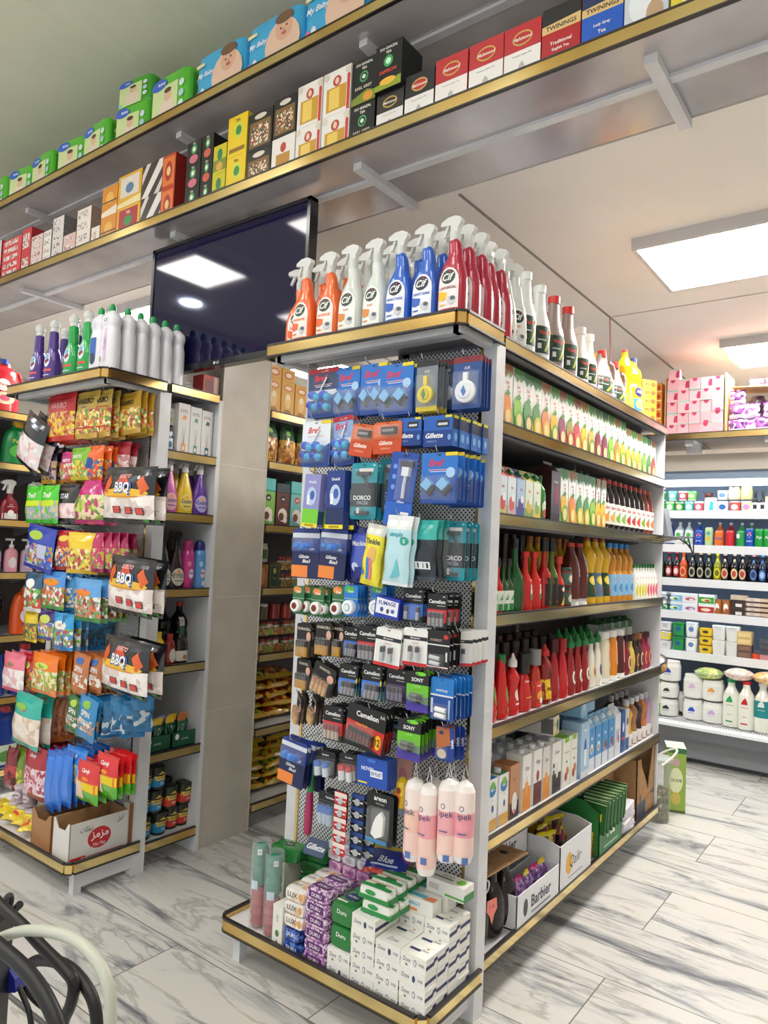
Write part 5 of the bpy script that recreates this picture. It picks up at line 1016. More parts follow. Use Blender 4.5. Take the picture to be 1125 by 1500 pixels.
def sony(W, H): return blister(W, H, '#16181c', (('r', -1, 0, 1, .68, '#6cc02c'), ('r', -1, 0, 1, .28, '#4a3aa0'), ('p', ((-1, .28), (1, .2), (1, .4), (-1, .36)), '#6a8a6a'), ('t', 'SONY', 0, .8, .1, '#f0f2f0', 1.5, 'b'), ('t', 'ALKALINE', 0, .63, .03, '#d8f0c0', 1.3), ('e', .3, .96, .5, .05, '#7ad03a')), (('cyl', -.55, .42, .5, .4, .0065, '#5a625c', '#1c201e'), ('cyl', -.55, .3, .5, .28, .0065, '#5a625c', '#1c201e')), (-.75, .22, .75, .5), .016, name='battery_pack', cat='battery pack')
def enel(W, H): return blister(W, H, '#1f77c4', (('r', -1, 0, 1, .56, '#1a4794'), ('r', -1, .56, 1, .6, '#d8e0ea'), ('t', 'eneloop', 0, .7, .09, '#f4f8fc', 1.6), ('r', -.95, .15, -.75, .5, '#c8d4e8'), ('r', .6, .05, .75, .5, '#a8c0e4')), (('cyl', -.4, .27, .5, .25, .0075, '#eceef0'), ('cyl', -.4, .13, .5, .11, .0075, '#eceef0')), (-.7, .03, .7, .38), .018, name='battery_pack', cat='battery pack')
def label_(W, H): return blister(W, H, '#1c3c8e', (('p', ((-1, .98), (.45, .98), (.6, .5), (-.9, .3)), '#b86a3a'), ('e', -.4, .82, .25, .06, '#1c3c7a'), ('t', 'Labello', .78, .55, .1, '#f0f4fa', .8, 'ub'), ('e', -.3, .2, .5, .14, '#d0c0a8')), (), (-.85, .06, .3, .4), .014, name='lip_balm_card', cat='lip balm pack')
def loose(W, H, c1='#c4ccd6', c2='#3a70c8', n=2): return blister(W, H, '#17181c', (('t', 'Camelion', 0, .86, .07, '#f0f0f0', 1.6, 'b'), ('r', -1, .72, 1, .74, '#6a6a6e')), tuple(('cyl', -.45 + .8 * i / max(1, n - 1), .08, -.55 + .8 * i / max(1, n - 1), .62, .012, c1, c2) for i in range(n)), (-.9, .04, .9, .68), .03, name='battery_pack', cat='battery pack')
H = hang
H((452, 540, 495, 610), 1.93, lambda w, h: bref(w, h, True, True, '#3a4a6a'), 'dark toilet block pack with red header, top left of the pegboard', 3, .02, seq='in its file')
H((492, 538, 527, 610), 1.93, lambda w, h: bref(w, h), 'blue toilet block pack second from left in the top row', 3, .02)
H((528, 533, 567, 606), 1.91, lambda w, h: bref(w, h), 'blue toilet block pack third from left in the top row', 4, .018)
H((557, 533, 605, 607), 1.88, lambda w, h: bref(w, h), 'blue toilet block pack fourth from left in the top row', 4, .018)
H((610, 528, 641, 603), 1.88, lambda w, h: fresh(w, h, '#e8d22a', '#d8c020', '#7a828a'), 'yellow ring air freshener in clear pack, top row', 4, .02)
H((664, 522, 705, 598), 1.90, lambda w, h: fresh(w, h, '#e8eaee', '#2a62b8', '#20488a'), 'white ring air freshener on blue card, top right of pegboard', 4, .022)
H((642, 527, 668, 600), 1.98, lambda w, h: fresh(w, h, '#c8d4e0', '#2a62b8', '#1f3f66'), 'dark blue air freshener card edge-on between yellow and white rings', 3, .03, yaw=.35)
H((443, 617, 484, 684), 1.90, lambda w, h: bref(w, h, True, False, '#dfe6ee'), 'clear toilet block pack of blue balls, left in second row', 3, .02)
H((487, 610, 516, 682), 1.91, lambda w, h: bref(w, h, True, True, '#8aa8d8'), 'clear toilet block pack with red header, second in second row', 3, .02, tilt=-.08)
H((517, 622, 551, 669), 1.88, orange, 'orange razor blade pack tilted leftmost of the two', 3, .015, tilt=.15)
H((547, 618, 589, 665), 1.86, orange, 'orange razor blade pack hanging straight, right of the tilted one', 3, .015)
def gbx(x0, y0, x1, y1, Y, n, lab, dy=.036):
    x, z_, W, Hh = px((x0, y0, x1, y1), Y); t = gblue(q3(W), q3(Hh))
    for i in range(n): put(t, (x + .003 * (i % 2), Y + dy * i, z_ - Hh), 0, lab, 'in its file')
gbx(586, 613, 622, 654, 1.88, 2, 'blue razor blade box left of its twin on the pegboard')
gbx(625, 610, 668, 655, 1.85, 6, 'blue razor blade box at the right end of second row')
def obx(x0, y0, x1, y1, Y, n, g, lab, tilt=0):
    x, z_, W, Hh = px((x0, y0, x1, y1), Y); t = oral(q3(W), q3(Hh), g)
    for i in range(n): put(t, (x + .02 * i, Y + .034 * i, z_ - Hh), 0, lab, 'in its file', ry=tilt)
obx(447, 695, 470, 772, 1.86, 2, True, 'purple toothbrush head box with bright green block', .06)
obx(482, 690, 508, 775, 1.86, 2, False, 'navy toothbrush head box with yellow foot')
H((515, 678, 552, 761), 1.87, dorco, 'teal razor card with dark label, left of the pair', 3, .025)
H((556, 672, 590, 758), 1.92, dorco, 'teal razor card with dark label, partly behind the big blue card', 3, .03)
x, z_, W, Hh = px((575, 668, 613, 755), 1.84)
bc = blister(.105, .235, '#1b4ba6', (('r', -1, 0, 1, .32, '#2660c0'), ('r', .2, .05, .8, .2, '#e8eaee'), ('t', '|||||||', .5, .125, .07, '#202020', .5, 'b'), ('t', 'Gillette', .1, .33, .03, '#f0f4fa', .8, 'bi'), ('e', -.6, .8, .15, .035, '#6a9ae0'), ('e', -.6, .66, .15, .035, '#6a9ae0'), ('e', -.6, .52, .15, .035, '#6a9ae0')),
             (('box', -.1, .8, .8, .88, .012, '#20242c'), ('box', .1, .68, .6, .8, .016, '#dfe4ea'), ('tube', ((.35, .7), (.3, .55), (.32, .38)), .006, '#c8d0dc')), (-.3, .34, .95, .92), .02, name='razor_pack', cat='razor pack')
put(bc, (x + .005, 1.83, z_ + .01), 0, 'big blue razor card with barcode, tilted over the teal cards', None, ry=.12)
H((617, 663, 670, 738), 1.83, lambda w, h: bref(w, h), 'large blue toilet block pack in front of the right-hand file', 6, .035)
H((428, 775, 468, 848), 1.88, gil3, 'navy razor pack with orange flash, left one in third row', 3, .02)
H((470, 775, 509, 850), 1.87, gil3, 'navy razor pack with orange flash, right one in third row', 3, .02, tilt=.05)
H((513, 773, 545, 856), 1.9, lambda w, h: mbag(w, h, '#22307e', '#4a5cc0', 'Mackie', '#dfe6f6', (('e', -.3, .3, .3, .08, '#c8d4f0'), ('r', -1, .1, 1, .3, '#2a3484'))), 'violet-blue razor bag behind the yellow cartoon bag', 3, .02)
H((537, 768, 566, 858), 1.84, lambda w, h: mbag(w, h, '#d8d8cc', '#ece030', 'Tinkle', '#3a4a5a', (('e', .1, .5, .45, .14, '#e6b860'), ('r', -.3, .1, -.05, .45, '#3f86c8'), ('r', .0, .1, .25, .45, '#e87898'), ('e', -.7, .2, .18, .05, '#3f86c8')), '#e0d41c', bands=(.06, .82)), 'pale and yellow razor bag with pink and blue razors', 2, .015, tilt=.14)
H((566, 755, 604, 859), 1.82, lambda w, h: mbag(w, h, '#e6ebea', '#b8dde6', 'simply', '#2aa0b0', (('e', .6, .64, .3, .06, '#2aa088'), ('t', '2', .6, .64, .05, '#ffffff', .3, 'b'), ('p', ((-.3, .1), (.4, .15), (.2, .4)), '#6ac0d0')), '#dfe8ea', bands=(.05, .8)), 'clear white razor bag with aqua print', 2, .015, tilt=.05)
H((603, 762, 640, 852), 1.86, darkback, 'teal-topped razor bag turned barcode side out', 6, .035)
H((648, 764, 682, 851), 1.93, dorco, 'teal razor card in the file at the right of third row', 3, .04)
for i, b in enumerate(((429, 858, 446, 900), (443, 858, 458, 902), (457, 861, 475, 904), (468, 861, 484, 906), (487, 858, 505, 906))):
    H(b, 1.88 + .02 * (i % 2), lambda w, h: floss(max(w, .045), h), 'green card of white dental floss in the fourth row', 2, .03, seq='from the left')
H((504, 857, 524, 903), 1.87, lambda w, h: floss(w, h, '#2a7ad0', '#f2f4f6', '#3a9ae0', 'Pure'), 'blue card of white dental floss, left of the two', 4, .02)
H((543, 857, 566, 903), 1.9, lambda w, h: floss(w, h, '#2a7ad0', '#f2f4f6', '#3a9ae0', 'Pure'), 'blue card of white dental floss, behind the fallen blue box', 3, .02)
x, z_, W, Hh = px((553, 876, 590, 905), 1.86)
fb = carton(.09, .05, .065, '#2438a8', fr=(('p', ((-.9, .2), (.9, .15), (.9, .85), (-.9, .95)), '#e8ecf4'), ('t', 'FUMAGE', 0, .72, .2, '#2a3a90', 1.4, 'b'), ('e', -.4, .4, .14, .12, '#3a4a90'), ('e', .1, .35, .12, .12, '#5a3a5a'), ('e', .5, .38, .14, .1, '#3a6ab0')), name='small_box', cat='box')
put(fb, (x, 1.86, z_ - Hh), .1, 'small blue box with white panel lying askew among the floss cards', None, ry=.1)
H((592, 862, 620, 911), 1.87, lambda w, h: came(w, h, '#2f6ac8', ('#9a9ea4', '#2a3040'), 2), 'black and blue battery card at left of the upper battery row', 5, .02)
H((626, 870, 655, 921), 1.86, lambda w, h: came(w, h, '#c8262c'), 'black and red battery card in front of the upper right file', 3, .035)
H((640, 870, 668, 921), 1.96, lambda w, h: came(w, h, '#2f6ac8'), 'black and blue battery card inside the upper right file', 3, .02)
H((435, 913, 456, 962), 1.9, dura, 'black and amber battery card, far left of the second battery row', 4, .02)
H((462, 911, 486, 960), 1.88, dura, 'black and amber battery card, second in the second battery row', 3, .02)
H((484, 913, 504, 962), 1.9, dura, 'black and amber battery card, third in the second battery row', 3, .02)
H((504, 918, 524, 963), 1.9, lambda w, h: came(w, h, '#2f6ac8', fallen=True), 'narrow black and blue battery card beside the amber ones', 3, .02)
H((524, 917, 553, 968), 1.87, lambda w, h: came(w, h, '#d02a2c'), 'black and red four-battery card in the second battery row', 4, .02)
H((551, 921, 589, 977), 1.84, mpow, 'white battery card with red foot, left and tilted', 4, .014, tilt=.07)
H((591, 920, 626, 976), 1.85, mpow, 'white battery card with red foot, right of the tilted one', 5, .016)
H((624, 923, 658, 980), 1.85, blk, 'black battery card with white line and silver cells', 4, .02)
H((655, 926, 690, 976), 1.97, mpow, 'white battery card with red foot, edge-on in the right file', 7, .018, yaw=.55)
H((432, 965, 458, 1010), 1.9, lambda w, h: dura(w, h, False), 'black and amber battery card, far left of the third battery row', 4, .018, yaw=-.2)
H((462, 975, 494, 1020), 1.86, lambda w, h: dura(w, h, True), 'twisted battery card with tan cells, second in the third battery row', 3, .018, tilt=.3)
H((497, 973, 524, 1021), 1.86, lambda w, h: came(w, h, '#3272d0', fallen=True, stripe=True), 'battery card with blue panel and rainbow edge, left of the pair', 4, .02)
H((531, 974, 559, 1026), 1.86, lambda w, h: came(w, h, '#3272d0', fallen=True, stripe=True), 'battery card with blue panel and rainbow edge, right of the pair', 4, .02)
H((566, 980, 596, 1029), 1.87, lambda w, h: came(w, h, '#3a2a5a', ('#6a5a7a', '#2a2030')), 'black battery card with purple panel beside the green one', 4, .02)
H((595, 984, 628, 1043), 1.84, sony, 'green and violet battery card in the third battery row', 4, .02)
H((631, 993, 664, 1055), 1.85, enel, 'blue battery card with two white cells', 6, .022)
H((428, 1017, 450, 1062), 1.88, lambda w, h: dura(w, h, True), 'tan battery card twisted sideways, far left of the fourth battery row', 3, .018, tilt=.25, yaw=-.6)
H((450, 1019, 472, 1062), 1.88, lambda w, h: dura(w, h, True), 'tan battery card twisted sideways, second in the fourth battery row', 3, .018, tilt=.2, yaw=-.6)
H((474, 1034, 502, 1085), 1.86, lambda w, h: came(w, h, '#d02a2c', ('#b8a89a', '#8a3a34')), 'black and red four-battery card in the fourth battery row', 5, .02)
x, z_, W, Hh = px((512, 1036, 574, 1100), 1.83)
big12 = blister(.155, .135, '#141416', (('p', ((-1, .62), (1, .52), (.9, .02), (-.6, .22), (-1, .35)), '#c4281e'), ('t', 'Camelion', .05, .8, .13, '#f6f6f6', 1.3, 'b'), ('t', 'Value Pack', -.2, .56, .06, '#e8a020', .9, 'b'), ('e', .7, .28, .17, .17, '#f0b818'), ('t', '12', .7, .28, .17, '#2a1a10', .25, 'b'), ('t', 'AA', .82, .88, .08, '#e8e8e8', .25)),
                tuple(('cyl', -.75 + .17 * i, .22 - .012 * i, -.72 + .17 * i, .48 - .012 * i, .006, '#6a2a24', '#2a1a1a') for i in range(8)), (-.9, .12, .5, .56), .016, name='battery_pack', cat='battery pack')
for i in range(3): put(big12, (x - .005, 1.82 + .02 * i, z_), 0, 'large twelve-battery value card, black with red band', 'in its file', ry=.1)
H((565, 1040, 590, 1085), 1.92, lambda w, h: came(w, h, '#2f7ac8'), 'black and blue battery card between value card and green one', 3, .02)
H((583, 1054, 616, 1112), 1.83, sony, 'green and violet battery card in the fourth battery row', 8, .022)
H((638, 1065, 666, 1115), 1.87, label_, 'blue lip balm card with brown panel at the right edge', 3, .03)
H((413, 1084, 450, 1152), 1.85, gil3, 'navy razor pack hanging at the far left below the batteries', 3, .02, tilt=.1)
H((448, 1086, 470, 1160), 1.92, gil3, 'navy razor pack half hidden beside the green-capped brush', 2, .02)
H((462, 1100, 491, 1138), 1.88, lambda w, h: loose(w, h), 'black card of two large silver and blue batteries', 3, .02, tilt=-.05)
H((497, 1104, 524, 1144), 1.88, lambda w, h: loose(w, h, '#d8dadc', '#c8302c'), 'black card of two large white and red batteries', 3, .02, tilt=-.05)
x, z_, W, Hh = px((525, 1107, 576, 1152), 1.85)
put(carton(.125, .05, .09, '#1f4fb0', fr=(('t', 'NOVIN', -.3, .6, .14, '#e8eefa', .8, 'b'), ('r', -.1, .35, .7, .6, '#e4eaf4'), ('t', 'DR PLAST', .3, .47, .13, '#1f3f80', .7, 'b'), ('r', -.9, .08, -.3, .14, '#e8d040'), ('e', 0, .9, .3, .06, '#3f78d8')), right='#1a3f90', name='plaster_box', cat='box'), (x, 1.86, z_ - Hh), -.05, 'bright blue plaster box hanging below the value card', None, ry=-.04)
# brushes with coloured handles in clear tubes
def brush(body, cap): 
    b = MB(); b.lathe([(.006, -.29), (.014, -.28), (.016, -.2), (.012, -.14)], M(body, .3, coat=.4), seg=14); c = MB(); c.lathe([(.011, -.14), (.012, -.03), (.009, -.005), (.004, 0)], M(cap, .3), seg=14)
    return Thing('toilet_brush', 'brush', None, [('handle', b.mesh('handle')), ('grip_cap', c.mesh('grip_cap'))])
p_ = at(458, 1100, Y=1.9); put(brush('#a8245a', '#2a9a4a'), p_, 0, 'long magenta brush with green top at the left of the pegboard', None, ry=.02)
p_ = at(600, 1145, Y=2.03); put(brush('#9a3a8a', '#7a3a9a'), p_, 0, 'long purple brush behind the shoelace pack', None)
H((466, 1162, 500, 1210), 1.88, lambda w, h: loose(w, h, '#a8b4c4', '#3a70c0', 3), 'black card of silver-blue batteries in the lowest row', 3, .02)
for i, (x0, yy) in enumerate(((487, 1160), (512, 1162), (530, 1165))):
    c = '#c82a2c' if i == 0 else '#20242c'; x, z_, W, Hh = px((x0, yy, x0 + 22, yy + 88), 1.84 + .03 * i)
    for k in range(5):
        put(blister(.052, .042, c, (('r', -1, .6, 1, .95, '#e8d8d0' if i == 0 else '#2a4a8a'), ('r', -.8, .3, .8, .42, '#e8e8e8')), (('disc', 0, .35, .011, .004, '#b8bcc2'),), hook=False, name='button_cell_card', cat='battery pack'), (x, 1.84 + .03 * i, z_ - .04 * k), 0, f"{('red', 'black', 'dark blue')[i]} button cell card in the chained strip", 'from the top')
H((537, 1162, 576, 1238), 1.85, lambda w, h: blister(w, h, '#141518', (('t', 'areon', 0, .88, .07, '#f2f2f2', 1.4, 'b'), ('t', 'fresh shoe', 0, .79, .035, '#c8c8c8', 1.2), ('r', -1, 0, .6, .08, '#3a8ac0')), (('poly', ((-.45, .2), (-.1, .12), (.4, .2), (.45, .55), (.2, .66), (-.1, .55), (-.3, .4)), .012, '#f0f0ee'), ('tube', ((-.4, .3), (.1, .25), (-.3, .42), (.25, .38), (-.1, .52), (.35, .5)), .003, '#303030')), (-.75, .1, .75, .72), .03, name='air_freshener_pack', cat='air freshener pack'), 'black card with white shoe-shaped freshener in clear bubble', 2, .02)
# cotton pad tubes
def pads(h=.27, c='#efb8b0'):
    b = MB(); r = .031
    prof = [(.004, 0), (r * .75, -.012), (r, -.03), (r * 1.02, -.09), (r * .99, -.16), (r * 1.01, -h + .03), (r * .8, -h + .008), (r * .2, -h)]
    b.lathe(prof, [WHITE if False else M('#f1ece8', .3), M('#f4efeb', .3), M('#f4e4de', .3), M(c, .3), M('#f2cfc6', .3), M('#f4efec', .3), M('#f4efec', .3)], seg=20)
    mp = lambda u, v, o: ((r * 1.02 + o) * math.sin(u / r), -(r * 1.02 + o) * math.cos(u / r), v)
    b.deco([('t', 'ipek', .008, -.1, .024, M('#2c3c78'), .05), ('e', -.002, -.075, .007, .008, M('#2c3c78')), ('e', -.002, -.075, .005, .006, M('#f2dcd6')), ('r', .004, -.235, .022, -.215, M('#5a78b8')), ('r', -.012, -.15, .014, -.146, M('#6a6a90'))], mp, True, e0=.0008)
    s = MB(); s.tube([(-.01, 0, 0), (0, 0, .045), (.01, 0, 0)], .0015, M('#e8e8ea', .3)); 
    return Thing('cotton_pad_tube', 'cotton pads', None, [('pad_bag', b.mesh('pad_bag')), ('drawstring', s.mesh('drawstring'))])
for i, (x0, y0, h_, c) in enumerate(((607, 1138, .255, '#f4c8b8'), (627, 1146, .28, '#f0a8b0'), (656, 1140, .25, '#f0aeb4'), (680, 1143, .245, '#ee9eaa'))):
    p_ = at(x0 + 2, y0, Y=1.88 + .012 * i); put(pads(h_, c), p_, -.35 + .22 * i, 'pink and white cotton pad bag hanging low on the right', 'from the left', 'cotton pad bags')
for i in range(3): p_ = at(612 + 26 * i, 1140, Y=1.98); put(pads(.25), p_, .2, 'pink and white cotton pad bag in the row behind', 'from the left', 'cotton pad bags')
x, z_, W, Hh = px((573, 1140, 594, 1182), 1.88)
lb_ = MB(); lb_.lathe([(.005, 0), (.022, -.012), (.026, -.05), (.024, -.09), (.006, -.1)], M('#e8c42a', .3, coat=.4), seg=18); lb_.deco([('e', 0, -.06, .012, .025, M('#e07a2a')), ('e', .004, -.035, .008, .01, M('#7a3a1a'))], lambda u, v, o: ((.0262 + o) * math.sin(u / .026), -(.0262 + o) * math.cos(u / .026), v), True, e0=.001)
put(Thing('bath_sponge', 'sponge', lb_.mesh('bath_sponge')), (x, 1.9, z_), 0, 'small yellow oval pack hanging left of the cotton pads')
put(blister(.07, .2, '#e8b0a0', (('e', 0, .5, .6, .3, '#d88aa0'), ('r', -1, 0, 1, .2, '#b8d0e8')), hook=False, name='sponge_card', cat='sponge pack'), at(592, 1105, Y=2.0), 0, 'tall pale pink printed card behind the yellow oval pack')
# wire hooks: every hanging column has one
for (x, y, Y0) in ((455, 538, 1.93), (494, 536, 1.93), (540, 530, 1.91), (575, 530, 1.88), (622, 526, 1.87), (682, 520, 1.9), (460, 612, 1.9), (500, 608, 1.91), (530, 622, 1.88), (565, 614, 1.86), (603, 610, 1.88), (645, 606, 1.85), (458, 690, 1.86), (495, 686, 1.86), (533, 676, 1.87), (572, 670, 1.9), (600, 666, 1.83), (643, 660, 1.83), (446, 772, 1.88), (488, 772, 1.87), (528, 770, 1.9), (550, 766, 1.84), (585, 752, 1.82), (618, 758, 1.86), (664, 760, 1.93), (450, 856, 1.88), (475, 858, 1.9), (513, 855, 1.87), (553, 855, 1.9), (604, 860, 1.87), (638, 866, 1.86), (446, 911, 1.9), (478, 909, 1.88), (512, 914, 1.9), (536, 913, 1.87), (570, 918, 1.84), (606, 917, 1.85), (640, 920, 1.85), (672, 922, 1.92), (444, 963, 1.9), (478, 970, 1.86), (510, 970, 1.86), (544, 971, 1.86), (580, 977, 1.87), (610, 980, 1.84), (646, 990, 1.85), (440, 1015, 1.88), (462, 1016, 1.88), (487, 1030, 1.86), (545, 1036, 1.82), (600, 1050, 1.83), (652, 1062, 1.87), (430, 1082, 1.85), (476, 1098, 1.88), (510, 1102, 1.88), (550, 1104, 1.85), (482, 1160, 1.88), (556, 1160, 1.85), (612, 1134, 1.88), (636, 1138, 1.88), (662, 1136, 1.88), (684, 1140, 1.88)):
    p_ = at(x, y, Y=Y0); h_ = MB(); h_.tube([(min(p_.x, -1.21), 2.105, p_.z - .006), (p_.x, Y0 + .01, p_.z - .006), (p_.x, Y0 - .012, p_.z + .0), (p_.x, Y0 - .02, p_.z + .014)], .0018, STEEL, 6)
    part(ER, 'peg_hook', h_)
# ------------------------------------------------------------------ soaps and boxes on the bottom shelf of the right rack
SZ = .141
DV = carton(.091, .0615, .044, '#ecebe4', fr=(('t', 'Dove', -.5, .55, .3, '#2a3560', .6, 'i'), ('e', .15, .5, .12, .22, '#3a4670'), ('e', .15, .5, .09, .17, '#dfe0dc'), ('t', 'soap', .65, .5, .24, '#7a7a86', .4), ('e', -.5, .22, .1, .08, '#8a8a6a')), rt=(('p', ((-1, .3), (.4, .3), (.6, .5), (1, .5), (1, .75), (.45, .75), (.25, .55), (-1, .55)), '#23305f'), ('r', -.8, .8, .2, .84, '#a8a8a8')), tp=(('r', -.7, .4, .1, .6, '#2a3768'), ('t', 'Dove', .4, .62, .18, '#4a5580', .5, 'i'), ('e', .4, .85, .1, .06, '#a08a4a')), name='soap_box', cat='soap box', r=.4)
DV2 = carton(.091, .0615, .044, '#e9e8e2', fr=(('t', 'Dove', -.5, .55, .3, '#2a3560', .6, 'i'), ('e', .15, .5, .12, .22, '#3a4670'), ('t', 'soap', .65, .5, .24, '#7a7a86', .4)), rt=(('r', -1, .3, 1, .55, '#23305f'),), tp=(('t', 'Dove', .0, .5, .3, '#4a5580', .8, 'i'),), name='soap_box', cat='soap box', r=.4)
cols = [(-1.463, (2, 2, 3, 4)), (-1.37, (5, 5, 5, 5)), (-1.276, (4, 4, 5, 5)), (-1.183, (4, 4, 5, 5))]
cn = ['left', 'second', 'third', 'right']; rn = ['front', 'second', 'third', 'rear']
rd = random.Random(11)
for ci, (x, ls) in enumerate(cols):
    for ri, n in enumerate(ls):
        for k in range(n):
            put(DV if (ci + k + ri) % 5 else DV2, (x + rd.uniform(-.0015, .0015), 1.838 + .0635 * ri + rd.uniform(-.001, .001), SZ + .0445 * k), rd.uniform(-.012, .012), f'white-navy soap box in the {cn[ci]} stack of the {rn[ri]} row', 'from the bottom', 'white and navy soap boxes')
def brick(w, d, h, c, fr=(), tp=(), rt=(), name='soap_pack', r=.25, sub=4):
    """film-wrapped row of bars: rounded lobes along the depth"""
    mb = MB(); m = col_(c) if not isinstance(c, str) else M(c, r, coat=.5); rs = []
    for j in range(sub * 4 + 1):
        y = -d / 2 + d * j / (sub * 4); k = 1 - .06 * (1 if j % 4 == 0 else 0) - (.05 if j in (0, sub * 4) else 0)
        rs.append([(k * w / 2 * math.copysign(abs(math.cos(a)) ** .35, math.cos(a)), y, h / 2 + k * h / 2 * math.copysign(abs(math.sin(a)) ** .35, math.sin(a))) for a in [2 * PI * i / 16 for i in range(16)]])
    mb.rings(rs, m)
    mb.deco(bdeco(fr, w, h), lambda u, v, o: (u, -d / 2 - .0005 - o, v)); mb.deco(bdeco(tp, w, d), lambda u, v, o: (u, v - d / 2, h + o)); mb.deco(bdeco(rt, d, h), side(w / 2))
    return Thing(name, 'soap pack', mb.mesh(name))
GRN = PM(('#1f7a34', '#2a8a3e', '#1a6a2c', '#3a9a4a'), 25, .25)
gp = brick(.092, .2, .07, '#237a36', fr=(('t', 'Duru', 0, .6, .2, '#dfe8dc', .9, 'b'),), tp=(('e', 0, .28, .6, .12, '#1c2f5a'), ('t', 'DURU', 0, .28, .05, '#f0f0ea', .8, 'b'), ('r', -.7, .06, .2, .1, '#e8e4d8')), name='soap_pack')
for k in range(2): put(gp, (-1.463, 1.915, SZ + .089 + .0715 * k + .0), 0, 'large dark green wrapped soap pack on the left white soap stack', 'from the bottom', 'green wrapped soap packs')
gw = brick(.115, .052, .04, PM(('#e8ece4', '#e2e8de'), 5, .3), fr=(('r', -1, 0, 1, .35, '#2a8a44'), ('e', -.2, .6, .35, .2, '#2f9a4a')), tp=(('p', ((-1, .1), (1, .1), (1, .4), (.2, .55), (-1, .4)), '#2a8a44'), ('e', .1, .55, .35, .25, '#1f7a3a'), ('r', -.9, .7, .6, .78, '#d8a050')), rt=(('r', -1, 0, 1, .45, '#2a8a44'),), sub=1)
for k in range(2):
    for j in range(4): put(gw, (-1.345 - .012 * k, 1.86 + .056 * j, SZ + .2235 + .041 * k), .04, f"green-white soap pack in the {'lower' if k == 0 else 'upper'} layer on the tallest stack", 'from the front', 'green and white soap packs')
pur = PM(('#dcbcd8', '#b884bc', '#ecdcea', '#9a62a6', '#c89acb', '#e4c8de', '#7a4a80'), 150, .25)
pk = brick(.098, .066, .04, pur, fr=(('r', -.7, .25, .7, .8, '#5a2a6a'), ('t', 'DURU', 0, .52, .3, '#f0e4f0', 1.1, 'b')), tp=(('r', -.75, .25, .7, .75, '#5a2a66'), ('t', 'DURU', 0, .5, .18, '#ecdcec', 1, 'b')), sub=1)
for j, n in enumerate((6, 6, 5, 5)):
    for k in range(n): put(pk, (-1.568 + .002 * (k % 2), 1.842 + .068 * j, SZ + .0405 * k), rd.uniform(-.03, .03), f'violet patterned soap pack in the {rn[j]} pile of the violet column', 'from the bottom', 'violet patterned soap packs')
blu = PM(('#2a4aa0', '#3a62c0', '#1c3078', '#5a86d4'), 90, .25)
bk2 = brick(.075, .066, .042, blu, fr=(('t', 'DURU', 0, .5, .3, '#dfe6f4', 1.2, 'b'),), sub=1)
lux = brick(.09, .066, .042, PM(('#eeece6', '#f2f0ea', '#e9e2d8', '#e8c8a8'), 40, .25), fr=(('t', 'LUX', -.2, .5, .4, '#6a6660', 1.0, 'b'), ('e', .6, .5, .2, .3, '#e0a868')), tp=(('t', 'LUX', -.3, .5, .2, '#7a7670', .8, 'b'), ('e', .5, .5, .3, .25, '#e8b478')), sub=1)
for j in range(3):
    for k in range(2): put(bk2, (-1.668, 1.842 + .068 * j, SZ + .043 * k), rd.uniform(-.02, .02), f'shiny blue soap pack in the {rn[j]} pile under the white ones', 'from the bottom', 'shiny blue soap packs')
    for k in range(3): put(lux, (-1.664, 1.842 + .068 * j, SZ + .0865 + .043 * k), rd.uniform(-.03, .03), f'white flowered soap pack in the {rn[j]} pile above the blue ones', 'from the bottom', 'white flowered soap packs')
put(carton(.045, .09, .14, '#e9e8df', fr=(('e', 0, .35, .4, .08, '#5a7a4a'), ('t', 'soap', 0, .7, .06, '#5a5a4a', 1.2, 'u'), ('p', ((-.6, .05), (.6, .05), (0, .2)), '#3a5a3a')), name='soap_box', cat='soap box'), (-1.732, 1.85, SZ), 0, 'upright cream carton with green print beside the blue soap packs')
# tall clear tubes of tumblers
def tumblers(h):
    t = MB(); t.lathe([(.033, 0), (.034, h)], MB and M('#eef4f4', .05, a=.22), seg=24, cap=False); t.lathe([(.033, 0), (.033, .003)], CLEAR, seg=24)
    r = MB(); g = MB(); R_ = [(.022, 0), (.028, .01), (.026, .03), (.029, .045), (.025, .065), (.029, .08), (.026, .1), (.028, .115), (.024, .125), (.02, .135)]
    r.lathe([(a, b * h / .3 + .006) for a, b in R_], M('#b23a42', .25, a=.93), seg=20); g.lathe([(a, .15 * h / .3 + b * h / .3) for a, b in R_], M('#14806a', .25, a=.93), seg=20)
    l = MB(); l.deco([('r', -.015, .14 * h / .3, .012, .17 * h / .3, M('#c2d2dc', .3)), ('r', .006, .26 * h / .3, .022, .28 * h / .3, M('#e4e8ea')), ('t', '||||', .014, .27 * h / .3, .01, M('#26282a'), .014)], lambda u, v, o: ((.0335 + o) * math.sin(u / .033), -(.0335 + o) * math.cos(u / .033), v), True)
    return Thing('tumbler_tube', 'tumblers', None, [('clear_tube', t.mesh('clear_tube'), [('sticker', l.mesh('sticker'))]), ('red_tumblers', r.mesh('red_tumblers')), ('green_tumblers', g.mesh('green_tumblers'))])
put(tumblers(.3), (-1.882, 1.862, SZ), .2, 'clear tube of green and red tumblers, the left one of two')
put(tumblers(.285), (-1.802, 1.85, SZ), .5, 'clear tube of green and red tumblers, the right one of two')
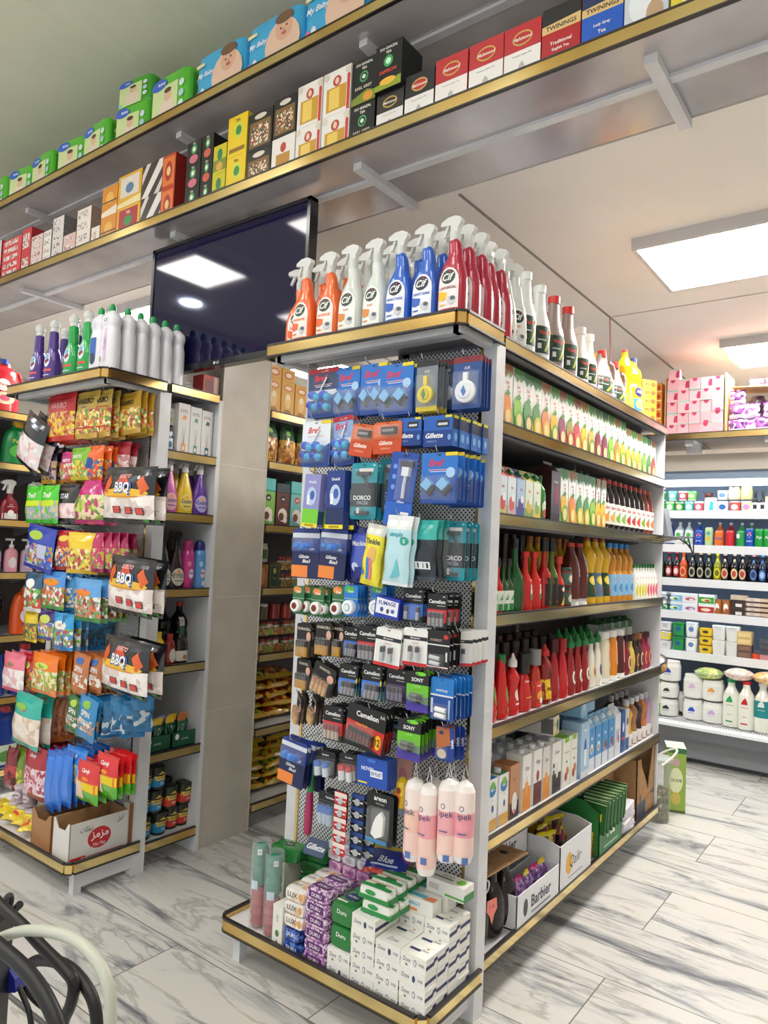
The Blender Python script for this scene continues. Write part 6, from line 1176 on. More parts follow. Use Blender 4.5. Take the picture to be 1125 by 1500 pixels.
# back left: green and cream packs
pal = brick(.13, .075, .05, '#237a3a', tp=(('e', 0, .5, .3, .25, '#1a3a2a'), ('t', 'Palm', 0, .5, .16, '#e8e8d8', .4, 'i')), sub=2, fr=(('r', -.6, .3, .2, .7, '#1f5a2c'),))
crm = carton(.08, .09, .1, '#dcdccc', fr=(('t', 'soap', 0, .6, .12, '#6a6a4a', 1),), name='soap_box', cat='soap box')
for k in range(2): put(crm, (-1.885, 1.99, SZ + .101 * k), .0, 'pale cream box under the green soap packs at the back left', 'from the bottom', 'cream boxes at the back left')
for k in range(5): put(pal, (-1.772, 2.055, SZ + .0515 * k), .1, 'green soap pack in the back left pile beside the cream boxes', 'from the bottom', 'green packs at the back left')
put(pal, (-1.86, 1.985, SZ + .205), .15, 'green soap pack lying on top of the cream boxes at the back left')
put(blister(.09, .06, '#1f3c6a', (('t', 'Gillette', 0, .5, .35, '#f0f4f8', 1.7, 'bi'),), hook=False, name='razor_pack', cat='razor pack'), (-1.735, 2.005, SZ + .3), .1, 'blue razor pack leaning on the green soap packs, white lettering', None, rx=-.7)
# middle back: pink and white bars
pink = brick(.062, .09, .04, PM(('#d692c8', '#e2a8d4', '#c87ab8', '#ecc4e0'), 60, .3), fr=(('t', 'DURU', 0, .5, .3, '#8a4a8a', 1),), sub=1); whb = brick(.066, .09, .034, PM(('#dedce2', '#e8e6ea', '#d0ced8'), 60, .25), fr=(('e', 0, .5, .5, .3, '#c8b8c8'), ('t', 'soap', 0, .5, .2, '#8a7a9a', .7)), sub=1)
for c_ in range(3):
    for k in range(5): put(pink, (-1.66 + .063 * c_, 2.053, SZ + .042 + .0405 * k), rd.uniform(-.04, .04), f"pink wrapped soap pack in the {('left', 'middle', 'right')[c_]} back pile", 'from the bottom', 'pink soap packs')
    for k in range(2): put(whb, (-1.662 + .067 * c_, 2.05, SZ + .247 + .0345 * k), rd.uniform(-.04, .04), f"shiny white soap pack on the {('left', 'middle', 'right')[c_]} pink pile", 'from the bottom', 'shiny white soap packs')
wb_ = MB(); wb_.box(-.1, -.045, 0, .1, .045, .0415, M('#b9a58a', .7)); put(Thing('storage_box', 'box', wb_.mesh('storage_box')), (-1.59, 2.053, SZ), 0, 'low brown box carrying the pink soap packs at the back')
rb = bag(.15, .12, .035, '#e6d326', (('#1c2f8a', '#20389a', '#183078'), 10), '#c83a2a', fr=(('t', 'Blue', 0, .4, .2, '#f0f4fa', 1.2, 'bi'), ('r', -.7, .2, .6, .25, '#d8e0ee')), stand=True, bands=(.12, .8), name='razor_bag', cat='razor bag')
put(rb, (-1.41, 1.95, SZ + .29), .3, 'blue and yellow razor bag lying on the soap piles', None, rx=-1.15)
# boxes on the right back stacks
tp1 = carton(.14, .055, .045, '#e6e6e0', fr=(('t', 'SYNERGY', -.1, .6, .25, '#3a9ac0', 1.2, 'b'), ('r', -1, .1, .2, .3, '#e88a5a')), tp=(('r', -.9, .2, .5, .6, '#4fb0c8'), ('p', ((.4, .1), (1, .1), (1, .6), (.6, .6)), '#e8875a'), ('t', 'SYNERGY', -.3, .8, .2, '#3a8aa8', 1, 'b')), name='toothpaste_box', cat='toothpaste box')
tp2 = carton(.14, .06, .045, '#ebebe6', fr=(('t', '|||||||', -.6, .5, .4, '#3a3a3a', .5), ('r', .0, .1, 1, .25, '#5ab04a')), tp=(('e', .6, .5, .22, .3, '#7ac83a'), ('r', -.8, .35, .2, .5, '#4a8a5a'), ('t', 'dental', -.2, .75, .2, '#5a5a66', .8)), rt=(('r', -1, 0, 1, .5, '#3a8a4a'),), name='toothpaste_box', cat='toothpaste box')
put(tp1, (-1.275, 1.965, SZ + .223), .03, 'toothpaste box with orange and aqua print, nearer of the two'); put(tp1, (-1.26, 2.03, SZ + .223), .0, 'toothpaste box with orange and aqua print, against the pegboard')
put(tp2, (-1.2, 2.0 + .032, SZ + .2685), -.02, 'white toothpaste box with lime circle on the right back stack')
# ------------------------------------------------------------------ left rack: bottles on its top
LT = 2.219
def dom(body, lab): return spray(body, body, '#c8302c', 'power', brand='Dom')
@cached
def domb(body):
    B = Body(smooth_rows([(0, .04, .026), (.006, .044, .03), (.1, .044, .03), (.14, .036, .026), (.16, .024, .022), (.24, .022, .02), (.245, .017, .017)], 2), n=2.5); b = MB(); B.build(b, M(body, .25, coat=.5))
    l = MB(); l.deco([('e', -.004, .105, .022, .034, M('#dfe6ee', .3)), ('p', [(-.02, .1), (.004, .12), (.014, .1), (-.01, .085)], M('#8a2a34')), ('e', -.004, .12, .014, .014, M('#7aa8c8')), ('r', -.035, .05, .03, .06, M('#e05a4a' if body != '#12a24a' else '#d8483a')), ('r', -.03, .03, .02, .034, M('#d8d8e8'))], B.mp(), True)
    h = MB(); h.lathe([(.018, .243), (.018, .262), (.022, .266), (.023, .285), (.012, .3), (.004, .305)], MILKY, seg=16)
    return Thing('cleaner_bottle', 'cleaner bottle', None, [('bottle_body', b.mesh('bottle_body'), [('label', l.mesh('label'))]), ('clear_cap', h.mesh('clear_cap'))])
for x, y, c, n in ((-3.46, 1.735, '#4a2a86', 'purple bottle leftmost on the left rack top'), (-3.325, 1.735, '#4a2a86', 'purple bottle second from left on the left rack top'), (-3.27, 1.82, '#4a2a86', 'purple bottle peeking from behind, beside the green bottles'), (-3.15, 1.735, '#12a24a', 'green cleaner bottle left of its twin on the left rack top'), (-3.03, 1.735, '#12a24a', 'green cleaner bottle right of its twin on the left rack top'), (-3.07, 1.82, '#12a24a', 'green cleaner bottle behind the two front green ones'), (-3.4, 1.83, '#4a2a86', 'purple bottle in the back row, hidden by the two front ones')):
    put(domb(c), (x, y, LT), .1, n, None, 'purple and green cleaner bottles')
wl = bot('duck', .27, .105, .062, '#e6e6ee', '#1f9a54', .015, .035, deco=(('e', .0, .84, .26, .08, '#d0d0da'), ('e', .0, .84, .2, .06, '#f0f0f4'), ('t', 'Cif', 0, .84, .06, '#4a4a5a', .4, 'bi'), ('r', -.15, .15, .2, .7, '#d8bcd8'), ('t', 'Cream', 0, .45, .07, '#8a4a96', 1, 'u'), ('e', -.5, .2, .1, .05, '#8ac04a')), name='cleaner_bottle', cat='cleaner bottle', capshape='dome', n=2.6)
wb2 = bot('duck', .27, .105, .062, '#e6e6ee', '#1f9a54', .015, .035, deco=(('e', 0, .84, .26, .08, '#d0d0da'), ('r', -.5, .3, .4, .6, '#2f5fb4'), ('e', 0, .25, .4, .1, '#2a3a5a')), name='cleaner_bottle', cat='cleaner bottle', capshape='dome', n=2.6)
put(wb2, (-2.955, 1.75, LT), 0, 'white cleaner bottle with blue label beside the green bottles')
put(wl, (-2.86, 1.745, LT), .1, 'white cleaner bottle with purple label at the left rack corner')
wpl = bot('duck', .27, .105, .062, '#e6e6ee', '#1f9a54', .015, .035, name='cleaner_bottle', cat='cleaner bottle', capshape='dome', n=2.6)
for i in range(5): put(wpl, (-2.85, 1.815 + .066 * i, LT), 0, 'white cleaner bottle with green cap along the right edge', 'from the front', 'white cleaner bottles')
for i in range(4): put(wpl, (-2.965, 1.83 + .065 * i, LT), .0, 'white cleaner bottle in the inner row of the rack top', 'from the front', 'white cleaner bottles')
# ------------------------------------------------------------------ candy on the left pegboard (board at Y 1.98)
CC = lambda *c, s=70: (tuple(c), s)
def cb_(top, win, bot, *fr, t=.04, bands=(.1, .6), seed=1, **k): return lambda w, h: bag(w, h, t, top, win, bot, fr=tuple(fr), bands=bands, seed=seed, **k)
gummy = CC('#c8a83a', '#e8d060', '#b04a3a', '#6a9a3a', '#f0e8b0', '#d87a3a')
L_ = hang
L_((70, 578, 111, 645), 1.78, cb_('#c8242c', CC('#e8c020', '#c87a20', '#d8a080', '#e8d040', '#b02a20'), '#c82a20', ('t', 'HARIBO', 0, .74, .13, '#f0b0b0', 1.6, 'b')), 'red candy bag with yellow gummy window, top row of left pegboard', 4, .025)
L_((112, 574, 146, 642), 1.79, cb_('#c9a94a', gummy, '#c8a040', ('t', 'HARIBO', 0, .78, .13, '#1a1a1c', 1.6, 'b'), ('r', -.9, .2, .9, .23, '#c83028'), ('t', 'bears', 0, .66, .06, '#3a3a6a', 1.2)), 'gold candy bag with black lettering, left of three', 4, .025)
L_((138, 572, 164, 640), 1.80, cb_('#c9a94a', gummy, '#c8a040', ('t', 'HARIBO', 0, .78, .13, '#1a1a1c', 1.6, 'b'), ('r', -.9, .62, .9, .64, '#c83028'), ('r', -.9, .2, .9, .23, '#c83028')), 'gold candy bag with black lettering, middle of three', 4, .025)
L_((172, 576, 206, 636), 1.86, cb_('#b8902a', gummy, '#c8a040', ('t', 'HARIBO', 0, .74, .12, '#1a1a1c', 1.6, 'b')), 'gold candy bag with black lettering, right of three', 3, .025, tilt=-.06)
L_((70, 586, 92, 634), 1.83, cb_('#2a3a5a', CC('#4a6aa0', '#dfe6ea', '#5ab07a', '#e8c030'), '#e8a820', bands=(.2, .7)), 'cartoon-printed snack bag behind the red candy bag', 2, .02)
L_((38, 612, 74, 690), 1.76, cb_('#23262c', CC('#e8e4e4', '#f0d8dc', '#d8b0b8', '#f4f0f0', s=40), '#1c1c20', t=.06), 'black-edged marshmallow bag tilted at the left end of the top row', 2, .03, tilt=.45)
L_((62, 655, 84, 708), 1.84, cb_('#3a2a4a', CC('#c8a0b0', '#3a4a8a', '#e8c030', '#6a3a5a'), '#e8b020'), 'dark multicoloured candy bag at the left of second row', 3, .02)
L_((90, 662, 114, 706), 1.80, cb_('#c02a7a', CC('#d85a9a', '#e8e0d0', '#8ac040', '#d04a3a'), '#e07a3a', ('t', 'BEBETO', 0, .7, .1, '#f4e8f0', 1.5, 'b')), 'magenta candy bag partly behind the lime one in second row', 4, .02)
L_((104, 656, 132, 704), 1.78, cb_('#7ab82a', CC('#c8d83a', '#e8e4b0', '#7ab040', '#d8603a', '#f0d040'), '#d8c83a', ('t', 'BEBETO', 0, .72, .11, '#f4f0d8', 1.6, 'b')), 'lime candy bag in the middle of second row', 4, .02)
L_((126, 653, 152, 704), 1.79, cb_('#e8641a', CC('#e8963a', '#3a62a0', '#d8402a', '#e8d050'), '#e0601a', ('e', -.2, .5, .5, .16, '#2a4a9a')), 'orange candy bag in second row', 4, .02)
L_((157, 647, 192, 696), 1.88, cb_('#a82a3a', CC('#e0bcb8', '#c88a8a', '#f0dcd8', s=50), '#b83a44', ('r', .0, 0, .2, 1, '#a8242c')), 'red ribbon-striped bag right of the orange candy bag', 2, .02, tilt=.06)
L_((38, 712, 64, 766), 1.76, cb_('#4ac82a', CC('#b8a0b0', '#8ab0d0', '#58c030', '#d0c0a0'), '#3ab82a', ('t', 'Trolli', 0, .74, .14, '#f4fae8', 1.6, 'bi'), ('r', -1, .45, 1, .6, '#c8e020')), 'lime green candy bag with white lettering, left of its twin', 4, .02)
L_((60, 711, 86, 767), 1.75, cb_('#4ac82a', CC('#b8a0b0', '#8ab0d0', '#58c030', '#d0c0a0'), '#3ab82a', ('t', 'Trolli', 0, .74, .14, '#f4fae8', 1.6, 'bi'), ('r', -1, .45, 1, .6, '#c8e020')), 'lime green candy bag with white lettering, right of its twin', 4, .02)
L_((85, 710, 115, 768), 1.78, cb_('#26242c', CC('#e8c8c8', '#f0dcdc', '#d8a8b0', s=35), '#202026', ('t', 'STAR', 0, .7, .13, '#f0eef2', 1.6, 'b'), bands=(.15, .52)), 'black marshmallow bag with white star lettering', 3, .02)
L_((112, 704, 156, 768), 1.76, cb_('#c8187a', CC('#9ab030', '#c8d86a', '#c83a7a', '#e8d8b0', '#6a8a2a', s=50), '#c01a70', taper=.45, bands=(.1, .66), t=.07), 'gathered magenta-topped clear bag of mixed candy', 2, .04)
def bbq(w, h): return bag(w, h, .07, '#15141a', (('#ece2dc', '#f2eae4', '#e0d2cc', '#f6f0ec', '#d8c6c2'), 28), '#17161a', fr=(('p', ((-.9, .62), (-.62, .86), (-.5, .72), (-.7, .5)), '#d8602c'), ('p', ((.9, .62), (.66, .84), (.5, .72), (.7, .5)), '#d8602c'), ('p', ((-.3, .7), (-.1, .9), (.2, .74), (.3, .66)), '#c8481f'), ('e', 0, .53, .9, .085, '#e8b838'), ('r', -.6, .465, .6, .475, '#c83a2c'), ('t', 'BBQ', .015, .61, .25, '#2f5fa8', 1.7, 'b'), ('t', 'BBQ', -.02, .62, .21, '#f4f4f2', 1.6, 'b'), ('t', 'BEBETO', 0, .83, .07, '#f0b0b0', 1.1, 'b'), ('r', -.35, .18, -.08, .3, '#3a2a30'), ('r', -.32, .19, -.11, .29, '#d84a42'), ('r', .1, .17, .37, .29, '#3a2a30'), ('r', .13, .18, .34, .28, '#d84a42'), ('r', .52, .16, .79, .28, '#3a2a30'), ('r', .55, .17, .76, .27, '#d84a42'), ('r', -.35, .235, .9, .24, '#2a2a2a'), ('e', .82, .06, .1, .03, '#3a8a3a')), bands=(.09, .5), name='marshmallow_bag', cat='marshmallow bag', nu=14, nv=18)
for i, (b, Yb) in enumerate((((153, 684, 229, 768), 1.72), ((161, 816, 228, 902), 1.74), ((152, 936, 221, 1019), 1.75))):
    L_(b, Yb, bbq, f"large marshmallow bag with flames, the {('top', 'middle', 'bottom')[i]} one of three", 2, .06, tilt=(.02, .05, .05)[i])
L_((40, 771, 83, 836), 1.76, cb_('#1f3fb0', CC('#3a5ac8', '#8ab040', '#c8c8d0', '#d8703a', '#2038a0'), '#1f3aa8', ('e', -.2, .78, .5, .1, '#a8c84a'), ('r', .1, .3, .7, .6, '#b8c0d8')), 'deep blue candy bag at the left of fourth row', 4, .02, tilt=.12)
L_((82, 777, 112, 836), 1.78, cb_('#b82430', CC('#c83a2a', '#e8b060', '#8a2a20', '#e8e0c8', '#3a4a8a'), '#a82028', ('e', 0, .8, .5, .08, '#e8c850')), 'red candy bag in fourth row', 4, .02)
L_((106, 780, 138, 840), 1.77, cb_('#e8c81e', CC('#e8d030', '#c86a30', '#b0c040', '#f0e0a0', '#b03a3a'), '#e0b81c'), 'yellow candy bag in fourth row, gathered', 4, .022, yaw=.3)
for i in range(4): L_((134 + 12 * i, 780, 154 + 12 * i, 838), 1.78 + .02 * i, cb_('#b81a5a', CC('#c8a83a', '#d8d0b0', '#c8306a', '#7a8a3a', s=60), '#a81a52', taper=.4, bands=(.1, .6)), 'narrow clear bag with magenta top in fourth row', 2, .04, seq='from the left')
L_((36, 838, 62, 896), 1.78, cb_('#2a5a7a', CC('#e8e8e0', '#7ab04a', '#4a6a3a', '#c8402a', s=50), '#e4e4e0', ('e', 0, .72, .5, .12, '#eef0ea')), 'white and green candy bag at the left of fifth row', 2, .02)
L_((62, 837, 96, 893), 1.77, cb_('#4a90d8', CC('#d8803a', '#e8e8e8', '#8a5a3a', '#c83a3a', '#6ab04a'), '#4a9a3a', ('e', 0, .72, .7, .1, '#e88a2a'), ('t', 'Toys', 0, .76, .1, '#4a9a3a', 1.2, 'b')), 'sky blue candy bag with orange banner, left of fifth row', 4, .02)
L_((90, 838, 112, 895), 1.80, cb_('#3f9ad8', CC('#e8e8e8', '#4a90d0', '#e8c840', '#3a78b8'), '#3a9ad8', ('t', 'Crazy', 0, .84, .08, '#f0f4f8', 1.4, 'b')), 'bright blue candy bag turned edge-on in fifth row', 3, .02, yaw=.5)
L_((109, 848, 148, 910), 1.75, cb_('#5aa0dc', CC('#8a4a3a', '#e8e8e4', '#e0703a', '#5a9a4a', '#b8a08a'), '#3a8a3a', ('e', -.1, .68, .6, .08, '#e8862a'), ('t', 'Toys', 0, .74, .1, '#c84a9a', 1.2, 'b')), 'sky blue candy bag with orange banner, hanging lower in fifth row', 5, .03)
L_((36, 893, 56, 940), 1.80, cb_('#e0c02a', CC('#8a8a3a', '#c8b040', '#4a5a2a', '#b0502a'), '#e0c81e'), 'yellow candy bag at the left of sixth row', 3, .02)
L_((57, 893, 84, 938), 1.78, cb_('#3a2a7a', CC('#e8e0e8', '#4a6ac0', '#8ab04a', '#d8703a'), '#2a6ac0', ('e', 0, .7, .6, .14, '#c8d060'), ('t', 'Very', 0, .45, .12, '#f0c030', 1, 'b')), 'purple candy bag in sixth row', 3, .02)
L_((78, 898, 108, 952), 1.77, cb_('#2a9ad8', CC('#e8e8e8', '#7ab04a', '#b04a3a', '#4a90d0'), '#2a8ad0', ('e', 0, .68, .6, .12, '#e8e8e0'), ('t', 'Jelly', 0, .68, .1, '#c84a3a', 1, 'b')), 'azure candy bag in sixth row', 3, .02)
def edge_file(x0, x1, y0, y1, Y, n, mk, lab, yaw=1.25, w=.115):
    for i in range(n):
        f = i / max(1, n - 1); p_ = at(x0 + (x1 - x0) * f, y0, Y=Y + .1 * f); z1_ = at(x0 + (x1 - x0) * f, y1, Y=Y + .1 * f).z
        put(mk(w, q3(p_.z - z1_)), p_ + Vector((0, .012 * (i % 2), .007 * ((i * 3) % 4 - 1.5))), yaw + .16 * ((i * 5) % 3 - 1), lab, 'from the left', lab.split(',')[0] + ' file', ry=0)
edge_file(112, 148, 898, 950, 1.80, 6, cb_('#1f7ab0', CC('#14506a', '#1a6a9a', '#103a50'), '#2a7ab8', t=.022), 'blue candy bag seen edge-on, in the sixth row file')
L_((5, 956, 37, 1013), 1.77, cb_('#e87a90', CC('#f0e8e8', '#e8d0d4', '#f4f0f0', '#e8b8c0', s=35), '#e86a84', ('t', 'Bino', 0, .72, .12, '#7a9a4a', 1.2, 'b')), 'pink marshmallow bag at the far left of seventh row', 3, .02)
L_((33, 957, 54, 1014), 1.80, cb_('#b82030', CC('#7a8a3a', '#c83a2a', '#5a4a2a', '#e8a040'), '#c02a34', ('e', 0, .72, .5, .1, '#c8d060')), 'red candy bag beside the pink one in seventh row', 3, .02)
L_((47, 957, 85, 1017), 1.76, cb_('#ee7a1a', CC('#e8dca0', '#c8c860', '#8ab04a', '#d87a3a', '#f0e8d0'), '#f08020', ('e', 0, .7, .55, .08, '#c8d860'), ('t', 'Bino', 0, .7, .1, '#4a8a3a', 1, 'b')), 'orange candy bag at the front of seventh row', 5, .03)
def spin(c, lc): return cb_(c, CC(c, '#e8e4dc', '#b88a6a', c, s=60), c, ('t', 'SPIN', 0, .62, .14, '#f2f0ea', 1.4, 'b'), ('t', 'FEELS', 0, .42, .12, '#f2f0ea', 1.5, 'b'), ('e', 0, .82, .4, .09, lc), bands=(.2, .5), t=.025)
L_((107, 957, 132, 1018), 1.78, spin('#c0703a', '#3a6ab8'), 'copper bag with white block letters, left of seventh row pair', 3, .025, tilt=.1)
L_((130, 960, 152, 1016), 1.80, spin('#b0622e', '#3a6ab8'), 'copper bag with white block letters, right of seventh row pair', 4, .025, tilt=.05)
L_((22, 1016, 62, 1094), 1.76, cb_('#2fb0a0', CC('#ecdccc', '#f2e8dc', '#d8c0a8', '#e8e0d8', s=32), '#2ab0a0', ('t', 'Bino', 0, .74, .1, '#d8503a', 1.2, 'b'), ('e', -.2, .76, .4, .06, '#8ac04a'), t=.06), 'teal marshmallow bag hanging alone at the left of eighth row', 2, .03, tilt=.05)
edge_file(60, 98, 1025, 1086, 1.79, 7, cb_('#c0703a', CC('#9a5226', '#b8703a', '#7a3e1c'), '#b8652e', t=.016), 'copper bag seen edge-on, in the eighth row file', .95, .09)
L_((99, 1020, 122, 1076), 1.78, spin('#2a6a3a', '#b0c84a'), 'dark green bag with white block letters in eighth row', 2, .02, tilt=.15)
L_((116, 1021, 144, 1086), 1.76, spin('#2a86c0', '#8ac04a'), 'blue bag with white block letters in eighth row', 2, .02, tilt=.15)
edge_file(138, 206, 1022, 1078, 1.80, 10, cb_('#2a86c0', CC('#1a5a86', '#c8d8e0', '#2a7ab0', '#1f6a9a', s=50), '#1f7ab8', t=.024), 'blue bag seen edge-on, in the long eighth row file', 1.15, .1)
L_((10, 1094, 26, 1156), 1.80, cb_('#7a1a2a', CC('#a82a34', '#5a1420', '#c84a4a'), '#6a1420'), 'dark red twisted candy bag at the far left of lowest row', 3, .02, tilt=.05)
L_((24, 1094, 38, 1168), 1.82, cb_('#6a8a2a', CC('#c8b03a', '#7a9a3a', '#e8d860'), '#d0c040'), 'green and yellow striped candy bag in lowest row', 3, .02)
L_((36, 1092, 68, 1170), 1.78, cb_('#a81f30', CC('#e8c8d0', '#b03a5a', '#d890a0', '#f0e0e4'), '#8a1a30', ('t', 'Candy', 0, .82, .08, '#f0f0f8', 1.5, 'bi')), 'crimson bag with pink cartoon print in lowest row', 5, .028)
def tube_(w, h): return bag(w, h, .03, '#1f6ad0', '#2a7ae0', '#1f66c8', bands=(.1, .9), t=.034) if False else bag(w, h, .034, '#1f6ad0', '#2a7ae0', '#1f66c8', bands=(.1, .9))
for i in range(3): L_((67 + 12 * i, 1098, 82 + 12 * i, 1190 - 3 * i), 1.76, tube_, 'long glossy blue candy tube bag in lowest row', 3, .035, seq='from the left')
L_((97, 1094, 127, 1152), 1.79, cb_('#2f86e0', CC('#e8e0d0', '#4a9ae8', '#d8d040', '#e8a090'), '#3aa0e8', ('t', 'Candy', 0, .8, .13, '#f4f8ff', 1.6, 'bi')), 'sky blue bag with white script in lowest row', 4, .03)
def rain(w, h): return bag(w, h, .03, '#d8242a', '#e87a20', '#58b030', fr=(('t', 'Candy', 0, .78, .13, '#f4f4fa', 1.6, 'bi'), ('r', -1, .3, 1, .5, '#ecd020'), ('e', 0, .6, .3, .05, '#f09030'), ('p', ((-.9, .08), (-.1, .08), (-.3, .5), (-.9, .5)), '#e8c8b0')), bands=(.28, .52))
L_((113, 1116, 146, 1176), 1.75, rain, 'red and yellow flame candy bag, left of the lowest row pair', 4, .035)
L_((141, 1104, 174, 1166), 1.77, rain, 'red and yellow flame candy bag, right of the lowest row pair', 4, .03)
# snack cartons on its bottom shelf
def snack(base, ins, w, d, h, white):
    mb = MB(); bm = col_(base); im = CARD; t = .004
    mb.box(-w / 2, -d / 2, 0, w / 2, d / 2, t, im)
    mb.prism([(-w / 2, 0), (w / 2, 0), (w / 2, h), (w * .38, h), (w * .2, h * .8), (-w * .2, h * .78), (-w * .4, h), (-w / 2, h)], -d / 2, -d / 2 + t, bm); mb.box(-w / 2, d / 2 - t, 0, w / 2, d / 2, h, im)
    mb.box(w / 2 - t, -d / 2, 0, w / 2, d / 2, h, im, right=bm); mb.box(-w / 2, -d / 2, 0, -w / 2 + t, d / 2, h, im)
    ink = '#2a2a2e'
    mb.deco([('e', 0, h * .5, d * .2, h * .27, M('#c22a30')), ('t', fa('مزمز'), .002, h * .55, h * .22, M('#f4ecec'), d * .3, 'b'), ('t', 'Maz Maz', 0, h * .34, h * .09, M('#f0e0e0'), d * .22, 'i'), ('t', fa('تنقلات'), -d * .22, h * .8, h * .14, M(ink), d * .22), ('t', fa('آتیل'), d * .36, h * .84, h * .14, M(ink), d * .12, '/'),
             ('r', -d * .48, 0.003, -d * .22, h * .14, M('#b8242c')), ('t', '١٢', -d * .27, h * .07, h * .09, M('#f0e0e0')), ('r', -d * .2, h * .08, d * .42, h * .1, M('#b8242c')), ('r', -d * .2, h * .02, d * .42, h * .04, M('#b8242c'))], side(w / 2))
    return Thing('snack_carton', 'cardboard box', mb.mesh('snack_carton'))
put(snack('#dcdad6', 0, .14, .27, .165, True), (-2.895, 1.822, .126), -.03, 'white open snack carton with red oval logo on the left bottom shelf')
put(snack('#a8794e', 0, .17, .27, .155, False), (-3.075, 1.83, .126), -.02, 'brown open snack carton with red oval logo beside the white one')
for i in range(4): put(bag(.08, .1, .03, '#a83a8a', CC('#c84a9a', '#7a3a8a', '#e8c8d8'), '#7a3a7a', stand=True, seed=i), (-2.9 + .01 * i, 1.72 + .055 * i, .15), .5 * i, 'pink and violet candy bag lying inside the white snack carton', 'from the front', 'candy bags inside the white carton', rx=-.9)
pst = MB(); pst.box(-.02, -.012, 0, .02, .012, .17, M('#c4bcae', .5), right=M('#8a5a3a', .6)); put(Thing('price_bracket', 'bracket', pst.mesh('price_bracket')), (-2.835, 1.965, .146), 0, 'small white upright block with brown side beside the post')
cup = bot('tub', .075, .07, .07, '#b8a8b0', '#c8bcc4', .036, .008, band=(.15, .8, '#9a8a96'), deco=(('e', 0, .5, .6, .22, '#d8d0d4'), ('t', 'cake', 0, .5, .16, '#6a3a4a', 1, 'b')), capshape='wide', name='snack_cup', cat='snack cup')
for i, (x, y, k) in enumerate(((-3.34, 1.8, 0), (-3.42, 1.8, 0), (-3.5, 1.8, 0), (-3.38, 1.8, 1), (-3.46, 1.8, 1), (-3.56, 1.84, 0), (-3.52, 1.84, 1), (-3.36, 1.9, 0))): put(cup, (x, y, .126 + .084 * k), .2, 'grey printed snack cup stacked on the left bottom shelf', 'from the right', 'grey snack cups')
put(bot('tub', .075, .07, .07, '#e8d8cc', '#dcd0c8', .036, .008, band=(.15, .8, '#a8342c'), name='snack_cup', cat='snack cup', capshape='wide'), (-3.24, 1.8, .165), 0, 'red and white snack cup tipped on its side by the brown carton', None, ry=1.4)
for i in range(5): put(bag(.12, .09, .03, '#e8d020', CC('#e8d838', '#e0c020', '#d84a3a', '#f0e050', s=40), '#e0c41c', stand=True, seed=i), (-3.58 + .095 * i, 1.715 + .012 * (i % 2), .16), .2 * i, 'small yellow snack bag lying along the left shelf edge', 'from the left', 'small yellow snack bags', rx=-1.3)
for (x, y, Y0) in ((90, 576, 1.78), (128, 572, 1.79), (152, 570, 1.8), (190, 573, 1.86), (62, 606, 1.78), (104, 658, 1.8), (120, 653, 1.78), (140, 651, 1.79), (176, 645, 1.88), (52, 709, 1.76), (74, 709, 1.75), (100, 708, 1.78), (134, 702, 1.76), (190, 682, 1.72), (62, 769, 1.76), (98, 775, 1.78), (122, 778, 1.77), (160, 778, 1.79), (192, 812, 1.74), (50, 836, 1.78), (80, 835, 1.77), (128, 846, 1.75), (68, 891, 1.78), (92, 896, 1.77), (130, 895, 1.8), (186, 932, 1.75), (22, 954, 1.77), (66, 955, 1.76), (118, 955, 1.78), (140, 957, 1.8), (42, 1013, 1.76), (80, 1023, 1.79), (112, 1018, 1.78), (170, 1020, 1.8), (52, 1090, 1.78), (84, 1095, 1.76), (112, 1092, 1.79), (130, 1113, 1.75), (158, 1102, 1.77)):
    p_ = at(x, y, Y=Y0); h_ = MB(); h_.tube([(min(p_.x, -2.87), 1.98, p_.z - .006), (p_.x, Y0 + .01, p_.z - .006), (p_.x, Y0 - .015, p_.z + .012)], .0018, STEEL, 6); part(EL, 'peg_hook', h_)

# ------------------------------------------------------------------ narrow shelves beside the left rack
def rowN(z, items, xf=-2.83):
    for y, t, d, label, *r_ in items: put(t, (xf - d / 2, y + .012, z - .006), PI / 2, label, r_[0] if r_ else None, r_[1] if len(r_) > 1 else None)
z = LZ[0]
rowN(z, [(2.275, carton(.1, .08, .1, '#c83a2e', fr=(('r', -.8, .2, .2, .8, '#7a2a24'), ('r', .3, 0, 1, 1, '#d8b0a0')), name='gift_box'), .08, 'red box with pale side on the narrow shelf under the television')])
cc = MB(); 
for k in range(3): cc.tube([(.04 * math.cos(t * PI / 8) * (1 + .2 * k), .07 * math.sin(t * PI / 8) - .01 * k, .01 + .012 * k + .008 * math.sin(t)) for t in range(15)], .004, M('#d8d6d2', .4))
cc.box(-.03, -.08, 0, .03, -.02, .04, M('#b0aca6', .4)); put(Thing('cable_coil', 'cable', cc.mesh('cable_coil')), (-2.9, 2.16, z - .005), 0, 'white coiled cable lying on the narrow shelf below the television')
z = LZ[1]
for i, (c, n) in enumerate((('#e0924a', 'orange'), ('#6a9a8a', 'grey-green'), ('#2a5a6a', 'dark teal'))):
    rowN(z, [(2.125 + .07 * i, carton(.066, .066, .245 - .006 * i, '#dad9d6', fr=(('t', 'EYFEL', 0, .85, .06, '#4a4a4a', 1.3), ('p', ((-.4, .7), (.3, .68), (.4, .76), (-.1, .78)), c), ('r', -.3, .05, .35, .22, c), ('r', -.15, .09, .2, .16, '#eceae6'), ('p', ((-.02, .22), (.02, .22), (-.25, .52), (-.27, .52)), '#4a3a30'), ('p', ((.0, .22), (.04, .22), (.3, .52), (.28, .52)), '#4a3a30'), ('p', ((0, .22), (.02, .22), (.04, .54), (.02, .54)), '#4a3a30')), name='diffuser_box', cat='fragrance box'), .066, f'white fragrance box with {n} bottle print on the narrow shelf')])
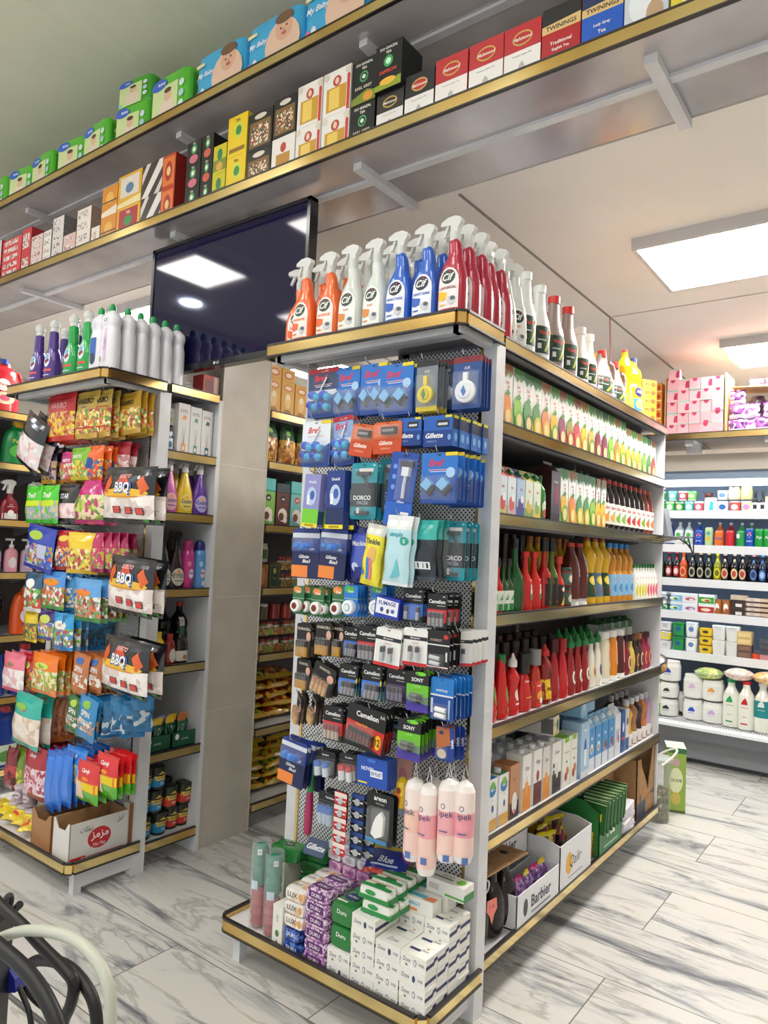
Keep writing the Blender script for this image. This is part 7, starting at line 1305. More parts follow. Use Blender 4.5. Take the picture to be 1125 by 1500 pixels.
rowN(z, [(2.06, bot('jar', .1, .055, .055, ('#1f3f7a', .2), '#dfe0e2', .026, .022, capshape='wide', band=(.2, .7, '#dfe6ea'), deco=(('e', 0, .4, .4, .16, '#2a6a8a'),), name='scent_jar', cat='jar'), .055, 'small blue jar with white lid at the left of fragrance boxes')], -2.84)
fr_ = MB(); fr_.tube([(0, .0, .0), (0, .025, 0)], .05, M('#2a2a2c', .3), 22); fr_.box(-.04, -.008, -.035, .04, .0, .045, M('#d8d8d0', .4)); fr_.deco([('t', 'EYFEL', 0, .025, .012, M('#6a6a6a')), ('e', .005, -.01, .018, .01, M('#b8c83a'))], front_(-.008)); put(Thing('car_fragrance', 'air freshener', fr_.mesh('car_fragrance')), (-2.87, 2.068, z + .165), PI / 2, 'round black freshener with white label resting on the blue jar')
z = LZ[2]
for i, (c, l, n) in enumerate((('#c85aa8', '#e8b0c0', 'pink'), ('#e8c420', '#e8d060', 'yellow'), ('#5a2a9a', '#b8a8e0', 'purple'))):
    rowN(z, [(2.08 + .09 * i, trig(c, l, 'Comfort', '#2a3a7a'), .06, f'{n} fabric spray bottle with clear trigger on the narrow shelf')]); rowN(z, [(2.1 + .09 * i, trig(c, l, 'Comfort', '#2a3a7a'), .06, f'{n} fabric spray bottle in the row behind', None)], -2.93)
z = LZ[3]
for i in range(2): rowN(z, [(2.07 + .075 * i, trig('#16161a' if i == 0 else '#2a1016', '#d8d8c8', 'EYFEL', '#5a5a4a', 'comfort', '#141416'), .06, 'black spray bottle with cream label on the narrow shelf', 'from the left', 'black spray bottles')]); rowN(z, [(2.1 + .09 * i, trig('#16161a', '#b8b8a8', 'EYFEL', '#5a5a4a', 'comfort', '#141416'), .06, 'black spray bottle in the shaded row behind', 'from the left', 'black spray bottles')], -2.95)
for i, (c, cp, n) in enumerate((('#c83a8a', '#b02a70', 'pink'), ('#5a9ad8', '#2a2a7a', 'blue'))): rowN(z, [(2.215 + .07 * i, bot('can', .19, .062, .062, c, cp, .026, .05, band=(.08, .9, c), deco=(('e', .1, .4, .5, .12, '#e8d8e4'), ('t', 'Glade', 0, .42, .06, '#3a2a5a', .9, 'b'), ('e', -.3, .65, .3, .07, '#e88ab8' if i == 0 else '#b8d8f0'), ('e', .3, .15, .4, .08, '#8a2a6a' if i == 0 else '#e8eef4')), capshape='dome', name='aerosol_can', cat='aerosol can'), .062, f'{n} aerosol can on the narrow shelf')])
z = LZ[4]
rowN(z, [(2.07, bot('softener', .14, .07, .05, '#e8c41c', '#e8c020', .014, .03, deco=(('e', 0, .5, .5, .2, '#d85a2a'), ('e', 0, .5, .35, .13, '#3a4a8a')), name='drain_bottle', cat='bottle'), .05, 'yellow small bottle at the left of the dark bottles'), (2.135, bot('softener', .13, .06, .05, '#8a2a20', '#a83028', .014, .025, deco=(('e', .1, .35, .6, .25, '#dcd8cc'),), name='sauce_bottle', cat='bottle'), .05, 'brown-red bottle with round white label beside the yellow one'),
         (2.2, bot('milk', .15, .075, .06, '#1c1a1c', '#1f5a34', .015, .035, band=(.1, .42, '#e2dcd4'), deco=(('e', .2, .22, .3, .07, '#b07a4a'),), name='syrup_bottle', cat='bottle'), .06, 'black bottle with green cap and white band')])
for i in range(2): rowN(z, [(2.17 + .1 * i, bot('pet', .27, .088, .088, ('#141012', .15), '#c82a24', .016, .02, deco=(('r', -.5, .62, .1, .78, '#dcdcdc'),) if i else (), name='cola_bottle', cat='bottle'), .088, 'tall black ribbed bottle with red cap at the back', 'from the left', 'tall black bottles')], -2.93)
z = LZ[5]
for i in range(2): put(tray(.15, .14, .07, .12, '#1f5a3c', '#1a4a30', (('t', 'COFFEE', 0, .5, .12, '#e8e8e0', 1.0), ('e', -.6, .7, .15, .2, '#e8e8e0'))), (-2.91, 2.1 + .155 * i, z - .006), PI / 2, 'green counter box of coffee sachets, ' + ('left' if i == 0 else 'right') + ' of the two')
for i in range(8):
    c = ('#8a7ac0', '#d88a5a', '#e8c030', '#a89ad0', '#e8b820', '#e8c848', '#c8703a', '#e0a070')[i]
    mk = bag(.05, .14, .014, c, ('#1f5c3e'), '#1c5438', fr=(('e', 0, .55, .35, .12, '#e8ece4'), ('e', 0, .55, .28, .09, '#1f5c3e'), ('t', 'Coffee', 0, .3, .05, '#e8ece4', 1.2)) + ((('e', .2, .12, .6, .12, '#b8906a'),) if i in (3, 7) else ()), stand=True, bands=(.1, .78), name='coffee_sachet', cat='coffee sachet')
    put(mk, (-2.875 - .03 * (i % 2), 2.055 + .034 * i, z + .0), PI / 2, 'green coffee sachet with coloured top in the counter boxes', 'from the left', 'green coffee sachets')
z = LZ[6]
@cached
def coffee(c, t): return bot('tub', .1, .078, .078, ('#2a3024', .25), '#20261e', .036, .006, band=(.12, .55, c), deco=(('r', -.8, .42, .8, .62, '#d8c05a'), ('t', 'JACOBS', 0, .52, .11, '#3a2a1a', 1.2, 'b'), ('t', t, .1, .28, .12, '#f0f0f0', .5, 'b'), ('p', ((-.5, .7), (0, .85), (.5, .7)), '#c8a83a')), capshape='wide', name='coffee_cup', cat='coffee cup')
B_, R2 = ('#2a88b8', '2+1'), ('#c83a2a', '3+1')
for lvl, row in enumerate((((2.06, B_), (2.145, B_), (2.225, R2), (2.29, R2)), ((2.045, B_), (2.115, B_), (2.2, R2), (2.285, R2)), ((2.05, B_), (2.125, B_)))):
    for y, c in row: rowN(z + .1075 * lvl, [(y, coffee(*c), .078, f"{'blue' if c is B_ else 'red'} and black instant coffee cup in the {('bottom', 'middle', 'top')[lvl]} layer", 'from the left', 'stacked coffee cups')], -2.84 - .02 * (lvl == 0) * (y > 2.2))
for i in range(3): rowN(z, [(2.08 + .085 * i, coffee(*R2), .078, 'instant coffee cup in the rear bottom layer', 'from the left', 'stacked coffee cups')], -2.95); rowN(z + .1075, [(2.08 + .085 * i, coffee(*R2), .078, 'instant coffee cup in the rear middle layer', 'from the left', 'stacked coffee cups')], -2.95)

# ------------------------------------------------------------------ food shelves beyond the pillar
def rowB(z, items, xf=-2.85):
    for y, t, d, label, *r_ in items: put(t, (xf - d / 2, y, z - .006), PI / 2, label, r_[0] if r_ else None, r_[1] if len(r_) > 1 else None)
yb = carton(.1, .07, .2, '#d8a440', fr=(('e', 0, .82, .7, .09, '#c85a3a'), ('e', 0, .82, .55, .06, '#f0d8a8'), ('e', 0, .45, .5, .22, '#e8c07a'), ('e', 0, .56, .3, .09, '#f0e0c0'), ('e', 0, .12, .6, .09, '#9a6a2a')), name='starch_box', cat='food box'); ys2 = carton(.1, .07, .07, '#d8a440', fr=(('e', 0, .5, .7, .3, '#c85a3a'), ('e', 0, .5, .5, .2, '#f0d8a8')), name='starch_box', cat='food box')
for i in range(8):
    rowB(BZ[0], [(2.735 + .108 * i, yb, .07, 'tall golden food box on the top shelf beyond the pillar', 'from the pillar', 'tall golden food boxes')])
    if i in (0, 1, 4): rowB(BZ[0] + .201, [(2.735 + .108 * i, ys2, .07, 'small golden box lying on the tall golden boxes', 'from the pillar', 'small golden food boxes')])
pst_ = lambda i: bag(.13, .24, .07, '#2f5a34', (('#c8862a', '#e0a848', '#a8661e', '#e8c070', '#8a4a1a'), 45), '#b87a2a', fr=(('e', -.2, .78, .5, .1, '#1f4a2c'), ('e', -.2, .78, .3, .06, '#8ac04a')), stand=True, bands=(.05, .62), seed=i, taper=.3, name='pasta_bag', cat='pasta bag')
for i in range(6): rowB(BZ[1], [(2.745 + .14 * i, pst_(i), .07, 'pasta bag with green label on the second shelf beyond the pillar', 'from the pillar', 'pasta bags')])
cer = [('#7ab04a', '#1f2020', 'black-topped green'), ('#5a2a20', '#181818', 'brown and white'), ('#6ab0a8', '#c8403a', 'aqua'), ('#e0981e', '#c8403a', 'amber'), ('#7ab04a', '#1f2020', 'green'), ('#6ab0a8', '#c8403a', 'turquoise')]
for i, (a, b, n) in enumerate(cer): rowB(BZ[2], [(2.735 + .112 * i, carton(.1, .06, .19, a, fr=(('e', 0, .82, .4, .1, b), ('t', 'eti', 0, .82, .07, '#f0e8e0', .5, 'b'), ('e', 0, .35, .7, .2, '#e8dcc8'), ('e', -.2, .3, .4, .12, '#6a3a2a'), ('e', .4, .2, .3, .08, '#f0ece4')), name='biscuit_box', cat='biscuit box'), .06, f'{n} biscuit box on the third shelf beyond the pillar')])
tbx = carton(.1, .06, .07, '#5ab0aa', fr=(('r', -1, 0, 1, .1, '#3a8a84'),), name='biscuit_box', cat='biscuit box')
for i in (0, 1, 2, 3): rowB(BZ[2] + .1915, [(2.735 + .112 * i, tbx if i in (0, 2) else carton(.1, .06, .05, '#2a3a44' if i == 1 else '#e09a20', name='biscuit_box', cat='biscuit box'), .06, ('turquoise box lying on the black-topped biscuit box', 'dark box lying on the brown biscuit box', 'turquoise box lying on the aqua biscuit box', 'amber box lying on the amber biscuit box')[i])])
wick = PM(('#8a6a34', '#a8843e', '#6a4a20', '#b8944a', '#5a7a34'), 90, .6)
def spice(c): return bot('jar', .07, .042, .042, c, '#8a2a24', .02, .012, capshape='wide', band=(.2, .7, '#d8d4c0'), deco=(('e', 0, .45, .5, .16, '#8a3a2a'),), name='spice_jar', cat='spice jar')
def crate(): 
    mb = MB(); mb.box(-.11, -.04, 0, .11, -.036, .045, wick); mb.box(-.11, .036, 0, .11, .04, .045, wick); mb.box(-.11, -.036, 0, -.106, .036, .045, wick); mb.box(.106, -.036, 0, .11, .036, .045, wick); mb.box(-.11, -.04, 0, .11, .04, .004, wick); mb.deco([('e', 0, .022, .018, .014, M('#6a9a3a')), ('e', .07, .022, .018, .014, M('#b8442e'))], front_(-.04)); return Thing('wicker_crate', 'crate', mb.mesh('wicker_crate'))
CRT = crate()
sp_c = ('#7a2a1c', '#b8582a', '#8a8a4a', '#d8c8a0', '#5a3a20')
def crates(zb, y, lev, lab):
    put(CRT, (-2.89 - .05 * (lev > 1), y, zb), PI / 2, f'wicker crate holding spice jars, {lab}', 'from the pillar', 'wicker spice crates')
    for k in range(4): put(spice(sp_c[(k + lev) % 5]), (-2.89 - .05 * (lev > 1), y - .075 + .05 * k, zb + .005), PI / 2, f'little spice jar in a wicker crate, {lab}', 'from the pillar', 'little spice jars')
rowB(BZ[3], [(2.72, carton(.08, .05, .13, '#a8682a', fr=(('e', 0, .5, .5, .35, '#c89050'),), name='tea_box', cat='tea box'), .05, 'amber box with oval rim on the fourth shelf beyond the pillar'), (2.81, carton(.08, .05, .135, '#14382a', fr=(('r', -.85, .06, .85, .94, '#b8983a'), ('r', -.8, .08, .8, .92, '#14382a'), ('e', 0, .7, .3, .12, '#b8983a'), ('t', 'Tea', 0, .4, .1, '#b8983a', .8)), name='tea_box', cat='tea box'), .05, 'dark green tea box with gold frame beyond the pillar')])
rowB(BZ[3] + .14, [(2.735, bot('jar', .1, .07, .07, '#b8b0a0', '#e0dcd0', .03, .015, capshape='wide', band=(.2, .7, '#4a6a3a'), name='jar', cat='jar'), .07, 'white-lidded jar standing on the amber box')])
for y in (2.97, 3.2): crates(BZ[3] - .006, y, 0, 'fourth shelf, lower tier')
for y in (2.97, 3.2): crates(BZ[3] + .09, y, 0, 'fourth shelf, upper tier')
for y in (2.8, 3.03, 3.26): crates(BZ[4] - .006, y, 0, 'fifth shelf, lower tier'); crates(BZ[4] + .085, y, 1, 'fifth shelf, middle tier')
for i in range(3): rowB(BZ[4] + .18, [(2.76 + .09 * i, bot('jar', .085, .06, .06, ('#5a4a34', '#8a2a20', '#a83a24')[i], ('#d8d8cc', '#8a2a24', '#6a1a18')[i], .028, .012, capshape='wide', name='jar', cat='jar'), .06, f"{('white', 'red', 'dark red')[i]}-lidded jar standing above the wicker crates")])
chip = lambda s, pal: bag(.22, .15, .06, '#b8281c', (pal, 40), '#c8a020', stand=True, seed=s, bands=(.12, .85), name='snack_bag', cat='snack bag')
P1, P2 = ('#b8301c', '#d87a24', '#8a1c14', '#e8b83a', '#5a2a14'), ('#c8b020', '#4a7a2a', '#a8301c', '#e0d040', '#3a2a14')
for i in range(14): put(chip(i, P1 if i % 3 else P2), (-2.93 + .01 * (i % 3), 2.78 + .19 * (i % 3), BZ[5] + .02 + .052 * (i // 3)), PI / 2 + .15 * (i % 4 - 1.5), 'red and orange snack bag in the heap beyond the pillar', 'from the bottom', 'heap of red snack bags', rx=-1.35)
for i in range(12): put(chip(20 + i, P2), (-2.93 + .012 * (i % 2), 2.79 + .2 * (i % 2), BZ[6] + .02 + .05 * (i // 2)), PI / 2 + .12 * (i % 3 - 1), 'yellow and green snack bag in the lowest heap beyond the pillar', 'from the bottom', 'heap of yellow snack bags', rx=-1.38)
rowB(BZ[6], [(3.1, bot('tub', .12, .11, .11, '#a8402e', '#dcd8d4', .056, .012, capshape='wide', band=(.2, .8, '#e0b8a8'), name='plastic_tub', cat='tub'), .11, 'pink and white plastic tub behind the yellow snack bags')])

# ------------------------------------------------------------------ detergent shelves at the far left
def rowF(z, items, xf=-4.25):
    for y, t, d, label in items: put(t, (xf - d / 2, y, z - .006), PI / 2, label)
jugR = bot('softener', .3, .2, .1, '#d02c38', '#1f3f9a', .03, .03, handle=True, deco=(('e', -.1, .55, .4, .12, '#f0ece8'), ('t', 'Persil', -.1, .56, .05, '#c82a30', .7, 'b'), ('e', 0, .3, .6, .12, '#e8d8b8'), ('e', 0, .3, .3, .06, '#d85a7a')), name='detergent_jug', cat='detergent jug')
rowF(FZ[0] - .0, [(1.95, jugR, .1, 'red detergent jug with blue cap at the far left edge'), (1.68, jugR, .1, 'red detergent jug with blue cap, half outside the picture')])
rowF(FZ[1], [(2.27, bot('softener', .23, .15, .1, '#4a3a9a', '#e8c82a', .03, .03, band=(.1, .8, '#dfe4ee'), deco=(('e', 0, .5, .6, .2, '#3a2a7a'), ('e', .3, .3, .4, .1, '#3aa0c8')), name='detergent_jug', cat='detergent jug'), .1, 'white and violet detergent pack behind the tilted marshmallow bag'),
             ])
grj = bot('softener', .24, .17, .1, '#12904a', '#e8b820', .03, .035, handle=True, deco=(('t', 'Persil', -.1, .6, .1, '#d8d84a', 1, 'b'), ('e', -.1, .35, .6, .16, '#5ac04a'), ('e', .1, .3, .3, .08, '#2a6ac0')), name='detergent_jug', cat='detergent jug')
rowF(FZ[1] - .0, [(2.06, grj, .1, 'green detergent jug with yellow cap at the far left'), (1.86, bot('softener', .22, .15, .09, '#d878a0', '#e8e0e4', .03, .03, handle=True, name='detergent_jug', cat='detergent jug'), .09, 'pink detergent jug cut by the picture edge'), ])
rowF(FZ[2], [(2.03, trig('#8a1428', '#e2dcd8', 'Clean', '#f0e8e8', 'flask'), .06, 'dark red trigger bottle with white head, far left'), (2.19, trig('#8a1428', '#e2dcd8', 'Clean', '#f0e8e8', 'flask'), .06, 'dark red trigger bottle with white head, beside the lime candy bags'), (1.9, trig('#e0e0dc', '#8ab04a', 'Clean', '#4a8a3a', 'flask'), .06, 'pale trigger bottle cut by the left picture edge')])
for i, (c, n) in enumerate((('#b8a0d0', 'lilac'), ('#e8a0b0', 'pink'), ('#c8a8c0', 'mauve'), ('#e0b8b0', 'peach'))): rowF(FZ[3], [(1.965 + .095 * i, bot('pump', .15, .075, .05, c, '#eceaea', .014, .02, capshape='pump', deco=(('e', 0, .4, .6, .22, '#f0e4e8'),), name='hand_soap_bottle', cat='soap bottle', capname='pump'), .05, f'{n} hand soap bottle with white pump, far left shelf')])
rowF(FZ[4], [(2.19, bot('softener', .27, .2, .1, '#ea5a1a', '#e8e0d8', .03, .02, deco=(('e', 0, .4, .6, .2, '#e8e4e8'), ('t', 'Jet', -.05, .45, .08, '#1a1a1e', .8, 'bi'), ('e', 0, .22, .5, .08, '#7a4a9a')), name='detergent_jug', cat='detergent jug'), .1, 'orange detergent jug with dark lettering, far left'), (1.95, bot('softener', .26, .17, .1, '#16161a', '#16161a', .03, .03, handle=True, name='detergent_jug', cat='detergent jug'), .1, 'black detergent jug left of the orange one')])
for i in range(2): rowF(FZ[5], [(2.0 + .19 * i, bot('softener', .27, .16, .1, '#1a3a9a', '#c8242a', .03, .03, handle=True, name='detergent_jug', cat='detergent jug'), .1, f"dark blue jug with red cap on the sixth shelf, {('farther left', 'nearer the rack')[i]}")])
rowF(FZ[6], [(2.1, bot('softener', .32, .2, .11, '#1a3c96', '#b8303a', .03, .03, handle=True, band=(.05, .4, '#cfe0c8'), deco=(('e', 0, .2, .5, .1, '#5a9a4a'),), name='detergent_jug', cat='detergent jug'), .11, 'large blue jug with pale label on the lowest far left shelf')])
# ------------------------------------------------------------------ tea boxes on the lower overhead shelf
OZ = 3.023; OY = 2.035
def tea(w, h, base, fr=(), rt=(), right=None, d=.09, top=None): return carton(w, d, h, base, fr=tuple(fr), rt=tuple(rt), right=right, top=top, name='tea_box', cat='tea box', r=.3)
def ov(x0, x1, k, t, label, seq=None, grp=None, hh=0, dy=0): put(t, ((x0 + x1) / 2, OY + .045 + dy, OZ + hh), 0, label, seq, grp)
NTH = ('lower', 'upper')
def two(x0, x1, mk, label, h=.175):
    for k in range(2): ov(x0, x1, k, mk(round(x1 - x0 - .004, 3), h, k), label + f", {NTH[k]} of two stacked", hh=k * (h + .001))
dg = lambda sub: lambda w, h, k: tea(w, h, '#17191a', (('t', 'DO GHAZAL', 0, .9, .06, '#e8e8e0', 1.7, 'b'), ('t', 'TEA', 0, .8, .06, '#e8e8e0', .8, 'b'), ('e', 0, .6, .35, .13, '#4a9a5a'), ('e', 0, .6, .25, .09, '#17191a'), ('e', 0, .6, .15, .05, '#c8e8d0'), ('t', sub, 0, .36, .07, '#c84a3a' if sub == 'SAFFRON' else '#d8d0b8', 1.7, 'b'), ('p', ((-1, 0), (1, 0), (1, .2), (.3, .28), (-1, .14)), '#7a8a2a'), ('e', .4, .12, .4, .1, '#d8942a')), ('r', -.5, .1, .5, .3, '#5a5a2a') and ((('r', -.5, .1, .5, .3, '#5a5a2a')),), right='#101214')
two(-1.78, -1.657, dg('EARL GREY'), 'black tea box with green emblem beside the gold-white boxes')
ov(-1.65, -1.525, 1, tea(.122, .175, '#17191a', (('t', 'DO GHAZAL', 0, .9, .06, '#e8e8e0', 1.7, 'b'), ('t', 'TEA', 0, .8, .06, '#e8e8e0', .8, 'b'), ('e', 0, .6, .35, .13, '#3aa05a'), ('e', 0, .6, .2, .07, '#c8f0d0'), ('t', 'SAFFRON', 0, .38, .08, '#d8483a', 1.7, 'b'), ('p', ((-1, 0), (1, 0), (1, .2), (-1, .12)), '#8a9a2a'), ('e', 0, .16, .6, .08, '#e8b43a')), right='#14161a', d=.13), 'black tea box with red word and green emblem, top of its stack', hh=.176)
def ahm(band, w=.128, h=.2, bt='#ece9e4', top_=None): return tea(w, h, bt, (('r', -1, .58, 1, 1, band), ('e', 0, .77, .55, .12, '#c8a050'), ('e', 0, .77, .48, .09, band if band != '#17181a' else '#b82a2a'), ('t', 'Mahmood', 0, .77, .06, '#f0e4d0', 1.1, 'bi'), ('t', 'Premium Ceylon Tea', 0, .5, .035, '#5a5a60', 1.5), ('p', ((-.5, .06), (.5, .06), (.5, .2), (.2, .22), (.15, .34), (0, .4), (-.15, .34), (-.2, .22), (-.5, .2)), '#b8b6b4'), ('p', ((-.3, .08), (.3, .08), (.3, .16), (.1, .18), (0, .32), (-.1, .18), (-.3, .16)), '#dcdad6')), right=band if band != '#17181a' else '#2a2a2e')
ov(-1.65, -1.525, 0, ahm('#2a2826', .122, .175, '#e8e4e0'), 'white tea box with dark band under the black saffron box')
ov(-1.52, -1.392, 0, ahm('#17181a', .126, .2), 'white tea box with black band left of the red-banded three')
for i, (a, b) in enumerate(((-1.39, -1.253), (-1.251, -1.118), (-1.116, -.985))): ov(a, b, 0, ahm('#b8242a', .13, .21), 'white and red tea box on the lower overhead shelf', 'from the left', 'white and red tea boxes')
def twi(c, top_, l1, l2, col='#f0e8e0'): return tea(.128, .22, c, (('r', -1, .72, 1, 1, top_), ('p', ((-1, .62), (1, .62), (1, .78), (-1, .74)), '#d8b87a'), ('t', 'TWININGS', 0, .69, .07, '#2a2018', 1.7, 'b'), ('t', l1, 0, .45, .055, col, 1.5, 'b'), ('t', l2, 0, .35, .055, col, 1.5, 'b'), ('t', 'SINCE 1706', 0, .2, .03, col, 1), ('r', -.9, .08, .9, .085, '#d8b87a')))
ov(-.983, -.851, 0, twi('#b01f24', '#1a1818', 'Traditional', 'English Tea'), 'red tea box with black top and gold band on the lower overhead shelf')
ov(-.849, -.72, 0, twi('#1f5ac0', '#16305a', 'Lady Grey', 'Tea'), 'bright blue tea box with dark top and gold band')
ov(-.718, -.588, 0, tea(.127, .22, '#c8cfd8', (('e', 0, .5, .8, .3, '#e2e6ea'), ('r', -1, 0, 1, .08, '#3a5a9a'), ('e', .4, .3, .4, .2, '#b89a7a'))), 'silver and blue tea box right of the bright blue one')
ov(-.585, -.45, 0, tea(.13, .22, '#d8c83a', (('e', 0, .5, .7, .3, '#e8e0a0'), ('t', 'Lemon', 0, .7, .08, '#3a6a2a', 1.4, 'b'))), 'yellow tea box at the top right picture corner')
for i in range(5): ov(-.44 + .14 * i, -.31 + .14 * i, 0, ahm(('#b8242a', '#1f5a3a', '#2a3a7a')[i % 3]), 'tea box beyond the right edge of the picture', 'from the left', 'tea boxes beyond the right edge')
wg = lambda w, h, k: tea(w, h, '#e9e6e0', (('r', -.75, .08, .7, .62, '#c8982e'), ('r', -.55, .12, .2, .58, '#e8c860'), ('e', 0, .74, .3, .12, '#b8402e'), ('e', 0, .74, .14, .08, '#e8c8b0'), ('r', .75, .0, .95, .8, '#c83a30'), ('e', -.8, .9, .2, .08, '#d8cfc0'), ('e', .8, .9, .2, .08, '#d8cfc0')))
two(-1.929, -1.783, wg, 'white tea box with gold window, right of its neighbour', .18)
two(-2.071, -1.932, wg, 'white tea box with gold window, left of its neighbour', .18)
pic = lambda w, h, k: tea(w, h, '#1c1a18', (('r', -.85, .08, .85, .75, '#7a5a2a'), ('r', -.7, .14, .7, .66, (('#8a6a3a', '#d8b890', '#3a2a1a', '#a83a2a', '#4a5a3a', '#e8d8c0'), 120)), ('e', 0, .87, .5, .07, '#d8d0c0')), right='#141210')
two(-2.368, -2.214, pic, 'black tea box with old painting, beside the yellow boxes', .17)
ov(-2.211, -2.074, 0, tea(.134, .18, '#e6e3dc', (('r', -.6, .08, .6, .6, '#b8862a'), ('e', 0, .74, .25, .12, '#b8402e'))), 'white and gold tea box under the black painted one'); ov(-2.211, -2.074, 1, pic(.134, .17, 1), 'black tea box with old painting on the white and gold one', hh=.181)
ye = lambda w, h, k: tea(w, h, '#e8c818', (('e', .1, .62, .45, .2, '#c8d84a'), ('e', .1, .62, .3, .12, '#3a8a3a'), ('r', -.8, .1, .8, .2, '#8a6a1a'), ('t', 'TEA', 0, .88, .07, '#5a4a1a', 1, 'b')), right='#d8b414')
two(-2.501, -2.372, ye, 'bright yellow tea box with green circle', .185)
three = lambda x0, x1, c, g, n: [ov(x0, x1, k, tea(round(x1 - x0 - .004, 3), .115, c, (('e', 0, .66, .4, .2, '#4a9a5a'), ('e', 0, .66, .2, .1, '#e8f0e0'), ('e', 0, .25, .6, .18, g), ('t', 'TEA', 0, .9, .08, '#d8d0c0', 1.2, 'b')), right='#101114'), f'{n}', 'from the bottom', n + ' stack', hh=.116 * k) for k in range(3)]
three(-2.792, -2.685, '#1a1618', '#c86a7a', 'small black tea box with pink print, three-high stack')
three(-2.682, -2.598, '#1a1618', '#c85a4a', 'small black tea box with red print, three-high stack')
for k in range(2): ov(-2.595, -2.504, k, tea(.088, .135, '#c8c01e', (('r', -1, .1, 1, .5, '#7a8a2a'), ('e', 0, .66, .4, .2, '#2a7a4a'), ('e', 0, .25, .5, .15, '#d8a03a')), right='#8a8a1a'), 'olive green tea box left of the bright yellow ones', 'from the bottom', 'olive green tea boxes', hh=.136 * k)
orr = lambda w, h, k: tea(w, h, '#b8381e', (('r', -.85, .08, .85, .92, '#d8742a'), ('e', 0, .5, .55, .3, '#a82418'), ('e', 0, .5, .3, .14, '#e8c080')), right='#8a2018', d=.11)
two(-2.966, -2.86, orr, 'orange-red tea box with round emblem', .165)
zeb = lambda w, h, k: tea(w, h, '#3a3230', (('p', ((-1, 0), (-.4, 0), (1, .8), (1, 1), (.6, 1)), '#e2dcd4'), ('p', ((-1, .4), (-.2, 1), (-.6, 1), (-1, .7)), '#d8cfc8'), ('p', ((.2, 0), (.7, 0), (1, .3), (1, .5)), '#cfc6be')), right='#1a1818')
two(-3.144, -2.97, zeb, 'dark tea box with pale slanting stripes', .17)
red_y = lambda w, h, k: tea(w, h, '#e0a820', (('r', -.8, .3, .8, .92, '#a82a30' if k == 0 else '#d8cfc0'), ('e', 0, .55, .35, .16, '#3a8a4a' if k == 0 else '#5a7aa0'), ('t', 'TEA', 0, .8, .09, '#f0e8d8', .9, 'b'), ('p', ((-1, 0), (1, 0), (1, .24), (-1, .12)), '#e8d8a0')))
two(-3.354, -3.147, red_y, 'yellow-framed tea box with big central panel', .17)
org = lambda w, h, k: tea(w, h, '#d88a1e', (('e', 0, .6, .5, .2, '#e8b050'), ('p', ((-1, 0), (1, 0), (1, .3), (-1, .15)), '#e8d8c0'), ('r', -1, .45, 1, .5, '#5a4a3a')))
two(-3.5, -3.357, org, 'orange tea box left of the yellow-framed pair', .16)
rw = lambda w, h, c1, c2: tea(w, h, c1, (('r', -.85, .2, .6, .8, (('#e8dcd8', c2, '#f0e8e4', '#c8b0ac'), 110)),), right=c2, d=.09)
blocks = [(-4.9, -4.76, 6, .05, '#c83a40', '#a82a34', 'red striped'), (-4.75, -4.62, 6, .05, '#dcd4d0', '#b02a30', 'grey-white'), (-4.6, -4.36, 6, .046, '#d84a50', '#b02a34', 'red and white long'), (-4.24, -4.105, 5, .045, '#dccac6', '#b83a40', 'pale red'), (-4.1, -4.01, 5, .045, '#e8e4de', '#8a8684', 'white'), (-4.0, -3.88, 6, .046, '#d8d4ce', '#7a7674', 'grey printed'), (-3.875, -3.745, 3, .05, '#dcb8ae', '#a85a50', 'pinkish'), (-3.74, -3.6, 4, .065, '#e6ddd4', '#9a8a80', 'cream')]
for x0, x1, n, h, c1, c2, nm in blocks:
    for k in range(n): ov(x0, x1, k, rw(round(x1 - x0 - .003, 3), h, c1, c2), f'{nm} small box in a left overhead stack', 'from the bottom', f'{nm} stack', hh=k * (h + .001))
for k in range(2): ov(-4.355, -4.245, k, rw(.107, .15, '#c83a42', '#a82a34'), 'taller red box between the small box stacks', 'from the bottom', 'taller red boxes', hh=.151 * k)
ov(-3.59, -3.505, 0, rw(.08, .13, '#e8e0d4', '#c8a060'), 'cream narrow box beside the orange tea boxes')
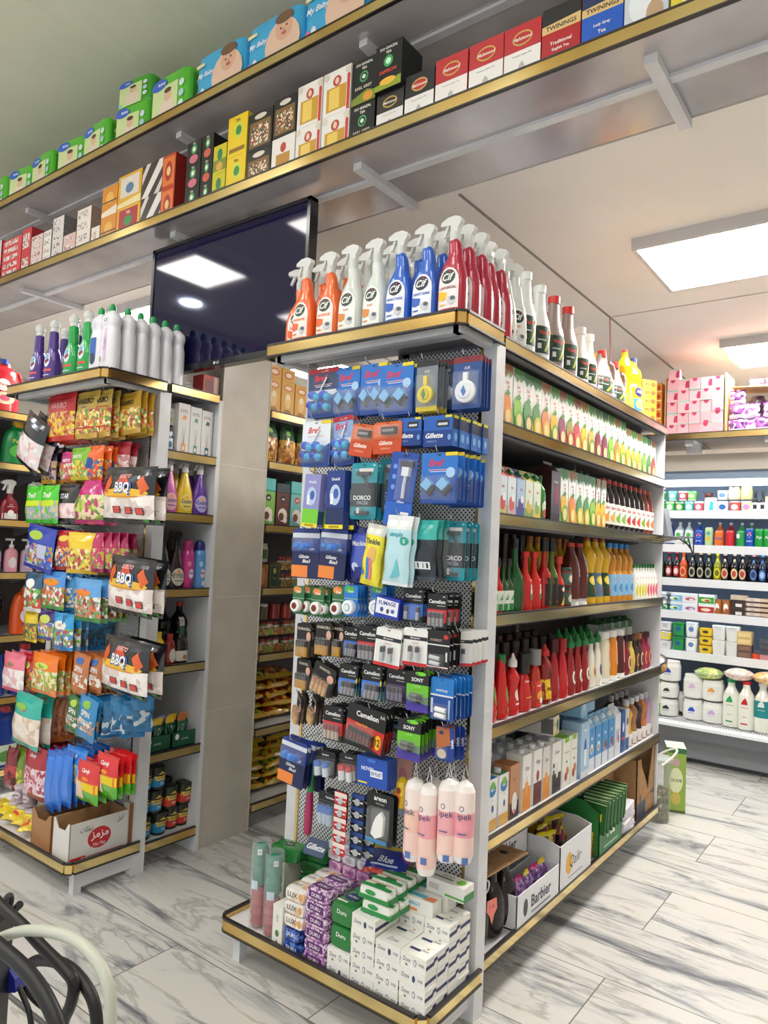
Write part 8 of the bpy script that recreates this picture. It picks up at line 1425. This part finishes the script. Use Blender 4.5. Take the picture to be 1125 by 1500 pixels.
# ------------------------------------------------------------------ diapers on the upper overhead shelf
UZ = 3.523
def diaper(w, h, d, c, green=True):
    mb = MB(); m = M(c, .3, coat=.4); rs = []
    for j in range(9):
        f = j / 8; k = 1 - .05 * (2 * f - 1) ** 4
        rs.append([(w / 2 * math.copysign(abs(math.cos(a)) ** .3, math.cos(a)) * k, d / 2 * math.copysign(abs(math.sin(a)) ** .4, math.sin(a)) * k, h * f) for a in [2 * PI * i / 24 + PI / 24 for i in range(24)]])
    mb.rings(rs, m); f_ = lambda u, v, o: (u, -d / 2 * (1 - .06 * min(1, abs(u / (w / 2))) ** 6) - .001 - o, v)
    D = [('r', -.85, .06, .5, .8, '#d8e8a8'), ('e', -.05, .32, .4, .22, '#f0dcc8'), ('e', -.02, .6, .2, .12, '#e8c0a0'), ('e', -.02, .69, .19, .05, '#5a3a28'), ('e', -.5, .86, .42, .11, '#3a6ad0'), ('t', 'MyBaby', -.35, .86, .07, '#f0f4fa', 1, 'bi'), ('e', .7, .7, .12, .07, '#dfeef0'), ('e', .7, .5, .12, .07, '#b8d8e8'), ('e', .7, .3, .12, .07, '#dfeef0'), ('e', -.75, .15, .1, .06, '#8ad0e0')] if green else \
        [('e', .35, .45, .6, .42, '#ecc8b0'), ('e', .4, .7, .3, .22, '#e4b496'), ('e', .4, .88, .32, .1, '#7a5a40'), ('e', .3, .7, .03, .02, '#2a2020'), ('e', .5, .72, .03, .02, '#2a2020'), ('e', .41, .6, .09, .03, '#c86a60'), ('e', .41, .66, .035, .03, '#d89a80'), ('r', -.95, .04, .95, .12, '#dfeef4'), ('t', 'My Baby', -.5, .62, .12, '#f4f8fc', .85, 'bi'), ('e', -.8, .25, .1, .1, '#e87aa0'), ('e', -.6, .28, .09, .1, '#f0f0f4'), ('r', -.9, .8, -.55, .86, '#f0e8b0'), ('e', -.1, .2, .15, .08, '#e8808a'), ('p', ((0, .1), (.7, .1), (.75, .22), (.1, .24)), '#f4eee8')]
    mb.deco(bdeco(D, w, h), f_, True)
    if green: mb.deco(bdeco([('r', -.6, .1, .6, .9, '#4a9a2a'), ('e', 0, .75, .4, .08, '#dfe8e0'), ('r', -.4, .3, .4, .36, '#e8f0e0')], d, h), side(w / 2 * 1.0))
    return Thing('diaper_pack', 'diaper pack', mb.mesh('diaper_pack'))
gd = diaper(.255, .235, .15, '#5ac232'); gxs = [-5.3, -5.02, -4.77, -4.49, -4.21, -3.91, -3.635, -3.325]
for i, x in enumerate(gxs): put(gd, (x, 2.12 + .01 * (i % 2), UZ), .12 if i % 2 else -.05, 'green diaper pack standing on the upper overhead shelf', 'from the left', 'green diaper packs')
put(diaper(.3, .26, .17, '#5ac232'), (-2.97, 2.12, UZ), 0, 'largest green diaper pack, next to the blue ones')
put(diaper(.26, .15, .17, '#4ab02c'), (-3.33, 2.15, UZ + .237), .1, 'green diaper pack lying on top of another, near the blue ones')
bd = diaper(.34, .235, .16, '#2a9ad8', False)
for i, x in enumerate((-2.61, -2.255, -1.905, -1.55, -1.195, -.84)): put(diaper(.345, .255 if i < 2 else .28, .16, '#3ab0e6', False), (x, 2.125, UZ), 0, 'sky blue diaper pack with baby picture on the upper shelf', 'from the left', 'sky blue diaper packs')
# ------------------------------------------------------------------ goods in the open refrigerator
def rowI(z, items, Y=6.03):
    for x, t, d, label, *r_ in items: put(t, (x, Y + d / 2 + (r_[2] if len(r_) > 2 else 0), z - .009), 0, label, r_[0] if r_ else None, r_[1] if len(r_) > 1 else None)
z = FRZ[0]
def tub(w, h, c, lid, lab, labc, d=None): return bot('tub', h, w, d or w, c, lid, w / 2 * 1.0, .008, band=(.12, .85, lab), deco=(('e', 0, .5, .6, .25, labc),), capshape='wide', name='dairy_tub', cat='dairy tub', n=2.2)
def X(p, y=760, Y=6.05): return at(p, y, Y=Y).x
J1 = [('#2a9a4a', '#58b848', '#e8e0a0'), ('#8ac84a', '#4ab04a', '#e8e8d8'), ('#3a8a4a', '#2a8a3a', '#e8d8a0'), ('#5ac8b8', '#48c0a8', '#e8f4f0'), ('#d8e0e4', '#d84a5a', '#e8b0b0'), ('#eceef0', '#e8eef0', '#2aa0b8')]
for i, p in enumerate((967, 981, 995, 1009, 1023)):
    a, b, c = J1[i]; rowI(z, [(X(p), tub(.07, .085, '#e8eae8', a, b, c), .07, 'small dairy tub in the lower row of the top fridge shelf', 'from the left', 'small tubs on the top fridge shelf')])
for i, p in enumerate((969, 985, 1000, 1013)):
    a, b, c = J1[(i + 2) % 5]; rowI(z + .094, [(X(p, 740), tub(.07, .075, '#d8e4d8', a, b, c), .07, 'small green tub in the upper row of the top fridge shelf', 'from the left', 'small tubs on the top fridge shelf')])
jr = lambda h, c, lid, lab: bot('jar', h, .085, .085, c, lid, .038, .014, capshape='wide', band=(.15, .72, lab), deco=(('e', 0, .45, .5, .18, '#e8e4d8'),), name='food_jar', cat='jar')
rowI(z, [(X(1040), bot('jar', .115, .1, .1, '#eef2f4', '#f0f4f6', .045, .016, capshape='wide', deco=(('p', ((-.1, .15), (.5, .15), (.5, .7), (.1, .8)), '#2aa8c0'),), name='food_jar', cat='jar'), .1, 'large white jar with turquoise swoosh on the top fridge shelf'),
         (X(1058), tub(.085, .085, '#e8ecf0', '#e4e8ec', '#dfe4ea', '#2a5a9a'), .085, 'white tub with navy print on the top fridge shelf'), (X(1076), tub(.08, .085, '#b8403a', '#e8e0dc', '#c84a44', '#f0e0d8'), .08, 'red and white tub on the top fridge shelf'), (X(1093), tub(.08, .085, '#e8d8a0', '#e8e4dc', '#e0d0a0', '#b87ab0'), .08, 'cream tub with violet print on the top fridge shelf')])
rowI(z + .1, [(X(1058, 740), tub(.08, .07, '#e4e8ee', '#e8ecf0', '#dfe8ee', '#6a8ab0'), .08, 'pale tub on the white and navy tub'), (X(1075, 735), jr(.1, '#e8d8a0', '#2a2a2c', '#e8e0b8'), .08, 'jar with black lid stacked on the red tub'), (X(1093, 735), jr(.1, '#d8d090', '#e8e0d0', '#c8c87a'), .08, 'jar with cream lid stacked on the cream tub'), (X(1034, 735) , tub(.06, .06, '#5a2a2a', '#5a4a4a', '#8a3a3a', '#3a1a1a'), .06, 'small dark red tub above the large white jar', None, None, .08)])
sb = lambda c, lab: bot('sauce', .15, .055, .055, (c, .2), '#2a2a2c', .012, .025, band=(.1, .5, lab), deco=(('r', -.5, .18, .5, .4, '#1f2024'),), name='sauce_bottle', cat='sauce bottle')
rowI(z, [(X(1106), sb('#1f2024', '#f0f0ee'), .055, 'dark bottle with white label on the top fridge shelf, left'), (X(1117), sb('#2a2420', '#f0f0ea'), .055, 'dark bottle with white label on the top fridge shelf, right'), (X(1128), jr(.12, '#e0c8a0', '#e8c060', '#e8dcc8'), .08, 'cream jar at the right picture edge of the top fridge shelf')])
# cans
z = FRZ[1]
def can(c, txt='', tc='#f0f0f0', h=.125, w=.066, deco=None): return bot('can', h, w, w, c, '#c8ccd0', .026, .004, capshape='cyl', deco=deco or ((('t', txt, 0, .55, .18, tc, 1.5, 'bi'),) if txt else ()), name='drink_can', cat='drink can', r=.25, capname='can_lid', seg=16)
pep = (('e', 0, .68, .45, .14, '#e8eaf0'), ('e', 0, .73, .4, .07, '#d02a3a'), ('e', 0, .62, .4, .06, '#2a50b8'), ('t', 'pepsi', 0, .35, .12, '#e8ecf4', 1.2))
CN_ = [(994, can('#dfe8e4', deco=(('e', 0, .7, .5, .15, '#4ab04a'), ('e', 0, .3, .4, .12, '#8ac84a'))), 'white and green can, leftmost of the can shelf'), (1009, can('#dfe8e4', deco=(('e', 0, .7, .5, .15, '#4ab04a'), ('e', 0, .3, .4, .12, '#58b04a'))), 'white and green can, second of the can shelf'), (1024, can('#1f4fb8', deco=pep), 'blue cola can left of the yellow-green one'), (1038, can('#b8d8a0', h=.15, w=.06, deco=(('e', 0, .4, .5, .15, '#e8c040'), ('e', 0, .7, .5, .1, '#5ab0a0'))), 'tall slim pale green can'),
       (1053, can('#e8742a', 'Fanta', '#2a4aa0'), 'orange can with blue lettering'), (1069, can('#d02430'), 'plain bright red can'), (1085, can('#1f9a4a', deco=(('e', -.5, .7, .4, .15, '#f0f4ee'),)), 'green can between the red and blue ones'), (1098, can('#1f4fb8', h=.145, w=.062, deco=pep), 'taller blue cola can right of the green one'), (1112, can('#189a3c', '7up', '#f0f0f0', .145), 'bright green can with white lettering'), (1125, can('#189a3c', '7up', '#f0f0f0', .145), 'bright green can at the right picture edge')]
for p, t, l in CN_: rowI(z, [(X(p, 790), t, .066, l)])
for p, c, n in ((1000, '#d8e4e0', 'pale'), (1013, '#d8e4e0', 'whitish'), (1028, '#1f4fb8', 'blue'), (1058, '#d8642a', 'orange'), (1074, '#a8242c', 'dark red'), (1090, '#2aa04a', 'green'), (1104, '#1f8a3c', 'dark green'), (986, '#2a4a9a', 'navy')):
    rowI(z, [(X(p, 765, 6.3), bot('pet', .19, .066, .066, (c, .2), '#d8d8d8', .012, .015, name='drink_bottle', cat='drink bottle', seg=14), .066, f'{n} drink bottle standing behind the cans', None, None, .17)])
# bottles
z = FRZ[2]
def beer(c, lab, labc, cap, cc=None): return bot('beer', .205, .062, .062, (c, .15), cap, .013, .014, deco=(('e', 0, .3, .75, .2, lab), ('e', 0, .3, .5, .12, labc), ('e', 0, .8, .25, .06, lab)), name='glass_bottle', cat='bottle', seg=16)
BT = [(968, beer('#1a3a24', '#2a5a3a', '#1a3a24', '#2a2a2a'), 'dark green glass bottle at the left of the bottle shelf'), (980, beer('#1c1a1e', '#b8242c', '#e8d8d8', '#8a1c24'), 'dark cola glass bottle with red label, left one'), (991, beer('#201c1e', '#c82a34', '#f0dcdc', '#a8242c'), 'dark cola glass bottle with red label, right one'), (1001, beer('#c8501e', '#e8a070', '#c83a1c', '#b8401c'), 'orange soda glass bottle'),
      (1014, beer('#14181a', '#b8ac94', '#1a2420', '#c8a86a'), 'black bottle with silver oval label, first of three'), (1026, beer('#14181a', '#b8ac94', '#1a2420', '#c8a86a'), 'black bottle with silver oval label, second of three'), (1038, beer('#14201c', '#9aa08a', '#1a2a20', '#b8a86a'), 'black bottle with silver oval label, third of three'), (1051, beer('#8a8a14', '#d8d020', '#6a6a14', '#e0d820'), 'yellow-green glass bottle on the bottle shelf'),
      (1062, beer('#181214', '#d8b898', '#b83a2c', '#c8b8a8'), 'dark bottle with cream and red label, first of three'), (1076, beer('#181214', '#e0cc94', '#b84a34', '#c8b8a8'), 'dark bottle with cream and red label, second of three'), (1088, beer('#181214', '#d8b898', '#b83a2c', '#c8b8a8'), 'dark bottle with cream and red label, third of three'), (1104, beer('#14141c', '#5a7ab8', '#2a3a6a', '#c88a9a'), 'black bottle with blue label and pink neck'), (1117, beer('#14203a', '#3a6ab0', '#a8c4e0', '#2a90c8'), 'dark blue bottle with wide blue label'), (1130, beer('#14141c', '#5a7ab8', '#2a3a6a', '#3a3a4a'), 'dark bottle at the right edge of the bottle shelf')]
for p, t, l in BT: rowI(z, [(X(p, 830), t, .062, l)])
for i in range(13): rowI(z, [(X(975 + 12 * i, 830), beer('#14181a', '#3a4038', '#1a1c1a', '#5a5a54'), .062, 'dark glass bottle in the second row of the bottle shelf', 'from the left', 'second row of glass bottles', .09)])
# margarine tubs
z = FRZ[3]
def marg(lab, a, b, c='#e6eef2'): return carton(.125, .09, .072, c, fr=(('r', -.95, .05, .95, .72, lab), ('e', 0, .4, .6, .18, a), ('e', .15, .35, .3, .12, b), ('r', -1, .8, 1, 1, '#eef4f6')), top='#eef4f6', name='margarine_tub', cat='dairy tub')
MG = [(972, 0, '#3a9a6a', '#e8e8d8', '#2a6a4a', 'green-grey'), (989, 0, '#7ab4d8', '#e8e4c8', '#4a8a3a', 'light blue'), (1012, 0, '#e0dce0', '#8a5a8a', '#d8c8d8', 'white and violet'), (1035, 0, '#b8242c', '#e8c8a0', '#e8e0d8', 'red'), (972, 1, '#8a9aa0', '#e8e8e8', '#5a7a8a', 'grey'), (989, 1, '#7ab4d8', '#e8e4c8', '#4a8a3a', 'light blue'), (1012, 1, '#e4dede', '#b8506a', '#e8d8d8', 'white and rose'), (1035, 1, '#3aa03a', '#e8c8a0', '#b85a3a', 'green')]
for p, k, a, b, c, n in MG: rowI(z + .074 * k, [(X(p, 880), marg(a, b, c), .09, f"{n} margarine tub in the {('lower', 'upper')[k]} row")])
for p in (1051, 1064): rowI(z, [(X(p, 880), bot('jar', .115, .066, .066, ('#a86a34', .2), '#8a5a3a', .03, .014, capshape='wide', deco=(('e', 0, .5, .5, .25, '#f0e8e0'), ('e', .1, .35, .3, .1, '#a84a24')), name='food_jar', cat='jar'), .066, f"brown jar with round white label, {'left' if p == 1051 else 'right'} of two")])
dt = carton(.11, .09, .06, '#3a2a28', fr=(('r', -.4, .15, .4, .55, '#e0dcd8'),), top='#4a3a38', name='date_box', cat='food box')
for k in range(2): rowI(z + .061 * k, [(X(1083, 880), dt, .09, 'dark clear-lidded food box on the margarine shelf', 'from the bottom', 'dark food boxes')])
rowI(z + .123, [(X(1083, 850), carton(.11, .09, .035, '#c8b49a', name='food_box', cat='food box'), .09, 'beige packet on top of the dark food boxes')])
for k in range(4): rowI(z + .036 * k, [(X(1103, 880), carton(.1, .09, .034, '#d8cabc', fr=(('r', -1, 0, 1, .35, '#5a3a34'), ('t', 'HaT', 0, .65, .3, '#5a4a44', .8)), name='dessert_pack', cat='food box'), .09, 'pale dessert pack in the four-high pile', 'from the bottom', 'pale dessert packs')]); rowI(z + .036 * k, [(X(1125, 880), carton(.1, .09, .034, '#cfb89a', fr=(('r', -1, 0, 1, .35, '#4a2a24'),), name='dessert_pack', cat='food box'), .09, 'tan dessert pack in the pile at the right edge', 'from the bottom', 'tan dessert packs')])
# white tubs
z = FRZ[4]
def wt(w, h, c, lab=None, labc='#e8e8e8'): return bot('tub', h, w, w * .9, c, c, w / 2, .007, capshape='wide', band=(.1, .85, lab) if lab else None, deco=(('e', 0, .55, .45, .18, labc),) if lab else (), n=5, name='yogurt_tub', cat='dairy tub')
for k in range(2):
    rowI(z + .115 * k, [(X(994, 930), wt(.088, .105, '#1f8a44', '#1f8f48', '#2a5a9a'), .08, f"green yogurt tub, {('lower', 'upper')[k]} of two"), (X(1013, 930), wt(.088, .105 if k == 0 else .115, '#e4e8ec', '#e8ecee', '#6a8ab8'), .08, f"white yogurt tub with blue badge, {('lower', 'upper')[k]} of two"),
                        (X(1053, 935), wt(.1, .11, '#e2e4de'), .09, f"plain white square tub, {('lower', 'upper')[k]} in the left pile"), (X(1073, 935), wt(.1, .11, '#e2e4de'), .09, f"plain white square tub, {('lower', 'upper')[k]} in the right pile")])
for k in range(3): rowI(z + .068 * k, [(X(1034, 935), wt(.1, .058, '#e8c01c', '#e8c41e', '#3a3a3a'), .09, 'yellow yogurt tub in the three-high pile', 'from the bottom', 'yellow yogurt tubs')]); rowI(z + .075 * k, [(X(975, 930), wt(.09, .065, '#dfe0e0', '#e4e0e0' if k != 1 else '#e8d83a', '#c8c8d0'), .08, 'white yogurt tub at the left end of the shelf', 'from the bottom', 'white yogurt tubs at the left')])
for k in range(4): rowI(z + .05 * k, [(X(1091, 935), carton(.1, .09, .048, '#6a5248' if k < 2 else '#d0b47a', fr=(('r', -.8, .2, .8, .8, '#8a6a54' if k < 2 else '#e0c88a'),), name='food_box', cat='food box'), .09, f"{'brown' if k < 2 else 'caramel'} clear food box right of the white tubs", 'from the bottom', 'food boxes right of the white tubs')])
rowI(z, [(X(1108, 945), bot('tub', .04, .09, .09, '#e8542a', None, name='plastic_bowl', cat='bowl'), .09, 'small orange plastic bowl on the fridge shelf'), (X(1125, 940), carton(.1, .09, .04, '#c8888a', name='meat_pack', cat='food box'), .09, 'pink meat pack at the right edge of the shelf')])
for k in range(3): rowI(z + .04 * (k + 1), [(X(1124, 935), carton(.1, .09, .038, '#4a4c54', name='food_box', cat='food box'), .09, 'dark clear food box above the pink meat pack', 'from the bottom', 'dark boxes above the meat pack')])
# milk jars and bottles on the deck
DKY = 5.82; z = .312
def mj(h, w, logo): return bot('jar', h, w, w, '#e9ebe6', '#e4e6e2', w * .44, .016, capshape='wide', deco=(('p', ((-.35, .45), (.35, .45), (.3, .55), (.1, .68), (-.2, .6)), logo), ('r', -.3, .36, .3, .38, logo)), name='milk_jar', cat='milk jar', seg=22)
def rowD(items): 
    for p, y, Y, dz, t, label in items: put(t, (at(p, y, Y=Y).x, Y, z - .008 + dz), 0, label)
rowD([(980, 985, 5.9, 0, mj(.125, .155, '#2a3038'), 'yogurt jar with dark logo, bottom of the left pile'), (981, 960, 5.9, .139, mj(.115, .15, '#3a3038'), 'yogurt jar with dark logo, middle of the left pile'), (983, 925, 5.9, .268, mj(.15, .16, '#2a50c0'), 'yogurt jar with blue logo, top of the left pile'),
      (1017, 990, 5.9, 0, mj(.15, .15, '#2a50c0'), 'large yogurt jar with blue logo, bottom of the middle pile'), (1018, 950, 5.9, .164, mj(.17, .15, '#d8b8d8'), 'large yogurt jar with pale violet logo, top of the middle pile'),
      (1046, 995, 5.9, 0, mj(.15, .155, '#c8a0d8'), 'large yogurt jar with lilac logo, bottom of the right pile'), (1046, 950, 5.9, .164, mj(.15, .155, '#e8a850'), 'large yogurt jar with orange logo, under the covered bowl')])
def mb_(logo, cap, lab=None): return bot('milk', .33, .115, .115, '#e9ebdf', cap, .03, .022, deco=(('p', ((-.5, .55), (.3, .55), (.25, .62), (0, .7), (-.35, .62)), logo), ('r', -.5, .48, .4, .49, logo), ('r', -.3, .28, .2, .29, logo), ('r', -.5, .12, .3, .15, logo)), band=(.32, .68, lab) if lab else None, name='milk_bottle', cat='milk bottle', seg=20)
rowD([(1072, 1000, 5.86, 0, mb_('#1f9a54', '#1f9a54'), 'milk bottle with green logo and cap in the fridge deck'), (1094, 1005, 5.84, 0, mb_('#c8202c', '#c8202c'), 'milk bottle with red logo and cap in the fridge deck'), (1118, 1010, 5.84, 0, mb_('#e0e8e4', '#e6e8e6', '#14868a'), 'milk bottle with wide teal label in the fridge deck'), (1140, 1010, 5.84, 0, mb_('#c8202c', '#c8202c'), 'milk bottle just outside the right picture edge')])
for i in range(6): rowD([(985 + 24 * i, 980, 6.12, 0, mj(.15, .15, '#b8b8c0'), 'yogurt jar in the back row of the fridge deck, number hidden' if False else f"yogurt jar in the back row of the fridge deck, {ORD[i + 1]} along")])
def bowl(c): 
    b = MB(); b.lathe([(.05, 0), (.09, .012), (.108, .028), (.11, .032)], CLEARB, seg=24); f = MB(); f.ball((0, 0, .022), .1, PM(c, 45, .3, dist=.0), 1, 1, .45, 8, 18)
    return Thing('covered_bowl', 'bowl', None, [('bowl', b.mesh('bowl')), ('food', f.mesh('food'))])
rowD([(1040, 938, 5.9, .335, bowl(('#c8d060', '#8ab04a', '#e0e4a0', '#a8c060')), 'film-covered bowl of green salad on the orange-logo jar'), (1084, 940, 5.86, .362, bowl(('#e8d0c0', '#e0b8a0', '#f0e4dc', '#d8c0a8')), 'film-covered bowl of pale pink salad on the milk bottles'), (1126, 938, 5.84, .362, bowl(('#e8a040', '#f0c060', '#e8d8b0')), 'film-covered bowl of orange salad on the teal bottle')])
rowD([(960, 950, 5.86, 0, bot('softener', .3, .13, .1, '#7ab82a', '#e8e8e0', .03, .02, band=(.3, .8, '#dfe8c8'), name='juice_jug', cat='juice bottle'), 'lime green jug at the left end of the fridge deck')])
# ------------------------------------------------------------------ shelf above the fridge
PK = carton(.0745, .09, .081, '#eeb4bc', fr=(('p', ((-.45, 1), (-.36, .82), (-.15, .72), (.15, .72), (.36, .82), (.45, 1)), '#c23a62'), ('r', -1, 0, 1, .08, '#a8ccc0')), rt=(('r', -1, 0, 1, 1, '#8ac0b0'),), name='tissue_pack', cat='tissue pack')
PKs = [PK, carton(.0745, .09, .081, '#f0bcc2', fr=(('p', ((.3, .2), (1, .2), (1, .8), (.5, .8), (.3, .5)), '#c23a62'), ('r', -1, .9, 1, 1, '#b8d4c8')), name='tissue_pack', cat='tissue pack'), carton(.0745, .09, .081, '#eaa8b2', fr=(('p', ((-.5, 0), (.5, 0), (.35, .25), (-.35, .25)), '#c23a62'), ('r', .6, 0, 1, .2, '#8ac0b0')), name='tissue_pack', cat='tissue pack')]
for r_ in range(5):
    for c_ in range(5): put(PKs[0 if (r_ * 3 + c_ * 2) % 5 < 3 else (1 if (r_ + c_) % 2 else 2)], (-1.452 + .0765 * c_, 5.39 + .002 * ((r_ + c_) % 3), 2.401 + .0825 * r_), .02 * ((r_ * 2 + c_) % 3 - 1), f'pink tissue pack in the {ORD[r_ + 1]} row up above the refrigerator', 'from the left', 'pink tissue packs')
put(PKs[1], (-1.45, 5.4, 2.401 + .0825 * 5), .1, 'pink tissue pack alone on top of the pink block')
bxc = MB(); bxc.box(-1.1, 5.345, 2.401, -1.092, 5.6, 2.83, CARDB2); bxc.box(-1.505, 5.345, 2.401, -1.497, 5.6, 2.83, CARDB2); bxc.box(-1.505, 5.6, 2.401, -1.092, 5.606, 2.83, CARDB2); bxc.v = [(v[0] + 1.3, v[1] - 5.47, v[2] - 2.401) for v in bxc.v]
put(Thing('cardboard_carton', 'cardboard box', bxc.mesh('cardboard_carton')), (-1.3, 5.47, 2.401), 0, 'opened cardboard carton around the pink tissue packs')
for k in range(6): put(carton(.085, .09, .065, '#e0902e', fr=(('r', -.8, .2, .3, .8, '#f0b45a'), ('e', .5, .5, .3, .3, '#c83a24'), ('r', -1, 0, 1, .12, '#f0d8a8')), name='tissue_box', cat='box'), (-1.57, 5.39, 2.401 + .0665 * k), 0, 'orange box in the pile left of the pink tissue packs', 'from the bottom', 'orange boxes by the tissue packs')
PU = ('#7a3a8a', '#e8dcec', '#9a5aa8', '#f0e8f4', '#5a2a6a')
for k, (x, zz) in enumerate(((-1.04, 0), (-.955, 0), (-.865, 0), (-.78, 0), (-1.03, .1), (-.94, .1), (-.82, .1), (-1.03, .2), (-.7, 0), (-.7, .1))): put(bag(.1, .105, .05, '#7a3a8a', (PU, 40), '#e8e0ee', stand=True, seed=k, name='napkin_bag', cat='napkin pack'), (x, 5.4 + .01 * (k % 2), 2.405 + zz), .15 * (k % 3 - 1), 'purple and white napkin pack above the refrigerator', 'from lower left', 'purple napkin packs')
fb_ = MB(); fb_.box(-.2, -.1, 0, .2, .12, .006, CARDB2); put(Thing('cardboard_flap', 'cardboard', fb_.mesh('cardboard_flap')), (-.87, 5.48, 2.715), 0, 'cardboard sheet lying over the purple napkin packs', None, ry=.06)
for i in range(3): put(bag(.09, .06, .03, '#7a3a8a', (PU, 40), '#e8e0ee', stand=True, seed=30 + i, name='napkin_bag', cat='napkin pack'), (-.92 + .1 * i, 5.45, 2.728), .1, 'small purple pack on the cardboard sheet near the ceiling', 'from the left', 'small purple packs near the ceiling')
for i in range(2): put(bot('can', .28, .11, .11, PM(('#6a4a6a', '#8a7a8a', '#4a3048'), 30, .3), None, name='paper_roll_pack', cat='paper roll'), (-.93 + .14 * i, 5.56, 2.401), 0, 'dark wrapped roll pack behind the purple napkin packs', 'from the left', 'dark wrapped roll packs')
# ------------------------------------------------------------------ black cables close to the camera
def cable(pts, r, mat, label, name='cable', Y=.42, extra=None):
    P_ = [at(p[0], p[1], Y=Y + (p[2] if len(p) > 2 else 0)) for p in pts]; o = P_[0].copy()
    Q = []
    for i in range(len(P_) - 1):
        a, b, c, d = P_[max(i - 1, 0)], P_[i], P_[i + 1], P_[min(i + 2, len(P_) - 1)]
        for j in range(5):
            t = j / 5; Q.append(.5 * (2 * b + (c - a) * t + (2 * a - 5 * b + 4 * c - d) * t * t + (3 * b - a - 3 * c + d) * t ** 3))
    Q.append(P_[-1]); mb = MB(); mb.tube([q - o for q in Q], r, mat, 12)
    if extra: return o, mb
    put(Thing(name, 'cable', mb.mesh(name)), o, 0, label); return o, None
BK = M('#0e0d0f', .5)
cable([(-30, 1290), (0, 1325), (30, 1352), (60, 1385), (95, 1420), (108, 1440), (104, 1470), (92, 1500), (90, 1540)], .0058, BK, 'thick black cable running down from the left edge to the bottom', Y=.4)
cable([(-20, 1370, .0), (10, 1395), (35, 1418), (60, 1450), (80, 1490), (92, 1530)], .0072, BK, 'thickest black cable crossing the lower left corner', Y=.37)
cable([(38, 1416), (55, 1407), (80, 1408), (105, 1420), (128, 1448), (140, 1480), (143, 1530)], .0058, BK, 'black cable bending in a half loop under the white one', Y=.41)
cable([(-20, 1385), (8, 1371), (40, 1363), (80, 1366), (115, 1380), (145, 1412), (160, 1450), (162, 1490), (160, 1540)], .0054, M('#b9bcae', .4), 'single white cable arching over the black ones', Y=.385)
cable([(24, 1420, .02), (28, 1445, .02), (42, 1480, .02), (48, 1520, .02)], .003, BK, 'thin black cable hanging straight by the blue plug', Y=.42)
cable([(30, 1440, .03), (50, 1465, .03), (75, 1485, .03), (95, 1505, .03)], .003, BK, 'thin black cable slanting to the right behind the thick one', Y=.42)
cable([(0, 1448, .05), (30, 1472, .05), (70, 1505, .05)], .003, M('#4a4a46', .4), 'thin grey-green flat cable low in the corner', Y=.43)
cable([(-5, 1345, .02), (8, 1318, .02), (14, 1312, .02), (16, 1320, .02), (8, 1345, .02)], .0035, BK, 'small black cable loop at the left edge, upper one', Y=.42)
cable([(4, 1350, .03), (22, 1332, .03), (29, 1325, .03)], .0045, BK, 'short black cable end pointing right at the left edge', Y=.42)
o_ = at(18, 1432, Y=.44); pl = MB(); pl.prism([(-.03, -.02), (.018, -.006), (.016, .008), (.002, .02), (-.03, .026)], -.012, .012, M('#20288a', .3, coat=.3)); 
for k in range(3): pl.box(-.018 + .008 * k, -.013, -.008 + .003 * k, -.014 + .008 * k, .013, .018, M('#161c66', .35))
put(Thing('cable_plug', 'plug', pl.mesh('cable_plug')), o_, .3, 'dark blue cable plug behind the black cables')
st = at(-18, 1350, Y=.4); sm_ = MB(); sm_.box(-.03, -.015, -st.z, .012, .015, 0, M('#121113', .4)); sm_.box(-.1, -.1, -st.z, .1, .1, -st.z + .015, M('#121113', .4)); put(Thing('cable_stand', 'stand', sm_.mesh('cable_stand')), (st.x, st.y, st.z), -.9, 'black upright stand cut off by the left picture edge')
finish_labels()
